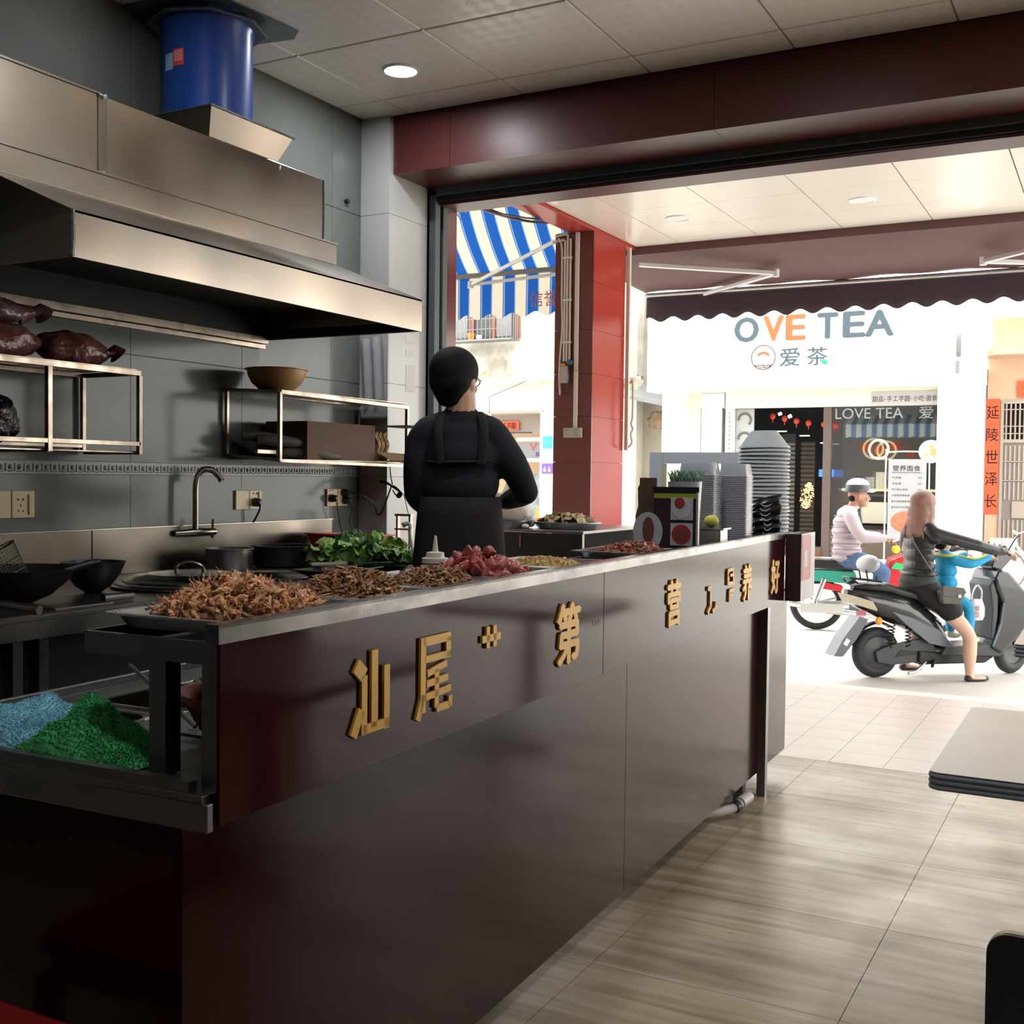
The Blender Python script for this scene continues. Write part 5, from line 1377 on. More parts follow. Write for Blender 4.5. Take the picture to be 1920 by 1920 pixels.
# large mirror letters
mm('mirror_letter', (.62, .62, .64), .10, 1.0)
mm('letter_copper', (.46, .17, .08), .25, .7); mm('letter_slate', (.09, .13, .17), .25, .6); mm('letter_cream', (.80, .72, .48), .4)
for ch, x0_, x1_, m_ in (('L', -5.61, -5.36, 'letter_cream'), ('O', -5.28, -4.93, 'letter_slate'), ('V', -4.83, -4.55, 'letter_copper'), ('E', -4.49, -4.22, 'letter_copper'),
                          ('T', -4.02, -3.75, 'letter_slate'), ('E', -3.65, -3.36, 'letter_slate'), ('A', -3.33, -2.96, 'letter_slate')):
    g = 0.36
    writing(ch, ((x0_ + x1_) / 2, 16.995, 3.28 + g / 2), x1_ - x0_, g, m_, fs_, 'letter', 0.03, '-y', bold=.016)
writing('爱', (-4.44, 16.995, 3.02), .30, .27, 'letter_slate', fs_, 'character', 0.02, '-y', offset=.015)
writing('茶', (-4.03, 16.995, 3.02), .30, .27, 'letter_slate', fs_, 'character', 0.02, '-y', offset=.015)
part('leaf', MB().ell((-3.92, 16.975, 2.93), (.055, .006, .035), rot=(0, .6, 0)), mm('leaf_green', (.03, .55, .18), .4), fs_, world=True, smooth=True)
lg = part('emblem', MB().lathe([(.175, 0), (.19, 0), (.19, .02), (.175, .02)], (-4.84, 16.995, 3.03), 40, rot=(PI / 2, 0, 0), close=True), mm('emblem_grey', (.12, .09, .09), .4), fs_, world=True)
part('emblem_arch', MB().prism([(.10 * math.cos(a), .07 * math.sin(a)) for a in [PI * k / 10 for k in range(11)]] + [(-.06, 0), (-.03, .03), (.03, .03), (.06, 0)], (-4.84, 16.985, 3.05), (1, 0, 0), (0, 0, 1), (0, -.01, 0)), 'letter_copper', fs_, world=True)
part('emblem_base', MB().prism([(-.14, 0), (.14, 0), (.10, -.05), (-.10, -.05)], (-4.84, 16.985, 2.92), (1, 0, 0), (0, 0, 1), (0, -.01, 0)), 'emblem_grey', fs_, world=True)
writing('Love Tea', (-4.84, 16.972, 2.895), .19, .035, 'white_enamel', fs_, 'lettering', .001, '-y')
# window and interior
mm('glass', (.9, .95, .95), .02, trans=1.0, alpha=.18)
tp('window_post', MB().box(-5.56, -5.42, 17.44, 17.54, .02, 2.295), 'white_plastic')
hol = MB()
for k in range(14): hol.box(-5.50, -5.48, 17.436, 17.441, 1.30 + k * .07, 1.335 + k * .07)
tp('post_slots', hol, 'aluminium_dark')
gp = tp('patterned_panel', MB().box(-5.41, -5.12, 17.52, 17.535, .3, 2.29), mm('panel_grey', (.34, .36, .37), .5))
for k in range(4):
    part('swirl', MB().tube([(-5.27 + .10 * math.cos(a), 17.515, 2.12 - k * .30 + .10 * math.sin(a)) for a in [i * .5 - .8 for i in range(9)]], [.018] * 9, 6), mm('panel_dark', (.10, .10, .11), .5) if k == 0 else 'panel_dark', gp, world=True, smooth=True)
tp('window_post', MB().box(-4.02, -3.90, 17.42, 17.52, .02, 2.295), mm('post_brown', (.10, .075, .07), .4))
gl = tp('window_glass', MB().box(-3.90, -2.37, 17.46, 17.468, .9, 2.295), 'glass')
mm('etched', (.55, .60, .62), .5, alpha=.28)
writing('LOVE TEA', (-3.36, 17.457, 2.19), .98, .16, 'etched', gl, 'etched_lettering', .0006, '-y')
writing('爱', (-2.55, 17.457, 2.19), .20, .18, 'etched', gl, 'etched_lettering', .0006, '-y')
mm('interior_dark', (.055, .060, .062), .6); mm('interior_grey', (.24, .25, .26), .7); mm('interior_wood', (.10, .075, .055), .6)
tp('back_wall', MB().box(-6.0, -1.95, 20.2, 20.3, 0.02, 2.9), 'interior_dark')
tp('side_wall', MB().box(-6.1, -6.0, 17.5, 20.2, 0.02, 2.9), 'interior_grey')
tp('side_wall', MB().box(-1.95, -1.85, 17.5, 20.2, .02, 2.9), 'interior_grey')
tp('inner_wall', MB().box(-4.35, -1.95, 19.4, 19.5, .02, 2.9), 'interior_grey')
tp('ceiling_board', MB().box(-6.1, -1.86, 17.46, 20.3, 2.55, 2.6), 'interior_dark')
tp('threshold', MB().box(-5.42, -4.02, 17.40, 17.6, .02, .16), 'interior_wood')
tp('sill_wall', MB().box(-3.90, -2.37, 17.44, 17.56, .02, .45), 'interior_wood')
tp('lower_glass', MB().box(-3.90, -2.37, 17.46, 17.468, .451, .895), 'glass')
tp('red_mat', MB().box(-5.1, -4.0, 17.3, 17.4, .0205, .03), 'red_plastic')
# slatted panels in the doorway
for x0_, zt, c_ in ((-5.05, 1.95, 'interior_grey'), (-4.72, 1.82, 'interior_wood')):
    s_ = tp('slatted_panel', MB().box(x0_, x0_ + .22, 18.95, 19.0, .1, zt), 'interior_dark')
    for k in range(22): part('slat', MB().box(x0_ - .005, x0_ + .225, 18.92, 18.945, .2 + k * .074, .245 + k * .074), c_, s_, world=True)
for x, z in ((-5.08, 1.975), (-4.70, 1.90), (-4.36, 1.78)): tp('spot_light', MB().box(x, x + .16, 18.7, 18.74, z, z + .018), 'lit_panel')
sg = tp('blue_sign', MB().box(-4.42, -4.18, 18.9, 18.93, 1.24, 1.36), 'blue_glow')
tp('spot_lamp', MB().cyl((-4.92, 18.2, 2.235), (-4.87, 18.2, 2.255), .026), 'lit_panel'); tp('spot_lamp', MB().cyl((-4.76, 18.2, 2.19), (-4.71, 18.2, 2.215), .028), 'lit_panel')
# fairy light tree
fl_ = thing('fairy_light_tree', 'cone of warm fairy lights glowing in the tea shop doorway', 'fairy lights', (-4.53, 18.6, .7))
r = random.Random(4); fm_ = MB()
for k in range(210):
    t = r.random(); a = r.uniform(0, 6.3); q = .115 * math.sin(PI * (.12 + t * .8)) * math.sqrt(r.random())
    fm_.cbox((-4.53 + q * math.cos(a) + (t - .5) * .06, 18.6 + q * math.sin(a), .72 + .42 * t), (.011, .011, .011))
part('bulbs', fm_, 'warm_glow', fl_, world=True, kind='stuff')
# red lantern bunting
for k, (x, z) in enumerate(((-4.93, 2.19), (-4.74, 2.15), (-4.55, 2.11), (-4.36, 2.075), (-4.12, 2.05), (-3.95, 2.03))):
    l_ = thing('red_lantern', ['red paper lantern', 'red paper lantern', 'red paper lantern', 'red paper lantern', 'red paper lantern', 'red paper lantern'][k] + [' beside the spot lamps', ' second from the spot lamps', ' in the middle of the hanging row', ' fourth along the hanging row', ' nearest left of the dark window post', ' at the right end of the hanging row'][k], 'lantern', (x, 17.9, z), group='red lanterns hung in a row inside the tea shop')
    part('body', MB().ell((0, 0, 0), (.048, .03, .052), n=10, m=6), 'red_plastic', l_, smooth=True)
    part('tassel', MB().box(-.006, .006, -.006, .006, -.10, -.045), 'red_plastic', l_)
# inner striped pelmet
stripe_mat('stripe_pale', (0.10, 0.20, 0.36), (0.62, 0.68, 0.70), (0.3, 0.4, 0.5))
for n_ in M['stripe_pale'].node_tree.nodes:
    if n_.type == 'MATH' and n_.operation == 'MULTIPLY': n_.inputs[1].default_value = 1 / 0.155
pe = thing('pelmet_awning', 'small striped pelmet awning inside the tea shop window', 'awning', (-3.1, 18.0, 2.0))
part('slope', MB().grid(lambda u, v: (-3.80 + 1.42 * u, 18.3 - .35 * v, 2.20 - .15 * v), 30, 3), 'stripe_pale', pe, world=True)
part('valance', MB().grid(lambda u, v: (-3.80 + 1.42 * u, 17.95, 2.05 - (.20 + .012 * math.cos(u * 1.42 * 2 * PI / .155)) * v), 90, 2), 'stripe_pale', pe, world=True)
# round lit picture, red discs, round food sticker
rl = thing('ring_lamp', 'round yellow ring lamp around a dish picture on the tea shop wall', 'lamp', (-3.50, 18.9, 1.66))
part('ring', MB().tube([(-3.47 + .15 * math.cos(2 * PI * k / 32), 18.9, 1.69 + .15 * math.sin(2 * PI * k / 32)) for k in range(32)], .018, 8, closed=True), 'warm_ring', rl, world=True, smooth=True)
part('dish', MB().ell((-3.46, 18.92, 1.67), (.085, .02, .075)), mm('dish_red', (.50, .14, .07), .5), rl, world=True, smooth=True)
for k, (x, z, q) in enumerate(((-3.68, 1.72, .085), (-3.23, 1.74, .08), (-2.99, 1.62, .07))):
    solo('red_disc', MB().cyl((x, 19.0, z), (x, 19.02, z), q, n=24), 'red_plastic', ['red paper disc left of the glowing ring lamp', 'red paper disc right of the glowing ring lamp', 'lowest red paper disc, nearest the menu poster'][k], 'paper disc', 'red paper discs on the tea shop wall')
stk = solo('round_sticker', MB().cyl((-2.47, 17.452, 1.62), (-2.47, 17.458, 1.62), .17, n=36), 'cream_panel', 'round pale food sticker on the right of the tea shop glass', 'sticker')
part('food', MB().prism([(-.09, -.06), (.09, -.06), (.07, .02), (.02, .10), (-.03, .08), (-.08, .0)], (-2.47, 17.451, 1.62), (1, 0, 0), (0, 0, 1), (0, -.003, 0)), mm('food_yellow', (.75, .48, .20), .6), stk)
# menu poster stand
mp_ = thing('menu_poster', 'tall pale menu poster with rows of text on a rounded stand', 'poster', (-2.72, 17.0, .02))
part('sheet', MB().box(-2.98, -2.46, 17.0, 17.01, .35, 1.50), mm('poster_pale', (.30, .31, .325), .5), mp_, world=True)
part('stand', MB().tube(smoothpts([(-3.02, 17.03, .02), (-3.02, 17.03, 1.50), (-2.97, 17.03, 1.60), (-2.50, 17.03, 1.60), (-2.43, 17.03, 1.52), (-2.43, 17.03, .02)], 5), .012, 6), 'aluminium', mp_, world=True, smooth=True)
writing('营养面食', (-2.73, 16.998, 1.37), .38, .085, 'text_grey', mp_, 'lettering', .0006, '-y', offset=.02)
part('rule', MB().box(-2.93, -2.53, 16.997, 16.999, 1.305, 1.312), 'text_grey', mp_, world=True)
for k, (s_, p_, w_) in enumerate((('牛肉面', '8元', .13), ('瓜丝面', '8元', .13), ('手打鱼丸米粉', '15元', .22), ('大肠营养猪肚面', '15元', .25), ('鱼丸猪肠面套餐', '15元', .25), ('鱼丸汤/牛肉汤猪肠套餐面', '18元', .38))):
    z = 1.235 - k * .085
    writing(s_, (-2.93 + w_ / 2, 16.998, z), w_, .032, 'text_grey', mp_, 'lettering', .0005, '-y')
    writing(p_, (-2.545, 16.998, z), .05, .026, 'text_grey', mp_, 'lettering', .0005, '-y')
part('picture', MB().ell((-2.72, 17.0, .60), (.22, .008, .16)), mm('poster_meat', (.46, .16, .09), .6, var=.4, vscale=14), mp_, world=True, smooth=True)
# counter, boards and machine inside the window
tp('inner_counter', MB().box(-3.85, -2.40, 18.2, 18.8, .02, 1.02), 'interior_wood')
tp('inner_counter_top', MB().box(-3.88, -2.40, 18.15, 18.85, 1.022, 1.06), mm('lit_edge', (.8, .75, .5), .5, emit=(1, .85, .5), estr=.4))
for k, (x, w_, h_, m_) in enumerate(((-3.70, .10, .20, 'interior_dark'), (-3.55, .12, .18, 'card_white'), (-3.40, .14, .26, 'cream_shade'), (-3.22, .16, .24, 'interior_dark'))):
    solo('counter_card', MB().box(x, x + w_, 18.3 + k * .02, 18.32 + k * .02, 1.0605, 1.0605 + h_), m_, ['dark box at the left end of the inner counter', 'small pale card on the inner counter', 'taller cream card on the inner counter', 'dark tilted card right of the cream one'][k], 'card')
mc = thing('drink_machine', 'black and cream machine standing in the tea shop window', 'machine', (-3.20, 17.9, .5))
part('body', MB().box(-3.55, -3.05, 17.75, 18.0, .50, .98), 'black_plastic', mc, world=True, bevel=.03)
part('panel', MB().box(-3.50, -3.12, 17.74, 17.749, .54, .86), 'cream_shade', mc, world=True)
clk = thing('person', 'person in dark clothes seen from the side behind the tea shop counter', 'person', (-3.02, 19.0, .02))
# round projecting sign
rs_ = thing('round_sign', 'round double sided sign projecting from the tea shop corner', 'sign', (-2.02, 16.6, 3.1))
part('drum', MB().lathe([(.0001, -.03), (.21, -.03), (.21, .03), (.0001, .03)], (-2.02, 16.6, 3.10), 36, rot=(0, PI / 2, .1)), mm('sign_side', (.20, .21, .23), .4), rs_, world=True)
part('face', MB().lathe([(.0001, 0), (.19, 0), (.19, .006), (.0001, .006)], (-1.988, 16.6, 3.10), 36, rot=(0, PI / 2, .1)), 'cream_panel', rs_, world=True)
part('arm', MB().bar((-2.02, 16.6, 3.32), (-2.05, 17.0, 3.36), .05, .06).cbox((-2.02, 16.62, 3.34), (.13, .08, .05), (0, .4, 0)), 'cream_shade', rs_, world=True)
part('name_plate', MB().box(-2.045, -1.995, 16.5, 16.7, 2.66, 2.83), 'sign_side', rs_, world=True)

# =================== RIGHT BUILDING ===================
rbz = thing('peach_house', 'peach painted house to the right of the tea shop', 'house', (0.2, 18.3, .02))
def hp2(name, mb, m, **k): return part(name, mb, m, rbz, world=True, **k)
hp2('lintel', MB().box(-1.715, 5.0, 17.9, 18.15, 3.04, 4.8), 'peach')
hp2('upper_band', MB().box(-1.715, 5.0, 17.55, 17.898, 3.56, 4.8), 'fascia_white')
hp2('recess_wall', MB().box(-1.84, -1.60, 18.6, 18.8, .02, 3.2).box(-1.60, 5.0, 18.6, 18.8, 2.42, 3.2), 'peach')
hp2('recess_ceiling', MB().box(-1.84, 5.0, 18.15, 18.6, 3.05, 3.12), 'peach')
cpt = solo('door_couplet', MB().box(-1.865, -1.655, 18.585, 18.598, .70, 2.44), mm('couplet_red', (.80, .12, .05), .7), 'vertical red couplet banner with black brushed characters beside the gate', 'banner')
for k, ch in enumerate('延陵世泽长'):
    w = writing(ch, (-1.755, 18.584, 2.24 - k * .335), .17, .20, 'hole_dark', cpt, 'character', .0008, '-y', offset=.01)
tpb = solo('door_banner', MB().box(-1.42, -.2, 18.56, 18.585, 2.46, 2.70), 'couplet_red', 'red paper banner above the metal gate', 'banner')
writing('金玉满堂', (-.82, 18.555, 2.57), 1.05, .17, 'hole_dark', tpb, 'lettering', .0008, '-y', offset=.01)
gt_ = thing('metal_gate', 'grey metal gate with vertical bars and pierced panels', 'gate', (-1.0, 18.6, .1))
mm('gate_metal', (.40, .35, .31), .5, .3)
part('frame', MB().box(-1.64, -1.60, 18.57, 18.61, .05, 2.42).box(-1.60, -.2, 18.57, 18.61, 2.38, 2.42).box(-1.60, -.2, 18.57, 18.61, 1.78, 1.83).box(-1.60, -.2, 18.57, 18.61, .05, .12).box(-.2, -.16, 18.57, 18.61, .05, 2.42), 'gate_metal', gt_, world=True)
part('back_panel', MB().box(-1.60, -.2, 18.595, 18.605, .12, 1.78), mm('gate_dark', (.22, .19, .17), .6), gt_, world=True)
part('back_void', MB().box(-1.60, -.2, 18.70, 18.72, 1.83, 2.38), 'hole_dark', gt_, world=True)
for k in range(22):
    x = -1.575 + k * .062
    part('bar', MB().box(x, x + .022, 18.575, 18.594, 1.83, 2.38), 'gate_metal', gt_, world=True)
    for (a, b) in ((1.50, 1.74), (1.22, 1.48), (.92, 1.19), (.20, .62)): part('bar', MB().box(x, x + .026, 18.578, 18.594, a, b), 'gate_metal', gt_, world=True)
for z in (2.27, 2.02, 1.91, 1.49, 1.205): part('rail', MB().box(-1.60, -.2, 18.572, 18.594, z, z + .014), 'gate_metal', gt_, world=True)
part('plate', MB().box(-1.46, -.3, 18.57, 18.594, .65, .90), 'gate_metal', gt_, world=True)
# parked bicycle
def wheel(mb, c, R, n=28, tr=.014, axis='x'):
    c = Vector(c); pts = []
    for k in range(n):
        a = 2 * PI * k / n
        pts.append(c + (Vector((0, R * math.cos(a), R * math.sin(a))) if axis == 'x' else Vector((R * math.cos(a), 0, R * math.sin(a)))))
    mb.tube(pts, tr, 8, closed=True)
bc = thing('bicycle', 'white city bicycle with a front basket parked before the gate', 'bicycle', (-.95, 16.4, -.25), rz=.45)
for x, nm in ((-.42, 'wheel'), (.42, 'wheel')):
    w = MB(); wheel(w, (x, 0, .28), .26, tr=.014, axis='y'); wp = part('wheel', w, mm('tyre_grey', (.16, .15, .14), .6) if x < 0 else 'tyre_grey', bc, smooth=True)
    s_ = MB()
    for k in range(12): a = 2 * PI * k / 12; s_.tube([(x, 0, .28), (x + .25 * math.cos(a), 0, .28 + .25 * math.sin(a))], .0015, 4)
    part('spokes', s_, 'aluminium', wp, kind='stuff')
mm('bike_white', (.75, .75, .76), .35)
part('frame', MB().tube(smoothpts([(-.30, 0, .66), (-.24, 0, .52), (-.10, 0, .32), (.02, 0, .27)], 4), .016, 8).tube([(.02, 0, .27), (.16, 0, .70)], .014, 8).tube([(.02, 0, .27), (.42, 0, .28), (.13, 0, .60)], .009, 8).tube(smoothpts([(-.29, 0, .62), (-.18, 0, .50), (-.02, 0, .42), (.09, 0, .48)], 4), .012, 8), 'bike_white', bc, smooth=True)
part('fork', MB().tube([(-.30, 0, .72), (-.33, 0, .55), (-.42, .03, .28)], .010, 8).tube([(-.33, 0, .55), (-.42, -.03, .28)], .010, 8), 'bike_white', bc, smooth=True)
part('handlebar', MB().tube(smoothpts([(-.18, .26, .76), (-.26, .20, .80), (-.30, .0, .76), (-.26, -.20, .80), (-.18, -.26, .76)], 4), .009, 8), 'aluminium', bc, smooth=True)
bkm = MB()
for k in range(9):
    z = .50 + k * .024; a = .10 + .003 * k
    bkm.tube([(-.56 + .1 - a, -a, z), (-.46 + a, -a, z), (-.46 + a, a, z), (-.46 - a, a, z)], .002, 4, closed=True)
for k in range(24):
    t = k / 24 * 4; s_ = int(t); f = (t - s_) * 2 - 1
    p = [(f, -1), (1, f), (-f, 1), (-1, -f)][s_]
    bkm.tube([(-.46 + p[0] * .10, p[1] * .10, .50), (-.46 + p[0] * .124, p[1] * .124, .70)], .002, 4)
part('basket', bkm, 'bike_white', bc, kind='stuff')
part('basket_lining', MB().box(-.56, -.36, -.10, .10, .50, .505).box(-.57, -.565, -.1, .1, .5, .69).box(-.355, -.35, -.1, .1, .5, .69), 'white_plastic', bc)
part('saddle', MB().ell((.19, 0, .74), (.12, .065, .03)), 'aluminium_dark', bc, smooth=True)
part('chain_guard', MB().box(.0, .36, -.03, -.02, .24, .31), 'bike_white', bc, bevel=.02)
part('pedal', MB().box(-.02, .05, -.10, -.04, .16, .18), 'black_plastic', bc)
part('mudguard', MB().tube([(-.42 + .285 * math.cos(a), 0, .28 + .285 * math.sin(a)) for a in [i * .25 for i in range(3, 13)]], .010, 6), 'bike_white', bc, smooth=True)

# =================== OLD BUILDING ON THE LEFT OF THE TEA SHOP ===================
ob = thing('old_building', 'old stained white plastered building left of the tea shop', 'building', (-10, 18.2, .02))
def op(name, mb, m, **k): return part(name, mb, m, ob, world=True, **k)
op('upper_wall', MB().box(-15, -7.3, 18.0, 18.3, 2.93, 4.9), 'plaster_stained')
op('ledge', MB().box(-15, -7.3, 17.80, 17.999, 2.87, 2.935), 'plaster_white')
op('lower_wall', MB().box(-15, -7.3, 18.0, 18.3, 2.33, 2.869), 'plaster_white')
op('shop_lintel', MB().box(-15, -9.06, 17.95, 17.999, 2.31, 2.36), 'aluminium_dark')
op('pillar', MB().box(-9.05, -8.3, 17.85, 17.999, .02, 2.33), 'plaster_white')
op('lower_pier', MB().box(-8.3, -7.3, 18.0, 18.3, .02, 2.33), 'plaster_white')
op('grey_wall', MB().box(-7.35, -5.6, 18.3, 18.6, .02, 4.9), 'plaster_grey')
op('crumbled_patch', lump((-7.0, 18.30, 2.16), (.22, .06, .17), 4), mm('brick_rough', (.40, .29, .20), .95, var=.5, vscale=12, bump=1, bscale=14))
op('lean_to_roof', MB().add([(-7.6, 17.6, 2.62), (-6.62, 17.6, 2.42), (-6.62, 18.3, 2.50), (-7.6, 18.3, 2.95), (-7.6, 17.6, 2.56), (-6.62, 17.6, 2.36), (-6.62, 18.3, 2.44), (-7.6, 18.3, 2.89)],
   [(0, 1, 2, 3), (4, 7, 6, 5), (0, 4, 5, 1), (1, 5, 6, 2), (2, 6, 7, 3), (3, 7, 4, 0)]), 'interior_grey')
for k in range(9): op('palm_leaf', MB().prism([(0, -.006), (.5, 0), (0, .006)], (-7.45, 17.5, 2.55 + .01 * k), Vector((.9, 0, .12 * (k - 3) / 4)).normalized(), (0, 0, 1), (0, .003, 0)), mm('palm', (.25, .36, .22), .6) if k == 0 else 'palm')
# caged window
wdw = op('caged_window', MB().box(-11.2, -9.55, 17.97, 17.999, 3.66, 4.5), mm('glass_dark', (.06, .07, .08), .15))
for x in (-11.0, -10.55, -10.10, -9.62): part('frame', MB().box(x, x + .07, 17.93, 17.969, 3.66, 4.5), mm('wood_brown', (.26, .10, .06), .7) if x == -11.0 else 'wood_brown', wdw, world=True)
part('curtain', MB().box(-10.9, -10.62, 17.955, 17.969, 3.7, 4.5), 'interior_grey', wdw, world=True); part('curtain', MB().box(-10.02, -9.70, 17.955, 17.969, 3.7, 4.5), 'interior_grey', wdw, world=True)
cg = MB()
for k in range(20): cg.bar((-11.15 + k * .085, 17.62, 3.62), (-11.15 + k * .085, 17.62, 4.3), .010, .010)
for z in (3.62, 3.80, 3.98): cg.bar((-11.2, 17.62, z), (-9.53, 17.62, z), .010, .010)
for k in range(5): cg.bar((-9.53, 17.62 + k * .08, 3.62), (-9.53, 17.62 + k * .08, 4.3), .01, .01)
cg.box(-11.2, -9.53, 17.62, 17.95, 3.60, 3.62)
part('cage', cg, 'aluminium_dark', wdw, world=True, kind='stuff')
part('pot', MB().lathe([(.0001, 0), (.05, 0), (.07, .14), (.0001, .14)], (-10.45, 17.8, 3.621), 12), 'orange_plastic', wdw, world=True)
part('pot', MB().lathe([(.0001, 0), (.05, 0), (.06, .10), (.0001, .10)], (-10.28, 17.8, 3.621), 12), 'white_plastic', wdw, world=True)
# shop under it
op('shop_back', MB().box(-15, -8.6, 20.2, 20.3, .02, 2.6), 'peach')
op('shop_ceiling', MB().box(-15, -8.6, 18.3, 20.3, 2.45, 2.5), 'plaster_white')
op('shop_side', MB().box(-8.7, -8.6, 18.3, 20.2, .02, 2.45), 'plaster_white')
hb = op('hanging_board', MB().box(-12.5, -9.06, 18.35, 18.4, 1.96, 2.31), mm('board_taupe', (.30, .26, .235), .8))
rbn = solo('shop_banner', MB().box(-10.75, -9.72, 18.30, 18.32, 2.03, 2.19), 'couplet_red', 'red banner with dark characters under the old building ledge', 'banner')
writing('生意兴隆', (-10.18, 18.295, 2.11), .86, .12, 'hole_dark', rbn, 'lettering', .0006, '-y', offset=.01)
solo('purple_notice', MB().box(-9.17, -9.06, 18.30, 18.33, 1.95, 2.07), mm('purple', (.16, .07, .35), .5), 'small purple notice beside the white pillar', 'notice')
lmp = solo('bulb_lamp', MB().ell((-10.0, 17.7, 2.26), (.035, .035, .035)), 'warm_glow', 'small glowing orange bulb hanging below the ledge', 'lamp', smooth=True)
part('cord', MB().tube([(-10.0, 17.7, 2.29), (-10.0, 17.7, 2.60), (-9.3, 17.79, 2.87)], .006, 5), 'black_plastic', lmp)
solo('dark_bar', MB().box(-9.98, -9.42, 18.2, 18.25, 1.965, 1.99), 'black_plastic', 'dark horizontal bar below the red banner', 'bar')
for k, (z, x0_) in enumerate(((1.865, -9.85), (1.485, -9.64))):
    solo('light_tube', MB().cyl((x0_, 18.5, z), (-8.75, 18.5, z), .032, n=10), 'tube_glow', ['upper white light tube in the shop opposite', 'lower white light tube in the shop opposite'][k], 'light')
vs_ = solo('tyre_sign', MB().box(-10.1, -8.72, 18.6, 18.63, 1.53, 1.81), mm('sign_white', (.22, .22, .225), .5), 'pale shop sign with red letters between the two light tubes', 'sign')
writing('V', (-9.57, 18.595, 1.73), .15, .14, 'red_plastic', vs_, 'letter', .001, '-y', offset=.02)
writing('O', (-9.33, 18.595, 1.73), .17, .14, 'label_red', vs_, 'letter', .001, '-y', offset=.02)
writing('原装', (-9.41, 18.595, 1.595), .22, .09, mm('ink_blue', (.05, .05, .30), .5) and 'ink_blue', vs_, 'lettering', .001, '-y', offset=.02)
solo('display_shelf', MB().box(-10.2, -8.75, 19.0, 19.3, .02, 1.24), mm('shelf_blue', (.10, .14, .17), .5, var=.8, vscale=7, vcol=(.4, .45, .5)), 'dim display shelf of goods in the shop opposite', 'shelf')
for k, (a, b, m_) in enumerate(((.42, .62, 'orange_plastic'), (.20, .419, 'red_plastic'))):
    solo('goods_box', MB().box(-9.4, -9.08, 18.4, 18.6, a, b), m_, ['orange carton beside the white pillar', 'red crate under the orange carton'][k], 'box')
solo('cyan_poster', MB().box(-8.99, -8.80, 17.83, 17.845, 1.68, 1.90), mm('cyan', (.05, .55, .62), .5), 'cyan poster high on the white pillar', 'poster')
pz = solo('purple_poster', MB().box(-9.0, -8.79, 17.83, 17.845, 1.24, 1.42), 'purple', 'purple poster with two white vases on the white pillar', 'poster')
for x in (-8.94, -8.85): part('vase', MB().ell((x, 17.826, 1.30), (.028, .004, .03)).box(x - .008, x + .008, 17.823, 17.829, 1.31, 1.36), 'white_plastic', pz)
# =================== FURNITURE AT THE RIGHT ===================
tbn = thing('dining_table', 'grey topped dining table with a ribbed dark edge at the right', 'table', (.05, 2.60, 0))
mm('table_top', (.34, .31, .28), .30, var=.12, vscale=6)
mm('table_edge', (.17, .20, .23), .5)
def rrect(x0, x1, y0, y1, rad, k=6):
    out = []
    for cx, cy, s in ((x1 - rad, y1 - rad, 0), (x0 + rad, y1 - rad, 1), (x0 + rad, y0 + rad, 2), (x1 - rad, y0 + rad, 3)):
        for i in range(k + 1):
            th = (s + i / k) * PI / 2; out.append((cx + rad * math.cos(th), cy + rad * math.sin(th)))
    return out
part('top', MB().prism(rrect(-.309, .41, 2.247, 2.953, .020), (0, 0, .6495), (1, 0, 0), (0, 1, 0), (0, 0, .0015)), 'table_top', tbn, world=True)
part('core', MB().prism(rrect(-.306, .407, 2.250, 2.950, .018), (0, 0, .617), (1, 0, 0), (0, 1, 0), (0, 0, .0320)), 'table_edge', tbn, world=True)
for k in range(3):
    part('edge_rib', MB().tube([(x, y, .622 + k * .0105) for x, y in rrect(-.306, .407, 2.250, 2.950, .018)], .0056, 8, closed=True), 'table_edge', tbn, world=True, smooth=True)
part('post', MB().box(.03, .09, 2.57, 2.63, .02, .617), 'black_iron', tbn, world=True)
part('foot', MB().box(-.20, .32, 2.57, 2.63, 0, .025).box(.03, .09, 2.33, 2.87, 0, .0249), 'black_iron', tbn, world=True)
# second table: only its corner edge shows by the right border
tb2 = thing('dining_table', 'dark thick table edge showing at the right border beside the scooter', 'table', (.1, 4.0, 0))
part('top', MB().prism(rrect(-.310, .44, 4.165, 4.80, .02), (0, 0, .6495), (1, 0, 0), (0, 1, 0), (0, 0, .0015)), 'table_top', tb2, world=True)
part('core', MB().prism(rrect(-.307, .437, 4.168, 4.797, .018), (0, 0, .607), (1, 0, 0), (0, 1, 0), (0, 0, .0420)), 'table_edge', tb2, world=True)
for k in range(3): part('edge_rib', MB().tube([(x, y, .614 + k * .0135) for x, y in rrect(-.307, .437, 4.168, 4.797, .018)], .0056, 8, closed=True), 'table_edge', tb2, world=True, smooth=True)
part('post', MB().box(.03, .09, 4.45, 4.51, .02, .607), 'black_iron', tb2, world=True)
part('foot', MB().box(-.20, .32, 4.45, 4.51, 0, .025).box(.03, .09, 4.24, 4.72, 0, .0249), 'black_iron', tb2, world=True)
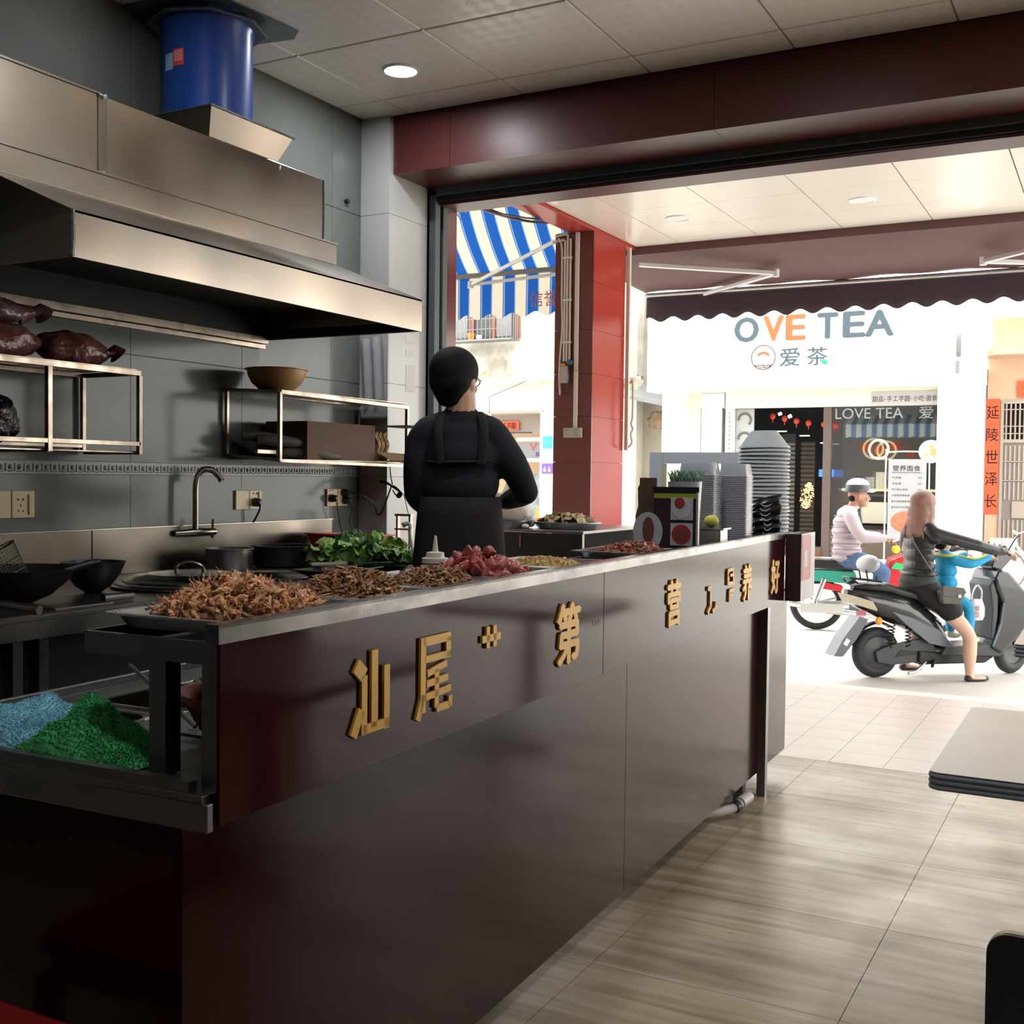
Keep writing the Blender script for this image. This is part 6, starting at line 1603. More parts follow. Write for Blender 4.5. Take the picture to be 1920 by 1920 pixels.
# chair: black back with a plywood edge
chr_ = thing('dining_chair', 'black moulded chair back with a pale plywood edge at the lower right', 'chair', (.07, 1.62, 0))
mm('ply', (.36, .25, .13), .5); mm('chair_black', (.010, .011, .014), .45)
def back_poly(w, z0, z1, r=.025):
    out = [(-w, z0), (w, z0)]
    for s, cx in ((1, w - r), (-1, -w + r)):
        for i in range(7):
            th = i / 6 * PI / 2
            out.append((cx + r * math.cos(th), z1 - r + r * math.sin(th)) if s == 1 else (cx - r * math.sin(th), z1 - r + r * math.cos(th)))
    return out
ck = MB(); ck.prism(back_poly(.190, .42, .668), (.062, 1.456, 0), (1, 0, 0), (0, -.03, 1), (0, .006, 0))
part('backrest', ck, 'chair_black', chr_, world=True)
part('backrest_core', MB().prism(back_poly(.189, .42, .6685), (.062, 1.462, 0), (1, 0, 0), (0, -.03, 1), (0, .010, 0)), 'ply', chr_, world=True)
part('seat', MB().prism(rrect(-.125, .25, 1.46, 1.83, .04), (0, 0, .40), (1, 0, 0), (0, 1, 0), (0, 0, .02)), 'chair_black', chr_, world=True)
for x, y in ((-.105, 1.475), (.23, 1.475), (-.105, 1.80), (.23, 1.80)): part('leg', MB().cyl((x, y, 0), (x * .9 + .006, y, .40), .011), 'black_iron', chr_, world=True, smooth=True)
# red stool at lower left
stl = thing('stool', 'red plastic stool whose rounded top edge shows at the lower left corner', 'stool', (-1.33, .86, 0))
mm('stool_red', (.20, .012, .012), .30)
part('seat', MB().prism(rrect(-1.50, -1.145, .70, 1.035, .05, 8), (0, 0, .445), (1, 0, 0), (0, 1, 0), (0, 0, .022)), 'stool_red', stl, world=True, bevel=.008)
part('apron', MB().prism(rrect(-1.49, -1.155, .71, 1.025, .05, 8), (0, 0, .40), (1, 0, 0), (0, 1, 0), (0, 0, .0445)), 'stool_red', stl, world=True)
for sx in (0, 1):
    for sy in (0, 1):
        x = -1.475 + sx * .305; y = .725 + sy * .285
        part('leg', MB().bar((x - (.5 - sx) * .04, y - (.5 - sy) * .0, 0), (x, y, .40), .035, .03), 'stool_red', stl, world=True)

# =================== BACK TABLE OUTSIDE THE OPENING ===================
bt2 = thing('prep_table', 'black steel edged prep table beyond the cook by the red column', 'table', (-2.85, 6.0, 0))
part('top', MB().box(-3.28, -2.57, 5.60, 6.52, .885, .90), 'dark_steel', bt2, world=True, bevel=.002)
part('front_skirt', MB().box(-3.28, -2.58, 5.605, 5.612, .20, .884), 'black_iron', bt2, world=True)
part('side_skirt', MB().box(-2.588, -2.58, 5.613, 6.50, .20, .884), mm('skirt_matt', (.012, .012, .012), .9, spec=.1), bt2, world=True)
for x, y in ((-3.26, 5.62), (-2.61, 5.62), (-3.26, 6.48), (-2.61, 6.48)): part('leg', MB().box(x - .015, x + .015, y - .006, y + .02, 0, .884), 'dark_steel', bt2, world=True)
part('bracket', MB().box(-2.962, -2.950, 5.598, 5.604, .80, .87), 'steel', bt2, world=True)
part('bracket', MB().box(-2.578, -2.574, 5.60, 5.625, .72, .884), 'steel', bt2, world=True)
mm('tray_dull', (.28, .30, .32), .4, .9)
def ovtray(x, y, rx, ry, h, label, m='tray_dull', name='food_tray', z=.9005):
    o = solo(name, MB().lathe([(.0001, 0), (.84, 0), (.93, h * .5), (.98, h), (1.0, h), (1.0, h + .004), (.96, h + .004), (.90, h * .6), (.82, .004), (.0001, .004)], n=40, sx=rx, sy=ry), m, label, 'tray', smooth=True)
    o.location = (x, y, z); return o
ovtray(-2.79, 5.86, .205, .155, .035, 'oval steel tray of pale dumpling skins on the prep table')
ovtray(-3.115, 5.74, .155, .13, .040, 'round steel tray under the clear noodle bag on the prep table')
mm('dough', (.56, .47, .28), .6, var=.3, vscale=20)
dr = random.Random(9)
def dmesh(k):
    rr = random.Random(k)
    ph = rr.uniform(0, 6)
    return MB().grid(lambda u, v: ((u - .5) * .075, (v - .5) * .06, .018 * math.sin(u * 5 + ph) * math.sin(v * 4 + ph * 2) + .004), 7, 6).mesh('dumpling_skin', 'dough', True)
dms = [dmesh(k) for k in range(5)]
for k in range(46):
    a = dr.uniform(0, 6.3); q = math.sqrt(dr.random()) * .86
    o = bpy.data.objects.new('dumpling_skin', dms[k % 5]); COL.objects.link(o)
    o.location = (-2.79 + .175 * q * math.cos(a), 5.86 + .13 * q * math.sin(a), .925 + .032 * (1 - q * q) + dr.uniform(0, .012))
    o.rotation_euler = (dr.uniform(-.6, .6), dr.uniform(-.6, .6), dr.uniform(0, 6))
    tag(o, 'pale thin dumpling skin in the pile on the oval tray', 'dumpling skin', 'dumpling skins piled on the oval tray')
mm('bag_clear', (.62, .56, .50), .25, alpha=.55, bump=.6, bscale=25)
nbz = thing('noodle_bag', 'clear plastic bag of pale noodles standing open beside the cook', 'bag', (-3.09, 5.74, .93))
bgm = MB()
prf = [(.001, .0), (.105, .005), (.120, .03), (.112, .08), (.085, .13), (.055, .17), (.032, .22), (.024, .27), (.020, .31)]
n_ = 28; vs = []
for i, (q, z) in enumerate(prf):
    for j in range(n_):
        a = 2 * PI * j / n_; w = 1 + .10 * math.sin(a * 5 + i) * (i / 8) + .05 * math.sin(a * 9 + i * 2)
        vs.append((-3.09 + q * w * math.cos(a) * 1.05 - .0 * i, 5.74 + q * w * math.sin(a), .942 + z))
fs = [(i * n_ + j, i * n_ + (j + 1) % n_, (i + 1) * n_ + (j + 1) % n_, (i + 1) * n_ + j) for i in range(len(prf) - 1) for j in range(n_)]
part('film', bgm.add(vs, fs), 'bag_clear', nbz, world=True, smooth=True)
mm('noodle_pale', (.34, .27, .15), .7, var=.5, vscale=40, bump=.8, bscale=60)
part('noodles', lump((-3.085, 5.74, .975), (.098, .085, .050), 8), 'noodle_pale', nbz, world=True, smooth=True)
solo('garlic_bulb', MB().ell((-2.985, 5.78, .935), (.028, .028, .030)), 'white_plastic', 'small round white bulb between the two trays', 'garlic', smooth=True)
solo('tissue', lump((-2.965, 5.68, .915), (.022, .02, .015), 6), 'white_plastic', 'crumpled white tissue between the trays', 'tissue', smooth=True)
# hook and white cable near the pier, low wall stand
wc = thing('shower_hose', 'white hose end hanging by the cook behind the sauce bottle', 'hose', (-2.62, 3.9, .9))
part('hose', MB().tube(smoothpts([(-2.575, 3.86, .985), (-2.562, 3.86, 1.002), (-2.545, 3.86, .995), (-2.545, 3.86, .96), (-2.532, 3.86, .90), (-2.510, 3.86, .84)], 6), .007, 8).ell((-2.568, 3.86, .998), (.018, .012, .010)), 'white_plastic', wc, world=True, smooth=True)
stn2 = thing('shelf_stand', 'small grey metal stand at the foot of the pier behind the cook', 'stand', (-2.92, 4.42, .9))
part('stand', MB().box(-2.99, -2.90, 4.405, 4.435, 1.005, 1.015).box(-2.985, -2.975, 4.41, 4.43, .5, 1.005).box(-2.915, -2.905, 4.41, 4.43, .5, 1.005).box(-2.99, -2.90, 4.405, 4.435, .94, .948), 'shelf_steel', stn2, world=True)
part('tray', MB().box(-3.04, -2.88, 4.39, 4.43, .865, .875), 'white_plastic', stn2, world=True)

# =================== PEOPLE ===================
def limb(mb, pts, rs, n=12):
    mb.tube(smoothpts(pts, 4), [rs[min(len(rs) - 1, i // 4)] * (1 - (i % 4) / 4) + rs[min(len(rs) - 1, i // 4 + 1)] * ((i % 4) / 4) for i in range(4 * (len(pts) - 1) + 1)], n)
    for p, r in ((pts[0], rs[0]), (pts[-1], rs[-1])): mb.ell(p, r * .99, n=12, m=8)
def hand(mb, wrist, fwd, palm_n, side, s=1.0, curl=.5):
    """palm plus four fingers and a thumb; fwd = direction of fingers, palm_n = palm normal, side = +1/-1 thumb side"""
    w = Vector(wrist); f = Vector(fwd).normalized(); n = Vector(palm_n); n = (n - f * n.dot(f)).normalized(); t = f.cross(n) * side
    c = w + f * .038 * s
    R = Matrix((t, f, n)).transposed()
    for k in range(5):
        mb.ell(w + f * (.012 + .014 * k) * s, (.022 * s, .018 * s, .012 * s), rot=R.to_euler())
        mb.ell(w + f * (.030 + .010 * k) * s + t * .012 * s, (.018 * s, .016 * s, .011 * s), rot=R.to_euler())
        mb.ell(w + f * (.030 + .010 * k) * s - t * .014 * s, (.017 * s, .016 * s, .010 * s), rot=R.to_euler())
    for i, (o, L) in enumerate(((.026, .034), (.009, .040), (-.009, .038), (-.026, .030))):
        p = w + f * .074 * s + t * o * s; d = f
        pts = [p]
        for j, q in enumerate((.45, .30, .25)):
            a = curl * (1.0 + .15 * i) * (.8 if j == 0 else 1.0)
            d = (d * math.cos(a) + n * math.sin(a)).normalized() if j >= 0 else d
            pts.append(pts[-1] + d * (L * 2.0 * q * s))
        mb.tube(pts, [.0085 * s, .0080 * s, .0075 * s, .0062 * s], 8); mb.ell(pts[-1], .0062 * s, n=8, m=6)
    p = w + f * .022 * s + t * .026 * s
    pts = [p, p + (f * .6 + t * .8 + n * .3).normalized() * .028 * s, p + (f * .6 + t * .8 + n * .3).normalized() * .028 * s + (f + n * .5).normalized() * .026 * s]
    mb.tube(pts, [.011 * s, .009 * s, .0072 * s], 8); mb.ell(pts[-1], .0072 * s, n=8, m=6)
def head(mb, c, R, s=1.0):
    """head with face; R: columns right, forward, up"""
    c = Vector(c); P = lambda x, y, z: c + R @ (Vector((x, y, z)) * s); E = R.to_euler()
    mb.ell(P(0, -.010, .025), (.076 * s, .092 * s, .090 * s), rot=E, n=20, m=12)
    mb.ell(P(0, .030, -.035), (.058 * s, .058 * s, .066 * s), rot=E, n=16, m=10)
    mb.ell(P(0, .060, -.078), (.024 * s, .022 * s, .018 * s), rot=E)
    for sx in (-1, 1):
        mb.ell(P(sx * .035, .066, -.022), (.024 * s, .018 * s, .022 * s), rot=E)
        mb.ell(P(sx * .026, .076, .022), (.022 * s, .012 * s, .007 * s), rot=E)
        mb.ell(P(sx * .078, -.008, -.005), (.009 * s, .018 * s, .030 * s), rot=E)
    mb.tube([P(0, .082, .018), P(0, .097, -.008), P(0, .106, -.022), P(0, .088, -.031)], [.008 * s, .010 * s, .0125 * s, .008 * s], 8)
    mb.tube([P(-.022, .082, -.050), P(0, .091, -.047), P(.022, .082, -.050)], [.004 * s, .0075 * s, .004 * s], 8)
    mb.tube([P(-.018, .082, -.058), P(0, .089, -.058), P(.018, .082, -.058)], [.004 * s, .0075 * s, .004 * s], 8)
def eyes(P0, R, s, parent, brow=True):
    P = lambda x, y, z: Vector(P0) + R @ (Vector((x, y, z)) * s)
    mb = MB(); ir = MB()
    for sx in (-1, 1):
        mb.ell(P(sx * .027, .074, .006), (.013 * s, .010 * s, .007 * s), rot=R.to_euler())
        ir.ell(P(sx * .027, .083, .006), (.006 * s, .004 * s, .0062 * s), rot=R.to_euler())
        if brow: ir.tube([P(sx * .012, .088, .026), P(sx * .028, .090, .031), P(sx * .044, .078, .026)], .0028 * s, 6)
    e = part('eyes', mb, 'white_enamel', parent, world=True, smooth=True); part('iris_and_brow', ir, 'hair_black', e, world=True, smooth=True)
def frame(az, pitch=0.0, roll=0.0):
    """rotation whose columns are right, forward, up; az in degrees from +X"""
    return (Matrix.Rotation(math.radians(az - 90), 3, 'Z') @ Matrix.Rotation(math.radians(pitch), 3, 'X') @ Matrix.Rotation(math.radians(roll), 3, 'Y'))

# ---- cook behind the counter, seen from the back ----
ck_ = thing('person', 'cook in a dark sweater, brown apron and glasses standing with back turned behind the counter', 'person', (-2.147, 3.55, 0))
KB = Matrix.Translation((-2.147, 3.55, 0)) @ Matrix.Rotation(math.radians(31), 4, 'Z')
def K(x, y, z): return KB @ Vector((x, y, z))
HR = frame(121 - 28, 2, 0); HC = K(.000, .01, 1.535)
sk = MB(); head(sk, HC, HR, .96)
limb(sk, [K(.018, -.005, 1.50), K(.022, .0, 1.38)], [.054, .058])
limb(sk, [K(.275, .10, 1.13), K(.22, .24, 1.10), K(.16, .33, 1.11)], [.034, .030, .024])
hand(sk, K(.155, .335, 1.11), K(-.2, 1, 1.15) - K(0, 0, 1.11), (0, 0, -1), 1, .92, .55)
limb(sk, [K(-.13, .11, 1.095), K(-.10, .24, 1.06), K(-.03, .33, 1.08)], [.034, .030, .024])
hand(sk, K(-.025, .335, 1.08), K(.25, 1, 1.10) - K(0, 0, 1.08), (0, 0, -1), -1, .92, .55)
for sx in (-1, 1):
    e_ = K(.275, .10, 1.13) if sx > 0 else K(-.15, .11, 1.08)
    limb(sk, [K(.022, 0, 1.40), K(.14 if sx > 0 else -.09, .0, 1.33), K(.205 if sx > 0 else -.128, .02, 1.22), K(.25, .05, 1.15) if sx > 0 else K(-.135, .05, 1.12), e_ if sx > 0 else K(-.13, .12, 1.095)], [.05, .04, .034, .030, .028])
limb(sk, [K(.022, 0, 1.40), K(.022, 0, 1.2), K(.022, 0, .95)], [.05, .08, .09])
skin_me = fpart('body', sk, 'skin', ck_, .0055, 3, world=True)
hair = MB(); P = lambda x, y, z: HC + HR @ (Vector((x, y, z)) * .96); E_ = HR.to_euler()
hair.ell(P(0, -.014, .046), (.088, .102, .088), rot=E_, n=24, m=14)
hair.ell(P(0, -.046, .008), (.080, .066, .074), rot=E_, n=20, m=12)
hair.ell(P(0, .040, .082), (.062, .052, .036), rot=E_)
hair.ell(P(0, -.056, -.038), (.060, .040, .042), rot=E_); hair.ell(P(0, -.060, -.066), (.046, .026, .026), rot=E_)
for sx in (-1, 1): hair.ell(P(sx * .066, .018, .024), (.014, .026, .032), rot=E_)
fpart('hair', hair, 'hair_black', ck_, .006, 5, world=True)
gl_ = MB()
for sx in (-1, 1):
    gl_.tube([P(sx * .030 + .024 * math.cos(a), .098, .006 + .018 * math.sin(a)) for a in [i * PI / 7 for i in range(14)]], .0022, 6, closed=True)
    gl_.tube([P(sx * .056, .097, .010), P(sx * .080, .060, .010), P(sx * .083, -.01, .006)], .0022, 6)
gl_.tube([P(-.008, .100, .008), P(.008, .100, .008)], .0022, 6)
part('glasses', gl_, 'lens_black', ck_, world=True, smooth=True)
tor = MB()
for (x, y, z, rx, ry, rz_) in ((.020, 0, 1.335, .125, .085, .070), (.022, 0, 1.27, .150, .10, .10), (.020, .0, 1.17, .145, .10, .11), (.018, 0, 1.05, .138, .098, .11), (.022, 0, .95, .140, .10, .11), (.022, 0, .86, .150, .11, .11)):
    tor.ell(K(x, y, z), (rx, ry, rz_), rot=(0, 0, math.radians(31)), n=22, m=12)
limb(tor, [K(.02, 0, 1.425), K(.02, 0, 1.37)], [.060, .068])
limb(tor, [K(.06, 0, 1.385), K(.125, 0, 1.355), K(.160, .01, 1.31)], [.050, .062, .062])
limb(tor, [K(-.02, 0, 1.385), K(-.09, 0, 1.355), K(-.120, .01, 1.31)], [.050, .062, .062])
limb(tor, [K(.155, .01, 1.32), K(.215, .0, 1.235), K(.262, .035, 1.14)], [.062, .056, .048])
limb(tor, [K(.262, .030, 1.14), K(.245, .13, 1.125), K(.20, .25, 1.10)], [.048, .046, .034])
limb(tor, [K(-.118, .01, 1.32), K(-.135, .0, 1.23), K(-.138, .02, 1.13)], [.062, .054, .048])
limb(tor, [K(-.138, .02, 1.13), K(-.125, .13, 1.10), K(-.08, .26, 1.07)], [.048, .045, .034])
sw = fpart('sweater', tor, 'sweater', ck_, .009, 5, world=True)
apm = MB()
for sx, x0_, x1_ in ((1, .085, .105), (-1, -.045, -.06)):
    apm.tube(smoothpts([K(x0_, .06, 1.405), K(x0_ + .005 * sx, -.02, 1.425), K(x1_, -.098, 1.36), K(x1_ - .01 * sx, -.108, 1.24)], 5), .015, 8, flat=.35)
apm.tube(smoothpts([K(-.095, -.075, 1.245), K(-.03, -.104, 1.245), K(.03, -.108, 1.245), K(.12, -.085, 1.25)], 4), .014, 8, flat=.4)
part('apron_straps', apm, 'apron', ck_, world=True, smooth=True)
part('apron_skirt', MB().grid(lambda u, v: K(*(lambda a, r_: (.020 + (.150 + .045 * v) * math.sin(a), .012 - (.105 + .03 * v) * math.cos(a), 1.12 - .52 * v))(-2.2 + 4.4 * u + (.9 if 0 else 0), 0)), 30, 8), 'apron', ck_, world=True, smooth=True, thick=.003)
leg = MB()
for sx in (-1, 1):
    limb(leg, [K(.022 + sx * .07, 0, .86), K(.022 + sx * .078, .02, .47), K(.022 + sx * .08, -.01, .09)], [.088, .062, .048])
fpart('trousers', leg, mm('trouser_dark', (.018, .018, .022), .85), ck_, .011, 4, world=True)
shb = MB()
for sx in (-1, 1):
    shb.ell(K(.022 + sx * .08, .05, .035), (.045, .115, .034), rot=(0, 0, math.radians(31))); shb.ell(K(.022 + sx * .08, -.01, .06), (.042, .05, .045), rot=(0, 0, math.radians(31)))
fpart('shoes', shb, 'black_rubber', ck_, .009, 3, world=True)
# =================== SCOOTER, RIDER AND CHILD ===================
SM = Matrix.LocRotScale(Vector((-1.567, 8.57, -.25)), Euler((0, 0, .7196)), None)
def S(x, y, z): return SM @ Vector((x, y, z))
sc_ = thing('scooter', 'black electric scooter standing in the street with a woman astride it', 'scooter', (-1.567, 8.57, -.25), rz=.7196)
mm('paint_black', (.012, .013, .015), .22, spec=.6, coat=.5); mm('paint_grey', (.12, .13, .15), .3, .4); mm('seat_black', (.014, .014, .016), .42)
mm('fairing_grey', (.045, .05, .055), .4)
def spp(name, mb, m, par=None, **k): return part(name, mb, m, par or sc_, **k)
def tyre(R, w, c, n=36):
    prof = []
    for k in range(12):
        a = 2 * PI * k / 12; prof.append((R - w + w * math.cos(a), w * .95 * math.sin(a)))
    return MB().lathe(prof, c, n, rot=(PI / 2, 0, 0), close=True)
rw = spp('rear_wheel', tyre(.187, .045, (0, 0, .187)), 'black_rubber', smooth=True)
spp('hub_motor', MB().lathe([(.0001, -.045), (.08, -.045), (.125, -.03), (.14, 0), (.125, .03), (.08, .045), (.0001, .045)], (0, 0, .187), 28, rot=(PI / 2, 0, 0)), 'fairing_grey', rw, smooth=True)
spp('brake_disc', MB().lathe([(.055, -.052), (.078, -.052), (.078, -.048), (.055, -.048)], (0, 0, .187), 24, rot=(PI / 2, 0, 0), close=True), 'aluminium', rw)
fwc = Vector((1.135, 0, .187))
fw = thing('x', 'x', 'x') if False else None
fwh = spp('front_wheel', tyre(.187, .043, (0, 0, 0)), 'black_rubber', smooth=True); fwh.location = fwc; fwh.rotation_euler = (0, 0, .30)
spp('rim', MB().lathe([(.0001, -.03), (.12, -.02), (.145, -.03), (.145, .03), (.12, .02), (.0001, .03)], (0, 0, 0), 24, rot=(PI / 2, 0, 0)), 'fairing_grey', fwh, smooth=True)
spp('swing_arm', MB().prism([(-.02, .12), (.10, .10), (.36, .12), (.46, .20), (.40, .30), (.20, .27), (.05, .24), (-.04, .20)], (0, -.075, 0), (1, 0, 0), (0, 0, 1), (0, .03, 0)), 'fairing_grey', bevel=.006)
spp('arm_slot', MB().prism([(.12, .16), (.30, .175), (.32, .195), (.16, .21)], (0, -.080, 0), (1, 0, 0), (0, 0, 1), (0, .006, 0)), 'black_iron')
for y in (-.085,): 
    sp_m = MB(); pts = []
    for k in range(60): a = k * .75; pts.append((.06 + .10 * k / 60 * .2 + .022 * math.cos(a), y + .022 * math.sin(a), .23 + .17 * k / 60))
    sp_m.tube(pts, .005, 6); spp('spring', sp_m, 'black_iron', smooth=True)
sp_m = MB(); pts = [(.22 + .018 * math.cos(k * .75), -.07 + .018 * math.sin(k * .75), .22 + .16 * k / 50) for k in range(50)]
sp_m.tube(pts, .005, 6); spp('spring', sp_m, 'black_iron', smooth=True)
def loft(secs, name, m, n=16, par=None, **k):
    """secs: (x, yhalf, z0, z1, power)"""
    mb = MB(); vs = []; fs = []
    for (x, yh, z0, z1, sh) in secs:
        for j in range(n):
            a = 2 * PI * j / n; c = math.cos(a); s_ = math.sin(a)
            vs.append((x + sh * s_, yh * math.copysign(abs(c) ** .75, c), (z0 + z1) / 2 + (z1 - z0) / 2 * math.copysign(abs(s_) ** .8, s_)))
    for i in range(len(secs) - 1):
        for j in range(n): fs.append((i * n + j, i * n + (j + 1) % n, (i + 1) * n + (j + 1) % n, (i + 1) * n + j))
    fs.append(tuple(range(n))[::-1]); fs.append(tuple((len(secs) - 1) * n + j for j in range(n)))
    return spp(name, mb.add(vs, fs), m, par, smooth=True, **k)
loft([(-.25, .03, .60, .655, 0), (-.17, .085, .52, .66, 0), (0, .115, .44, .655, 0), (.20, .125, .36, .62, 0), (.36, .12, .27, .53, 0), (.48, .11, .20, .44, 0), (.54, .10, .16, .30, 0)], 'body_cover', 'paint_black')
loft([(-.20, .03, .655, .685, 0), (-.12, .08, .645, .70, 0), (.05, .10, .62, .705, 0), (.18, .11, .585, .66, 0), (.34, .11, .545, .63, 0), (.48, .085, .47, .57, 0), (.53, .04, .44, .50, 0)], 'seat', 'seat_black')
spp('side_fin', MB().prism([(.05, .50), (.22, .45), (.44, .36), (.56, .24), (.72, .17), (.70, .20), (.50, .23), (.36, .26), (.20, .38)], (0, -.128, 0), (1, 0, 0), (0, 0, 1), (0, .012, 0)), 'paint_grey', bevel=.003)
spp('floor_board', MB().prism([(.46, .17), (.95, .15), (1.0, .20), (.93, .245), (.50, .235)], (0, -.13, 0), (1, 0, 0), (0, 0, 1), (0, .26, 0)), 'fairing_grey', bevel=.01)
spp('belly', MB().prism([(.30, .10), (.85, .10), (.93, .15), (.30, .20)], (0, -.10, 0), (1, 0, 0), (0, 0, 1), (0, .20, 0)), 'black_iron', bevel=.01)
spp('leg_shield', MB().prism([(.86, .22), (.95, .17), (1.10, .30), (1.24, .47), (1.20, .58), (1.00, .78), (.92, .80), (.88, .72), (.95, .55), (.93, .40)], (0, -.15, 0), (1, 0, 0), (0, 0, 1), (0, .30, 0)), 'paint_black', bevel=.02)
spp('inner_panel', MB().prism([(.87, .28), (.90, .28), (.925, .45), (.925, .60), (.88, .72), (.85, .68), (.88, .50)], (0, -.13, 0), (1, 0, 0), (0, 0, 1), (0, .26, 0)), 'fairing_grey', bevel=.01)
spp('headset', MB().prism([(.90, .80), (.98, .78), (1.08, .88), (1.02, .98), (.94, .96)], (0, -.08, 0), (1, 0, 0), (0, 0, 1), (0, .16, 0)), 'paint_black', bevel=.015)
spp('handlebar', MB().tube(smoothpts([(.88, -.30, .92), (.96, -.15, .93), (1.0, 0, .93), (.96, .15, .93), (.88, .30, .92)], 4), .011, 8), 'black_iron', smooth=True)
spp('mirror_stem', MB().tube(smoothpts([(.95, -.18, .93), (.97, -.24, 1.03), (.98, -.28, 1.06)], 4), .005, 6), 'black_iron', smooth=True)
spp('headlight', MB().ell((1.19, -.03, .50), (.035, .10, .05)), 'white_enamel', smooth=True)
spp('fork', MB().cyl((1.135, -.07, .187), (1.03, -.06, .50), .018).cyl((1.135, .07, .187), (1.03, .06, .50), .018), 'black_iron', smooth=True)
spp('front_mudguard', MB().grid(lambda u, v: (1.135 + (.205) * math.cos(.3 + 2.4 * u), -.055 + .11 * v, .187 + .205 * math.sin(.3 + 2.4 * u) + .012 * math.sin(PI * v)), 14, 5), 'paint_black', smooth=True, thick=.004)
spp('rear_mudguard', MB().grid(lambda u, v: (.0 + (.215) * math.cos(.9 + 2.0 * u), -.055 + .11 * v, .187 + .215 * math.sin(.9 + 2.0 * u) + .012 * math.sin(PI * v)), 14, 5), 'black_iron', smooth=True, thick=.004)
mf = spp('mud_flap', MB().prism([(-.17, .46), (-.10, .44), (-.19, .30), (-.30, .17), (-.37, .175), (-.30, .30)], (0, -.07, 0), (1, 0, 0), (0, 0, 1), (0, .14, 0)), 'paint_grey')
spp('flap_label', MB().cbox((-.272, -.071, .275), (.035, .002, .05), (0, .6, 0)), 'white_plastic', mf)
spp('tail_light', MB().prism([(-.26, .62), (-.05, .56), (-.05, .50), (-.22, .55)], (0, -.10, 0), (1, 0, 0), (0, 0, 1), (0, .20, 0)), mm('tail_lens', (.42, .38, .26), .2))
spp('reflector', MB().cbox((-.165, -.075, .485), (.07, .02, .035)), 'label_red')
spp('indicator', MB().ell((-.045, -.115, .43), (.030, .015, .030)), mm('amber', (.70, .32, .04), .3), smooth=True)
rk = spp('rack', MB().tube(smoothpts([(-.20, -.09, .70), (-.24, -.06, .735), (-.24, .06, .735), (-.20, .09, .70)], 4), .008, 6).tube([(-.24, -.05, .735), (.0, -.07, .71)], .008, 6).tube([(-.24, .05, .735), (.0, .07, .71)], .008, 6)
         .tube([(-.10, -.05, .71), (-.12, -.05, .80)], .006, 6).tube([(-.10, .05, .71), (-.12, .05, .80)], .006, 6), 'black_iron', smooth=True)
spp('back_pad', MB().ell((-.075, 0, .835), (.055, .135, .070), rot=(0, .5, 0)), mm('pad_grey', (.42, .44, .48), .35), rk, smooth=True)
spp('kickstand', MB().tube([(.36, -.09, .12), (.25, -.14, .06), (.18, -.15, .05)], .010, 8), 'aluminium', smooth=True)
spp('foot_peg', MB().tube([(.42, -.10, .13), (.36, -.17, .10)], .012, 8), 'black_iron', smooth=True)

def sp(x, y, z): return S(x, y, z)
wm = thing('person', 'woman with long brown hair in a black jacket and shorts sitting astride the black scooter', 'person', S(.34, 0, 0))
mm('jacket_black', (.016, .017, .020), .38, spec=.6, bump=.35, bscale=14); mm('shirt_grey', (.045, .05, .048), .8); mm('shorts_black', (.012, .012, .014), .8)
mm('hair_brown', (.16, .075, .05), .42, var=.4, vscale=8, vcol=(.30, .15, .12), stretch=(3, 3, .4), bump=.5, bscale=120)
WH = frame(math.degrees(.7196) + 22, -4, 0); WC = sp(.37, 0, 1.255)
s1_ = MB(); head(s1_, WC, WH, .93); limb(s1_, [sp(.35, 0, 1.19), sp(.34, 0, 1.10)], [.040, .045])
limb(s1_, [sp(.42, -.13, .56), sp(.60, -.225, .355), sp(.605, -.255, .20), sp(.600, -.265, .055)], [.072, .050, .050, .028])
s1_.ell(sp(.60, -.265, .035), (.030, .030, .035)); 
Rf = Matrix.Rotation(.7196 - .1, 3, 'Z').to_euler()
s1_.ell(sp(.655, -.27, .022), (.085, .034, .022), rot=Rf)
limb(s1_, [sp(.42, .13, .56), sp(.48, .22, .36), sp(.42, .26, .055)], [.072, .050, .028])
s1_.ell(sp(.46, .265, .022), (.080, .032, .022), rot=Rf)
hand(s1_, sp(.855, -.272, .935), sp(1, 0, -.1) - sp(0, 0, 0), (0, 0, -1), -1, .85, .75)
hand(s1_, sp(.845, .272, .935), sp(1, 0, -.1) - sp(0, 0, 0), (0, 0, -1), 1, .85, .75)
for sy in (-1, 1): limb(s1_, [sp(.34, 0, 1.10), sp(.35, sy * .12, 1.07), sp(.50 if sy < 0 else .40, sy * .23, 1.0 if sy < 0 else .90), sp(.845, sy * .272, .937)], [.04, .036, .03, .022]); limb(s1_, [sp(.34, 0, 1.10), sp(.34, 0, .8), sp(.34, sy * .04, .66), sp(.42, sy * .13, .56)], [.05, .07, .07, .06])
fpart('body', s1_, 'skin_light', wm, .0065, 3, world=True); eyes(WC, WH, .93, wm)
h_ = MB(); Pw = lambda x, y, z: WC + WH @ (Vector((x, y, z)) * .93); Ew = WH.to_euler()
h_.ell(Pw(0, -.014, .040), (.090, .102, .086), rot=Ew, n=24, m=14)
h_.ell(Pw(0, -.062, -.060), (.090, .058, .10), rot=Ew); h_.ell(Pw(0, -.075, -.14), (.094, .050, .09), rot=Ew); h_.ell(Pw(0, -.085, -.205), (.088, .040, .06), rot=Ew)
for sx in (-1, 1): h_.ell(Pw(sx * .074, -.005, -.06), (.022, .045, .11), rot=Ew); h_.ell(Pw(sx * .08, -.02, -.16), (.026, .04, .08), rot=Ew)
rr_ = random.Random(5)
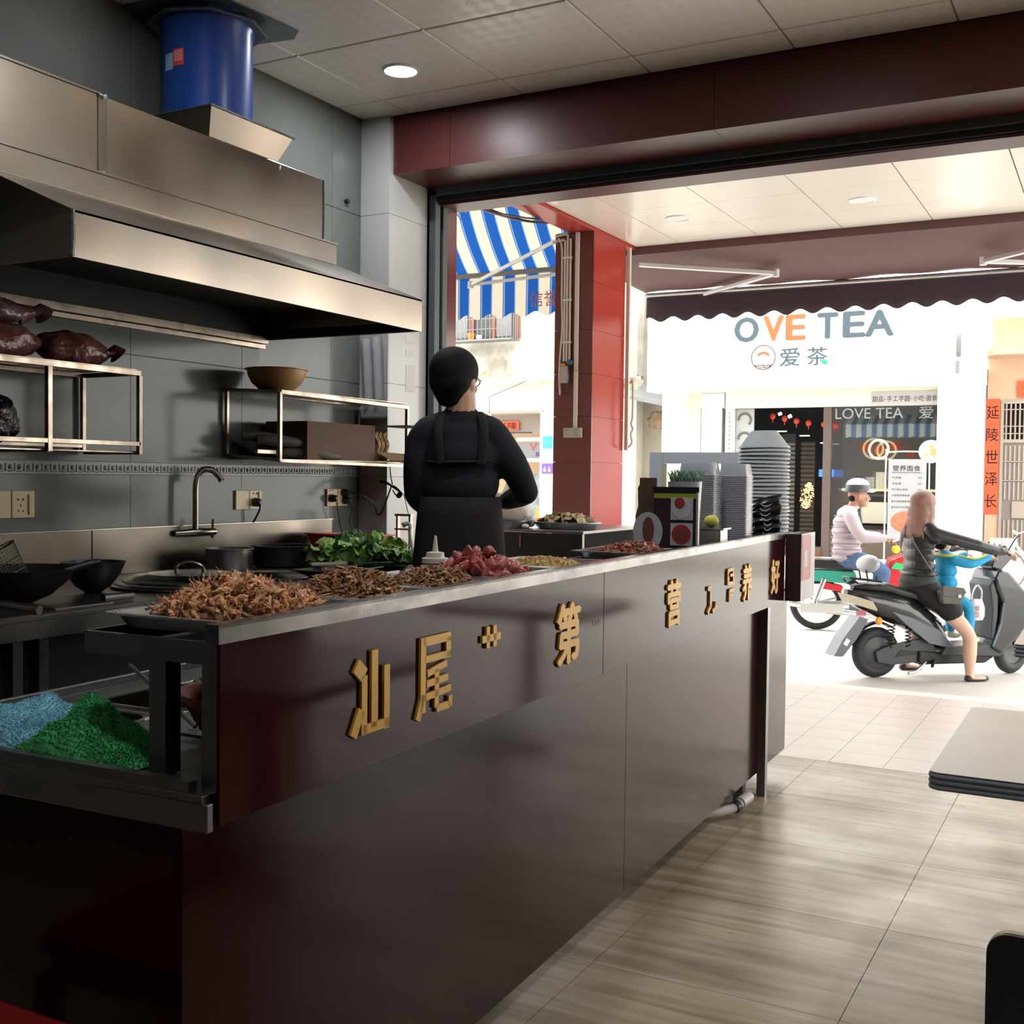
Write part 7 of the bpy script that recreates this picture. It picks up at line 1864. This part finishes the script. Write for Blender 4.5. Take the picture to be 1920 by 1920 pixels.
for k in range(26):
    x = rr_.uniform(-.088, .088); y = -.06 - .045 * rr_.random(); h_.tube([Pw(x, y, -.15), Pw(x * 1.05, y - .01, -.22), Pw(x * 1.1, y - .006, -.25 - .02 * rr_.random())], [.010, .007, .002], 6)
fpart('hair', h_, 'hair_brown', wm, .006, 2, world=True)
j_ = MB()
Rs = Euler((0, 0, .7196))
for (x, z, rx, ry, rz_) in ((.345, 1.06, .085, .13, .065), (.34, .99, .10, .150, .09), (.34, .90, .10, .148, .09), (.34, .82, .10, .150, .07)): j_.ell(sp(x, 0, z), (rx, ry, rz_), rot=Rs, n=22, m=12)
for sy in (-1, 1):
    limb(j_, [sp(.345, sy * .06, 1.10), sp(.35, sy * .13, 1.085), sp(.37, sy * .165, 1.04)], [.045, .056, .056])
limb(j_, [sp(.36, -.16, 1.06), sp(.50, -.22, 1.02), sp(.64, -.27, .985)], [.056, .050, .043]); limb(j_, [sp(.64, -.27, .985), sp(.75, -.275, .955), sp(.86, -.272, .938)], [.043, .038, .028])
limb(j_, [sp(.35, .16, 1.06), sp(.37, .22, .96), sp(.42, .25, .87)], [.056, .050, .046]); limb(j_, [sp(.42, .25, .87), sp(.62, .27, .90), sp(.85, .272, .935)], [.046, .040, .028])
for k in range(9): j_.tube([sp(.50 + .04 * k - .0, -.22 - .006 * k - .045, 1.02 - .009 * k), sp(.50 + .04 * k, -.22 - .006 * k, 1.02 - .009 * k + .048), sp(.50 + .04 * k, -.22 - .006 * k + .045, 1.02 - .009 * k)], .006, 6)
j_.tube([sp(.34 + .105 * math.cos(a), .152 * math.sin(a), .765) for a in [i * PI / 12 for i in range(24)]], .016, 8, closed=True)
fpart('jacket', j_, 'jacket_black', wm, .007, 3, world=True)
g_ = MB()
for (z, rx, ry) in ((.76, .105, .145), (.71, .12, .155), (.67, .12, .15)): g_.ell(sp(.33, 0, z), (rx, ry, .07), rot=Rs, n=20, m=10)
fpart('shirt', g_, 'shirt_grey', wm, .009, 3, world=True)
g_ = MB(); g_.ell(sp(.33, 0, .65), (.125, .165, .08), rot=Rs, n=20, m=10)
limb(g_, [sp(.34, -.08, .64), sp(.45, -.15, .56), sp(.50, -.17, .505)], [.095, .092, .088]); limb(g_, [sp(.34, .08, .64), sp(.43, .14, .56), sp(.46, .17, .50)], [.095, .09, .085])
fpart('shorts', g_, 'shorts_black', wm, .009, 3, world=True)
g_ = MB(); mm('flat_shoe', (.035, .028, .026), .4)
for x, y in ((.655, -.27), (.46, .265)):
    g_.ell(sp(x, y, .014), (.098, .037, .014), rot=Rf); g_.ell(sp(x - .065, y, .025), (.030, .033, .026), rot=Rf); g_.ell(sp(x + .075, y, .020), (.026, .030, .016), rot=Rf)
fpart('shoes', g_, 'flat_shoe', wm, .006, 2, world=True)
# shoulder bag and strap
hbg = thing('handbag', 'small grey brown handbag hanging on a strap at the woman\'s hip', 'handbag', S(.44, -.21, .60))
mm('bag_grey', (.10, .092, .082), .45)
part('pouch', MB().prism([(-.085, .02), (-.06, -.06), (.06, -.065), (.095, .015), (.07, .055), (-.06, .065)], S(.43, -.235, .625), S(1, -.25, 0) - S(0, 0, 0), (0, 0, 1), (S(0, -1, 0) - S(0, 0, 0)) * .055), 'bag_grey', hbg, world=True, bevel=.012)
part('flap', MB().prism([(-.07, .068), (.075, .056), (.095, .02), (.02, -.015), (-.07, .0)], S(.43, -.291, .628), S(1, -.25, 0) - S(0, 0, 0), (0, 0, 1), (S(0, -1, 0) - S(0, 0, 0)) * .006), 'bag_grey', hbg, world=True, bevel=.002)
part('clasp', MB().cbox(S(.47, -.315, .625), (.022, .006, .020), Rs), 'aluminium', hbg, world=True)
part('strap', MB().tube(smoothpts([S(.37, -.245, .675), S(.32, -.215, .78), S(.27, -.155, .90), S(.245, -.07, 1.02), S(.29, .02, 1.13)], 5), .010, 8, flat=.4), 'bag_grey', hbg, world=True, smooth=True)
# child in blue in front of the woman
ch_ = thing('person', 'small child in a bright blue jacket seated in front of the woman on the scooter', 'person', S(.60, 0, .3))
mm('child_blue', (.02, .33, .62), .6, bump=.3, bscale=20); mm('yellow', (.75, .62, .05), .6); mm('shoe_cream', (.62, .58, .44), .6)
CH = frame(math.degrees(.7196) + 8, 0, 0); CC = S(.60, .09, .985)
c_ = MB(); head(c_, CC, CH, .68); limb(c_, [S(.60, .09, .94), S(.60, .08, .88)], [.028, .030])
hand(c_, S(.86, -.09, .885), S(1, 0, 0) - S(0, 0, 0), (0, 0, -1), -1, .6, .7); hand(c_, S(.84, .17, .885), S(1, 0, 0) - S(0, 0, 0), (0, 0, -1), 1, .6, .7)
for sy, e_, h2 in ((-1, S(.72, -.085, .84), S(.86, -.09, .885)), (1, S(.72, .18, .84), S(.84, .17, .885))): limb(c_, [S(.60, .06, .87), e_, h2], [.03, .022, .016])
fpart('body', c_, 'skin_light', ch_, .0055, 3, world=True); eyes(CC, CH, .68, ch_)
c_ = MB(); c_.ell(CC + CH @ Vector((0, -.01, .028)), (.060, .068, .056), rot=CH.to_euler()); c_.ell(CC + CH @ Vector((0, -.03, -.01)), (.054, .045, .045), rot=CH.to_euler())
fpart('hair', c_, 'hair_black', ch_, .006, 3, world=True)
c_ = MB()
for z, rx, ry in ((.86, .065, .10), (.78, .08, .105), (.69, .085, .11), (.61, .085, .11)): c_.ell(S(.60, .06, z), (rx, ry, .07), rot=Rs)
limb(c_, [S(.61, -.03, .865), S(.72, -.085, .84), S(.86, -.09, .885)], [.042, .038, .026]); limb(c_, [S(.61, .14, .865), S(.72, .18, .84), S(.84, .17, .885)], [.042, .038, .026])
fpart('jacket', c_, 'child_blue', ch_, .007, 3, world=True)
part('yellow_trim', MB().tube([S(.60 + .075 * math.cos(a), .055 + .10 * math.sin(a), .895) for a in [i * PI / 10 for i in range(20)]], .010, 6, closed=True).tube(smoothpts([S(.63, -.055, .90), S(.73, -.11, .878), S(.83, -.105, .905)], 4), .007, 6), 'yellow', ch_, world=True, smooth=True)
c_ = MB()
limb(c_, [S(.60, -.01, .58), S(.70, -.09, .52), S(.70, -.10, .33)], [.055, .045, .036]); limb(c_, [S(.60, .12, .58), S(.70, .15, .52), S(.72, .15, .33)], [.055, .045, .036]); c_.ell(S(.60, .06, .57), (.08, .10, .06), rot=Rs)
fpart('trousers', c_, 'child_blue', ch_, .008, 3, world=True)
c_ = MB(); c_.ell(S(.735, -.10, .275), (.062, .028, .024), rot=Rs); c_.ell(S(.705, -.10, .30), (.03, .027, .03), rot=Rs); c_.ell(S(.75, .15, .275), (.062, .028, .024), rot=Rs); c_.ell(S(.72, .15, .30), (.03, .027, .03), rot=Rs)
fpart('shoes', c_, 'shoe_cream', ch_, .006, 2, world=True)
# white takeaway bag on the scooter hook
pb = thing('takeaway_bag', 'white plastic takeaway bag with dark red characters hanging inside the leg shield', 'bag', S(.80, -.09, .40))
mm('poly_white', (.70, .66, .68), .3, alpha=.92, bump=.6, bscale=30)
pbm = MB()
prf = [(.001, 0), (.050, .004), (.062, .03), (.060, .09), (.050, .13), (.040, .16)]
vs = []; n_ = 24
for i, (q, z) in enumerate(prf):
    for j in range(n_):
        a = 2 * PI * j / n_; w = 1 + .06 * math.sin(a * 7 + i); vs.append(S(.755 + q * w * math.cos(a) * 1.15, -.10 + q * w * math.sin(a) * .7, .42 + z))
pbm.add(vs, [(i * n_ + j, i * n_ + (j + 1) % n_, (i + 1) * n_ + (j + 1) % n_, (i + 1) * n_ + j) for i in range(len(prf) - 1) for j in range(n_)] + [tuple(range(n_))])
pbm.tube(smoothpts([S(.715, -.10, .575), S(.73, -.10, .64), S(.765, -.09, .68)], 4), .008, 6).tube(smoothpts([S(.80, -.10, .575), S(.80, -.10, .64), S(.775, -.09, .68)], 4), .008, 6)
part('film', pbm, 'poly_white', pb, world=True, smooth=True)
mm('ink_red', (.22, .03, .04), .6)
writing('食', S(.735, -.150, .515), .045, .045, 'ink_red', pb, 'character', .0006, '-y', rz=.7196)
writing('饮', S(.735, -.150, .468), .045, .040, 'ink_red', pb, 'character', .0006, '-y', rz=.7196)

# =================== MOPED AND ITS RIDER ===================
MZ = .30
MM = Matrix.LocRotScale(Vector((-2.571, 11.011, -.25)), Euler((0, 0, MZ)), None)
def Q(x, y, z): return MM @ Vector((x, y, z))
mo = thing('moped', 'red and green motorcycle passing behind the scooter', 'motorcycle', (-2.571, 11.011, -.25), rz=MZ)
mm('moto_red', (.60, .02, .03), .3, coat=.4); mm('moto_green', (.03, .30, .22), .4); mm('chrome', (.75, .75, .76), .16, 1.0)
def mp2(name, mb, m, par=None, **k): return part(name, mb, m, par or mo, **k)
for x, nm in ((0, 'rear_wheel'), (1.08, 'front_wheel')):
    w = mp2(nm, tyre(.255, .036, (x, 0, .255), 44), 'black_rubber', smooth=True)
    mp2('rim', MB().lathe([(.185, -.02), (.20, -.02), (.20, .02), (.185, .02)], (x, 0, .255), 36, rot=(PI / 2, 0, 0), close=True), 'chrome', w)
    sm_ = MB()
    for k in range(6): a = k * PI / 3 + .3; sm_.bar((x, 0, .255), (x + .19 * math.cos(a), 0, .255 + .19 * math.sin(a)), .018, .024)
    sm_.cyl((x, -.05, .255), (x, .05, .255), .04, n=16); mp2('spokes', sm_, 'chrome', w)
mp2('exhaust', MB().tube([(.55, -.13, .16), (.30, -.14, .19), (.10, -.14, .21), (-.25, -.14, .27)], [.022, .034, .040, .036], 14), 'chrome', smooth=True)
mp2('heat_shield', MB().box(-.16, .24, -.186, -.176, .18, .27), 'aluminium')
mp2('swing_arm', MB().bar((0, -.07, .255), (.42, -.07, .28), .025, .05), 'aluminium')
mp2('shock', MB().tube([(-.02, -.09, .26), (.06, -.09, .50)], .028, 10), 'chrome', smooth=True)
mp2('rear_mudguard', MB().grid(lambda u, v: (.285 * math.cos(.8 + 2.0 * u), -.05 + .10 * v, .255 + .285 * math.sin(.8 + 2.0 * u)), 14, 4), 'chrome', smooth=True, thick=.004)
mp2('rack', MB().box(-.26, -.05, -.09, .09, .655, .67), 'chrome'); mp2('seat', MB().prism([(-.12, .60), (.45, .58), (.52, .64), (.40, .665), (.0, .69), (-.12, .68)], (0, -.10, 0), (1, 0, 0), (0, 0, 1), (0, .20, 0)), 'seat_black', bevel=.02)
mp2('side_cover', MB().prism([(-.22, .53), (-.10, .48), (.25, .46), (.36, .52), (.34, .575), (-.20, .585)], (0, -.105, 0), (1, 0, 0), (0, 0, 1), (0, .21, 0)), 'moto_green', bevel=.01)
mp2('red_panel', MB().prism([(.05, .40), (.22, .38), (.24, .43), (.06, .47)], (0, -.10, 0), (1, 0, 0), (0, 0, 1), (0, .20, 0)), 'moto_red', bevel=.008)
mp2('engine', MB().box(.30, .62, -.09, .09, .20, .40).cyl((.45, -.11, .29), (.45, .11, .29), .09, n=20), 'aluminium_dark', bevel=.01)
mp2('frame', MB().tube([(.10, 0, .55), (.35, 0, .45), (.60, 0, .35), (.85, 0, .70)], .03, 8), 'black_iron', smooth=True)
mp2('leg_shield', MB().prism([(.62, .30), (.74, .28), (.90, .50), (.92, .72), (.80, .76), (.66, .70), (.60, .50)], (0, -.16, 0), (1, 0, 0), (0, 0, 1), (0, .32, 0)), 'moto_red', bevel=.02)
mp2('green_flash', MB().prism([(.66, .62), (.80, .60), (.78, .66), (.70, .68)], (0, -.165, 0), (1, 0, 0), (0, 0, 1), (0, .005, 0)), 'leaf_green')
mp2('head_fairing', MB().prism([(.78, .74), (.98, .72), (1.0, .86), (.86, .92), (.76, .86)], (0, -.11, 0), (1, 0, 0), (0, 0, 1), (0, .22, 0)), 'moto_red', bevel=.02)
mp2('indicator', MB().ell((.70, -.15, .80), (.04, .03, .04)), 'yellow', smooth=True)
mp2('handlebar', MB().tube(smoothpts([(.66, -.28, .88), (.76, -.14, .90), (.78, 0, .88), (.76, .14, .90), (.66, .28, .88)], 4), .011, 8), 'chrome', smooth=True)
mp2('mirror', MB().tube([(.76, -.16, .90), (.80, -.24, 1.02)], .005, 6).ell((.80, -.25, 1.05), (.02, .05, .035)), 'chrome', smooth=True)
mp2('fork', MB().cyl((1.08, -.06, .255), (.90, -.05, .75), .020).cyl((1.08, .06, .255), (.90, .05, .75), .020), 'chrome', smooth=True)
mp2('front_mudguard', MB().grid(lambda u, v: (1.08 + .28 * math.cos(.5 + 2.1 * u), -.05 + .10 * v, .255 + .28 * math.sin(.5 + 2.1 * u)), 14, 4), 'moto_red', smooth=True, thick=.004)
for k, (x, y) in enumerate(((.86, -.03), (.93, .04))): 
    b_ = solo('bottle', MB().lathe([(.0001, 0), (.038, 0), (.042, .01), (.042, .10), (.020, .14), (.018, .16), (.0001, .16)], n=16), 'box_clear', ['clear bottle standing on the motorcycle front, nearer the rider', 'clear bottle standing on the motorcycle front, farther from the rider'][k], 'bottle', smooth=True)
    part('cap', MB().cyl((0, 0, .1605), (0, 0, .182), .021), 'white_plastic', b_, smooth=True); b_.location = Q(x, y, .905)
mn = thing('person', 'man in a pale padded jacket and peaked helmet riding the red motorcycle', 'person', Q(.3, 0, .0))
mm('puffer', (.42, .36, .40), .5, bump=.2, bscale=20); mm('puffer_seam', (.22, .18, .21), .7)
NH = frame(math.degrees(MZ) + 4, 0, 0); NC = Q(.37, 0, 1.285)
a_ = MB(); head(a_, NC, NH, 1.0); limb(a_, [Q(.33, 0, 1.22), Q(.30, 0, 1.14)], [.050, .055])
hand(a_, Q(.585, -.225, .905), Q(1, .2, -.1) - Q(0, 0, 0), (0, 0, -1), -1, .95, .7); hand(a_, Q(.585, .225, .905), Q(1, -.2, -.1) - Q(0, 0, 0), (0, 0, -1), 1, .95, .7)
for sy in (-1, 1): limb(a_, [Q(.28, 0, 1.12), Q(.30, sy * .18, 1.06), Q(.40, sy * .243, .91), Q(.585, sy * .225, .905)], [.05, .045, .036, .026])
fpart('body', a_, 'skin_dark', mn, .0065, 3, world=True); eyes(NC, NH, 1.0, mn)
a_ = MB(); Pn = lambda x, y, z: NC + NH @ Vector((x, y, z)); En = NH.to_euler()
a_.ell(Pn(0, -.052, .0), (.066, .046, .055), rot=En); fpart('hair', a_, 'hair_black', mn, .007, 3, world=True)
Rq = Euler((0, 0, MZ))
hl_ = thing('helmet', 'dark half helmet with a white shell top on the motorcycle rider', 'helmet', NC)
part('shell', MB().lathe([(.108, 0), (.110, .02), (.104, .060), (.080, .10), (.045, .122), (.0001, .13), (.0001, .122), (.07, .095), (.098, .05), (.102, .0)], Pn(0, -.012, .045), 28, rot=En, sx=.92, sy=1.08), mm('helmet_dark', (.05, .055, .07), .25), hl_, world=True, smooth=True)
part('white_top', MB().lathe([(.100, .070), (.082, .104), (.046, .126), (.0001, .134), (.0001, .131), (.044, .123), (.079, .101), (.096, .068)], Pn(0, -.012, .047), 28, rot=En, sx=.95, sy=1.1), 'white_enamel', hl_, world=True, smooth=True)
part('peak', MB().grid(lambda u, v: Pn((u - .5) * .17 * (1 - .35 * v), .090 + .075 * v - .10 * (u - .5) ** 2 * 2, .058 + .012 * (1 - v) - .06 * (u - .5) ** 2), 10, 5), mm('visor_pale', (.55, .56, .58), .2), hl_, world=True, smooth=True, thick=.004)
a_ = MB()
for (x, z, rx, ry, rz_) in ((.27, 1.12, .10, .155, .075), (.26, 1.04, .125, .17, .085), (.26, .95, .135, .175, .085), (.27, .86, .14, .178, .085), (.27, .77, .14, .178, .08), (.27, .70, .14, .175, .07)): a_.ell(Q(x, 0, z), (rx, ry, rz_), rot=Rq, n=24, m=12)
a_.tube([Q(.31 + .058 * math.cos(t), .062 * math.sin(t), 1.185) for t in [i * PI / 10 for i in range(20)]], .016, 8, closed=True)
for sy in (-1, 1):
    limb(a_, [Q(.27, sy * .09, 1.15), Q(.28, sy * .17, 1.11), Q(.30, sy * .20, 1.06)], [.055, .068, .068])
    limb(a_, [Q(.30, sy * .20, 1.06), Q(.34, sy * .235, .97), Q(.40, sy * .245, .91)], [.068, .062, .056]); limb(a_, [Q(.40, sy * .245, .91), Q(.49, sy * .24, .905), Q(.585, sy * .226, .905)], [.056, .048, .038])
pj = fpart('jacket', a_, 'puffer', mn, .009, 3, world=True)
sm2 = MB()
for k in range(9):
    z = 1.10 - k * .052; rx = [.117, .128, .136, .139, .141, .144, .144, .144, .142][k]; ry = [.163, .172, .178, .180, .181, .182, .182, .181, .178][k]
    sm2.tube([Q(.265 + rx * math.cos(t), ry * math.sin(t), z) for t in [i * PI / 16 for i in range(32)]], .0035, 5, closed=True)
part('quilt_seams', sm2, 'puffer_seam', pj, world=True, smooth=True, kind='stuff')
part('dark_front', MB().ell(Q(.365, 0, .99), (.045, .07, .17), rot=Rq), mm('inner_navy', (.03, .03, .06), .8), mn, world=True, smooth=True)
a_ = MB(); a_.ell(Q(.27, 0, .68), (.13, .16, .08), rot=Rq)
for sy in (-1, 1): limb(a_, [Q(.28, sy * .09, .69), Q(.46, sy * .15, .66), Q(.60, sy * .17, .58)], [.088, .078, .062]); limb(a_, [Q(.60, sy * .17, .58), Q(.575, sy * .17, .42), Q(.545, sy * .17, .27)], [.062, .052, .042])
fpart('jeans', a_, 'denim', mn, .009, 3, world=True)
a_ = MB()
for sy in (-1, 1): a_.ell(Q(.585, sy * .17, .225), (.10, .038, .032), rot=Rq); a_.ell(Q(.545, sy * .17, .25), (.045, .036, .04), rot=Rq)
fpart('shoes', a_, 'black_rubber', mn, .008, 2, world=True)

# person behind the tea shop counter (dark figure seen from the side)
CR = frame(150, -10, 0); CP = Vector((-3.12, 19.05, 1.40))
b_ = MB(); head(b_, CP, CR, 1.0); limb(b_, [CP + Vector((0, 0, -.06)), CP + Vector((.02, 0, -.16))], [.045, .05])
hand(b_, (-3.36, 19.0, 1.20), (-1, 0, 0), (0, 0, -1), 1, 1, .6); limb(b_, [(-3.09, 19.03, 1.24), (-3.08, 18.95, 1.16), (-3.20, 18.90, 1.06), (-3.36, 19.0, 1.20)], [.04, .04, .034, .025])
fpart('body', b_, 'skin_dark', clk, .009, 3, world=True)
b_ = MB(); b_.ell(CP + CR @ Vector((0, -.02, .03)), (.088, .10, .09), rot=CR.to_euler()); b_.ell(CP + CR @ Vector((0, -.05, -.02)), (.078, .06, .08), rot=CR.to_euler()); fpart('hair', b_, 'hair_black', clk, .009, 3, world=True)
b_ = MB()
for z, r_ in ((1.18, .13), (1.06, .16), (.92, .16), (.78, .16)): b_.ell((-3.08, 19.05, z), (r_ * .8, r_, .10))
limb(b_, [(-3.08, 18.93, 1.17), (-3.20, 18.90, 1.06), (-3.36, 19.0, 1.20)], [.06, .05, .035]); limb(b_, [(-3.08, 19.17, 1.17), (-3.20, 19.2, 1.05), (-3.34, 19.1, 1.12)], [.06, .05, .035])
for sy in (-.08, .08): limb(b_, [(-3.08, 19.05 + sy, .80), (-3.08, 19.05 + sy, .42), (-3.08, 19.05 + sy, .06)], [.08, .06, .05])
fpart('clothes', b_, 'sweater', clk, .012, 3, world=True)
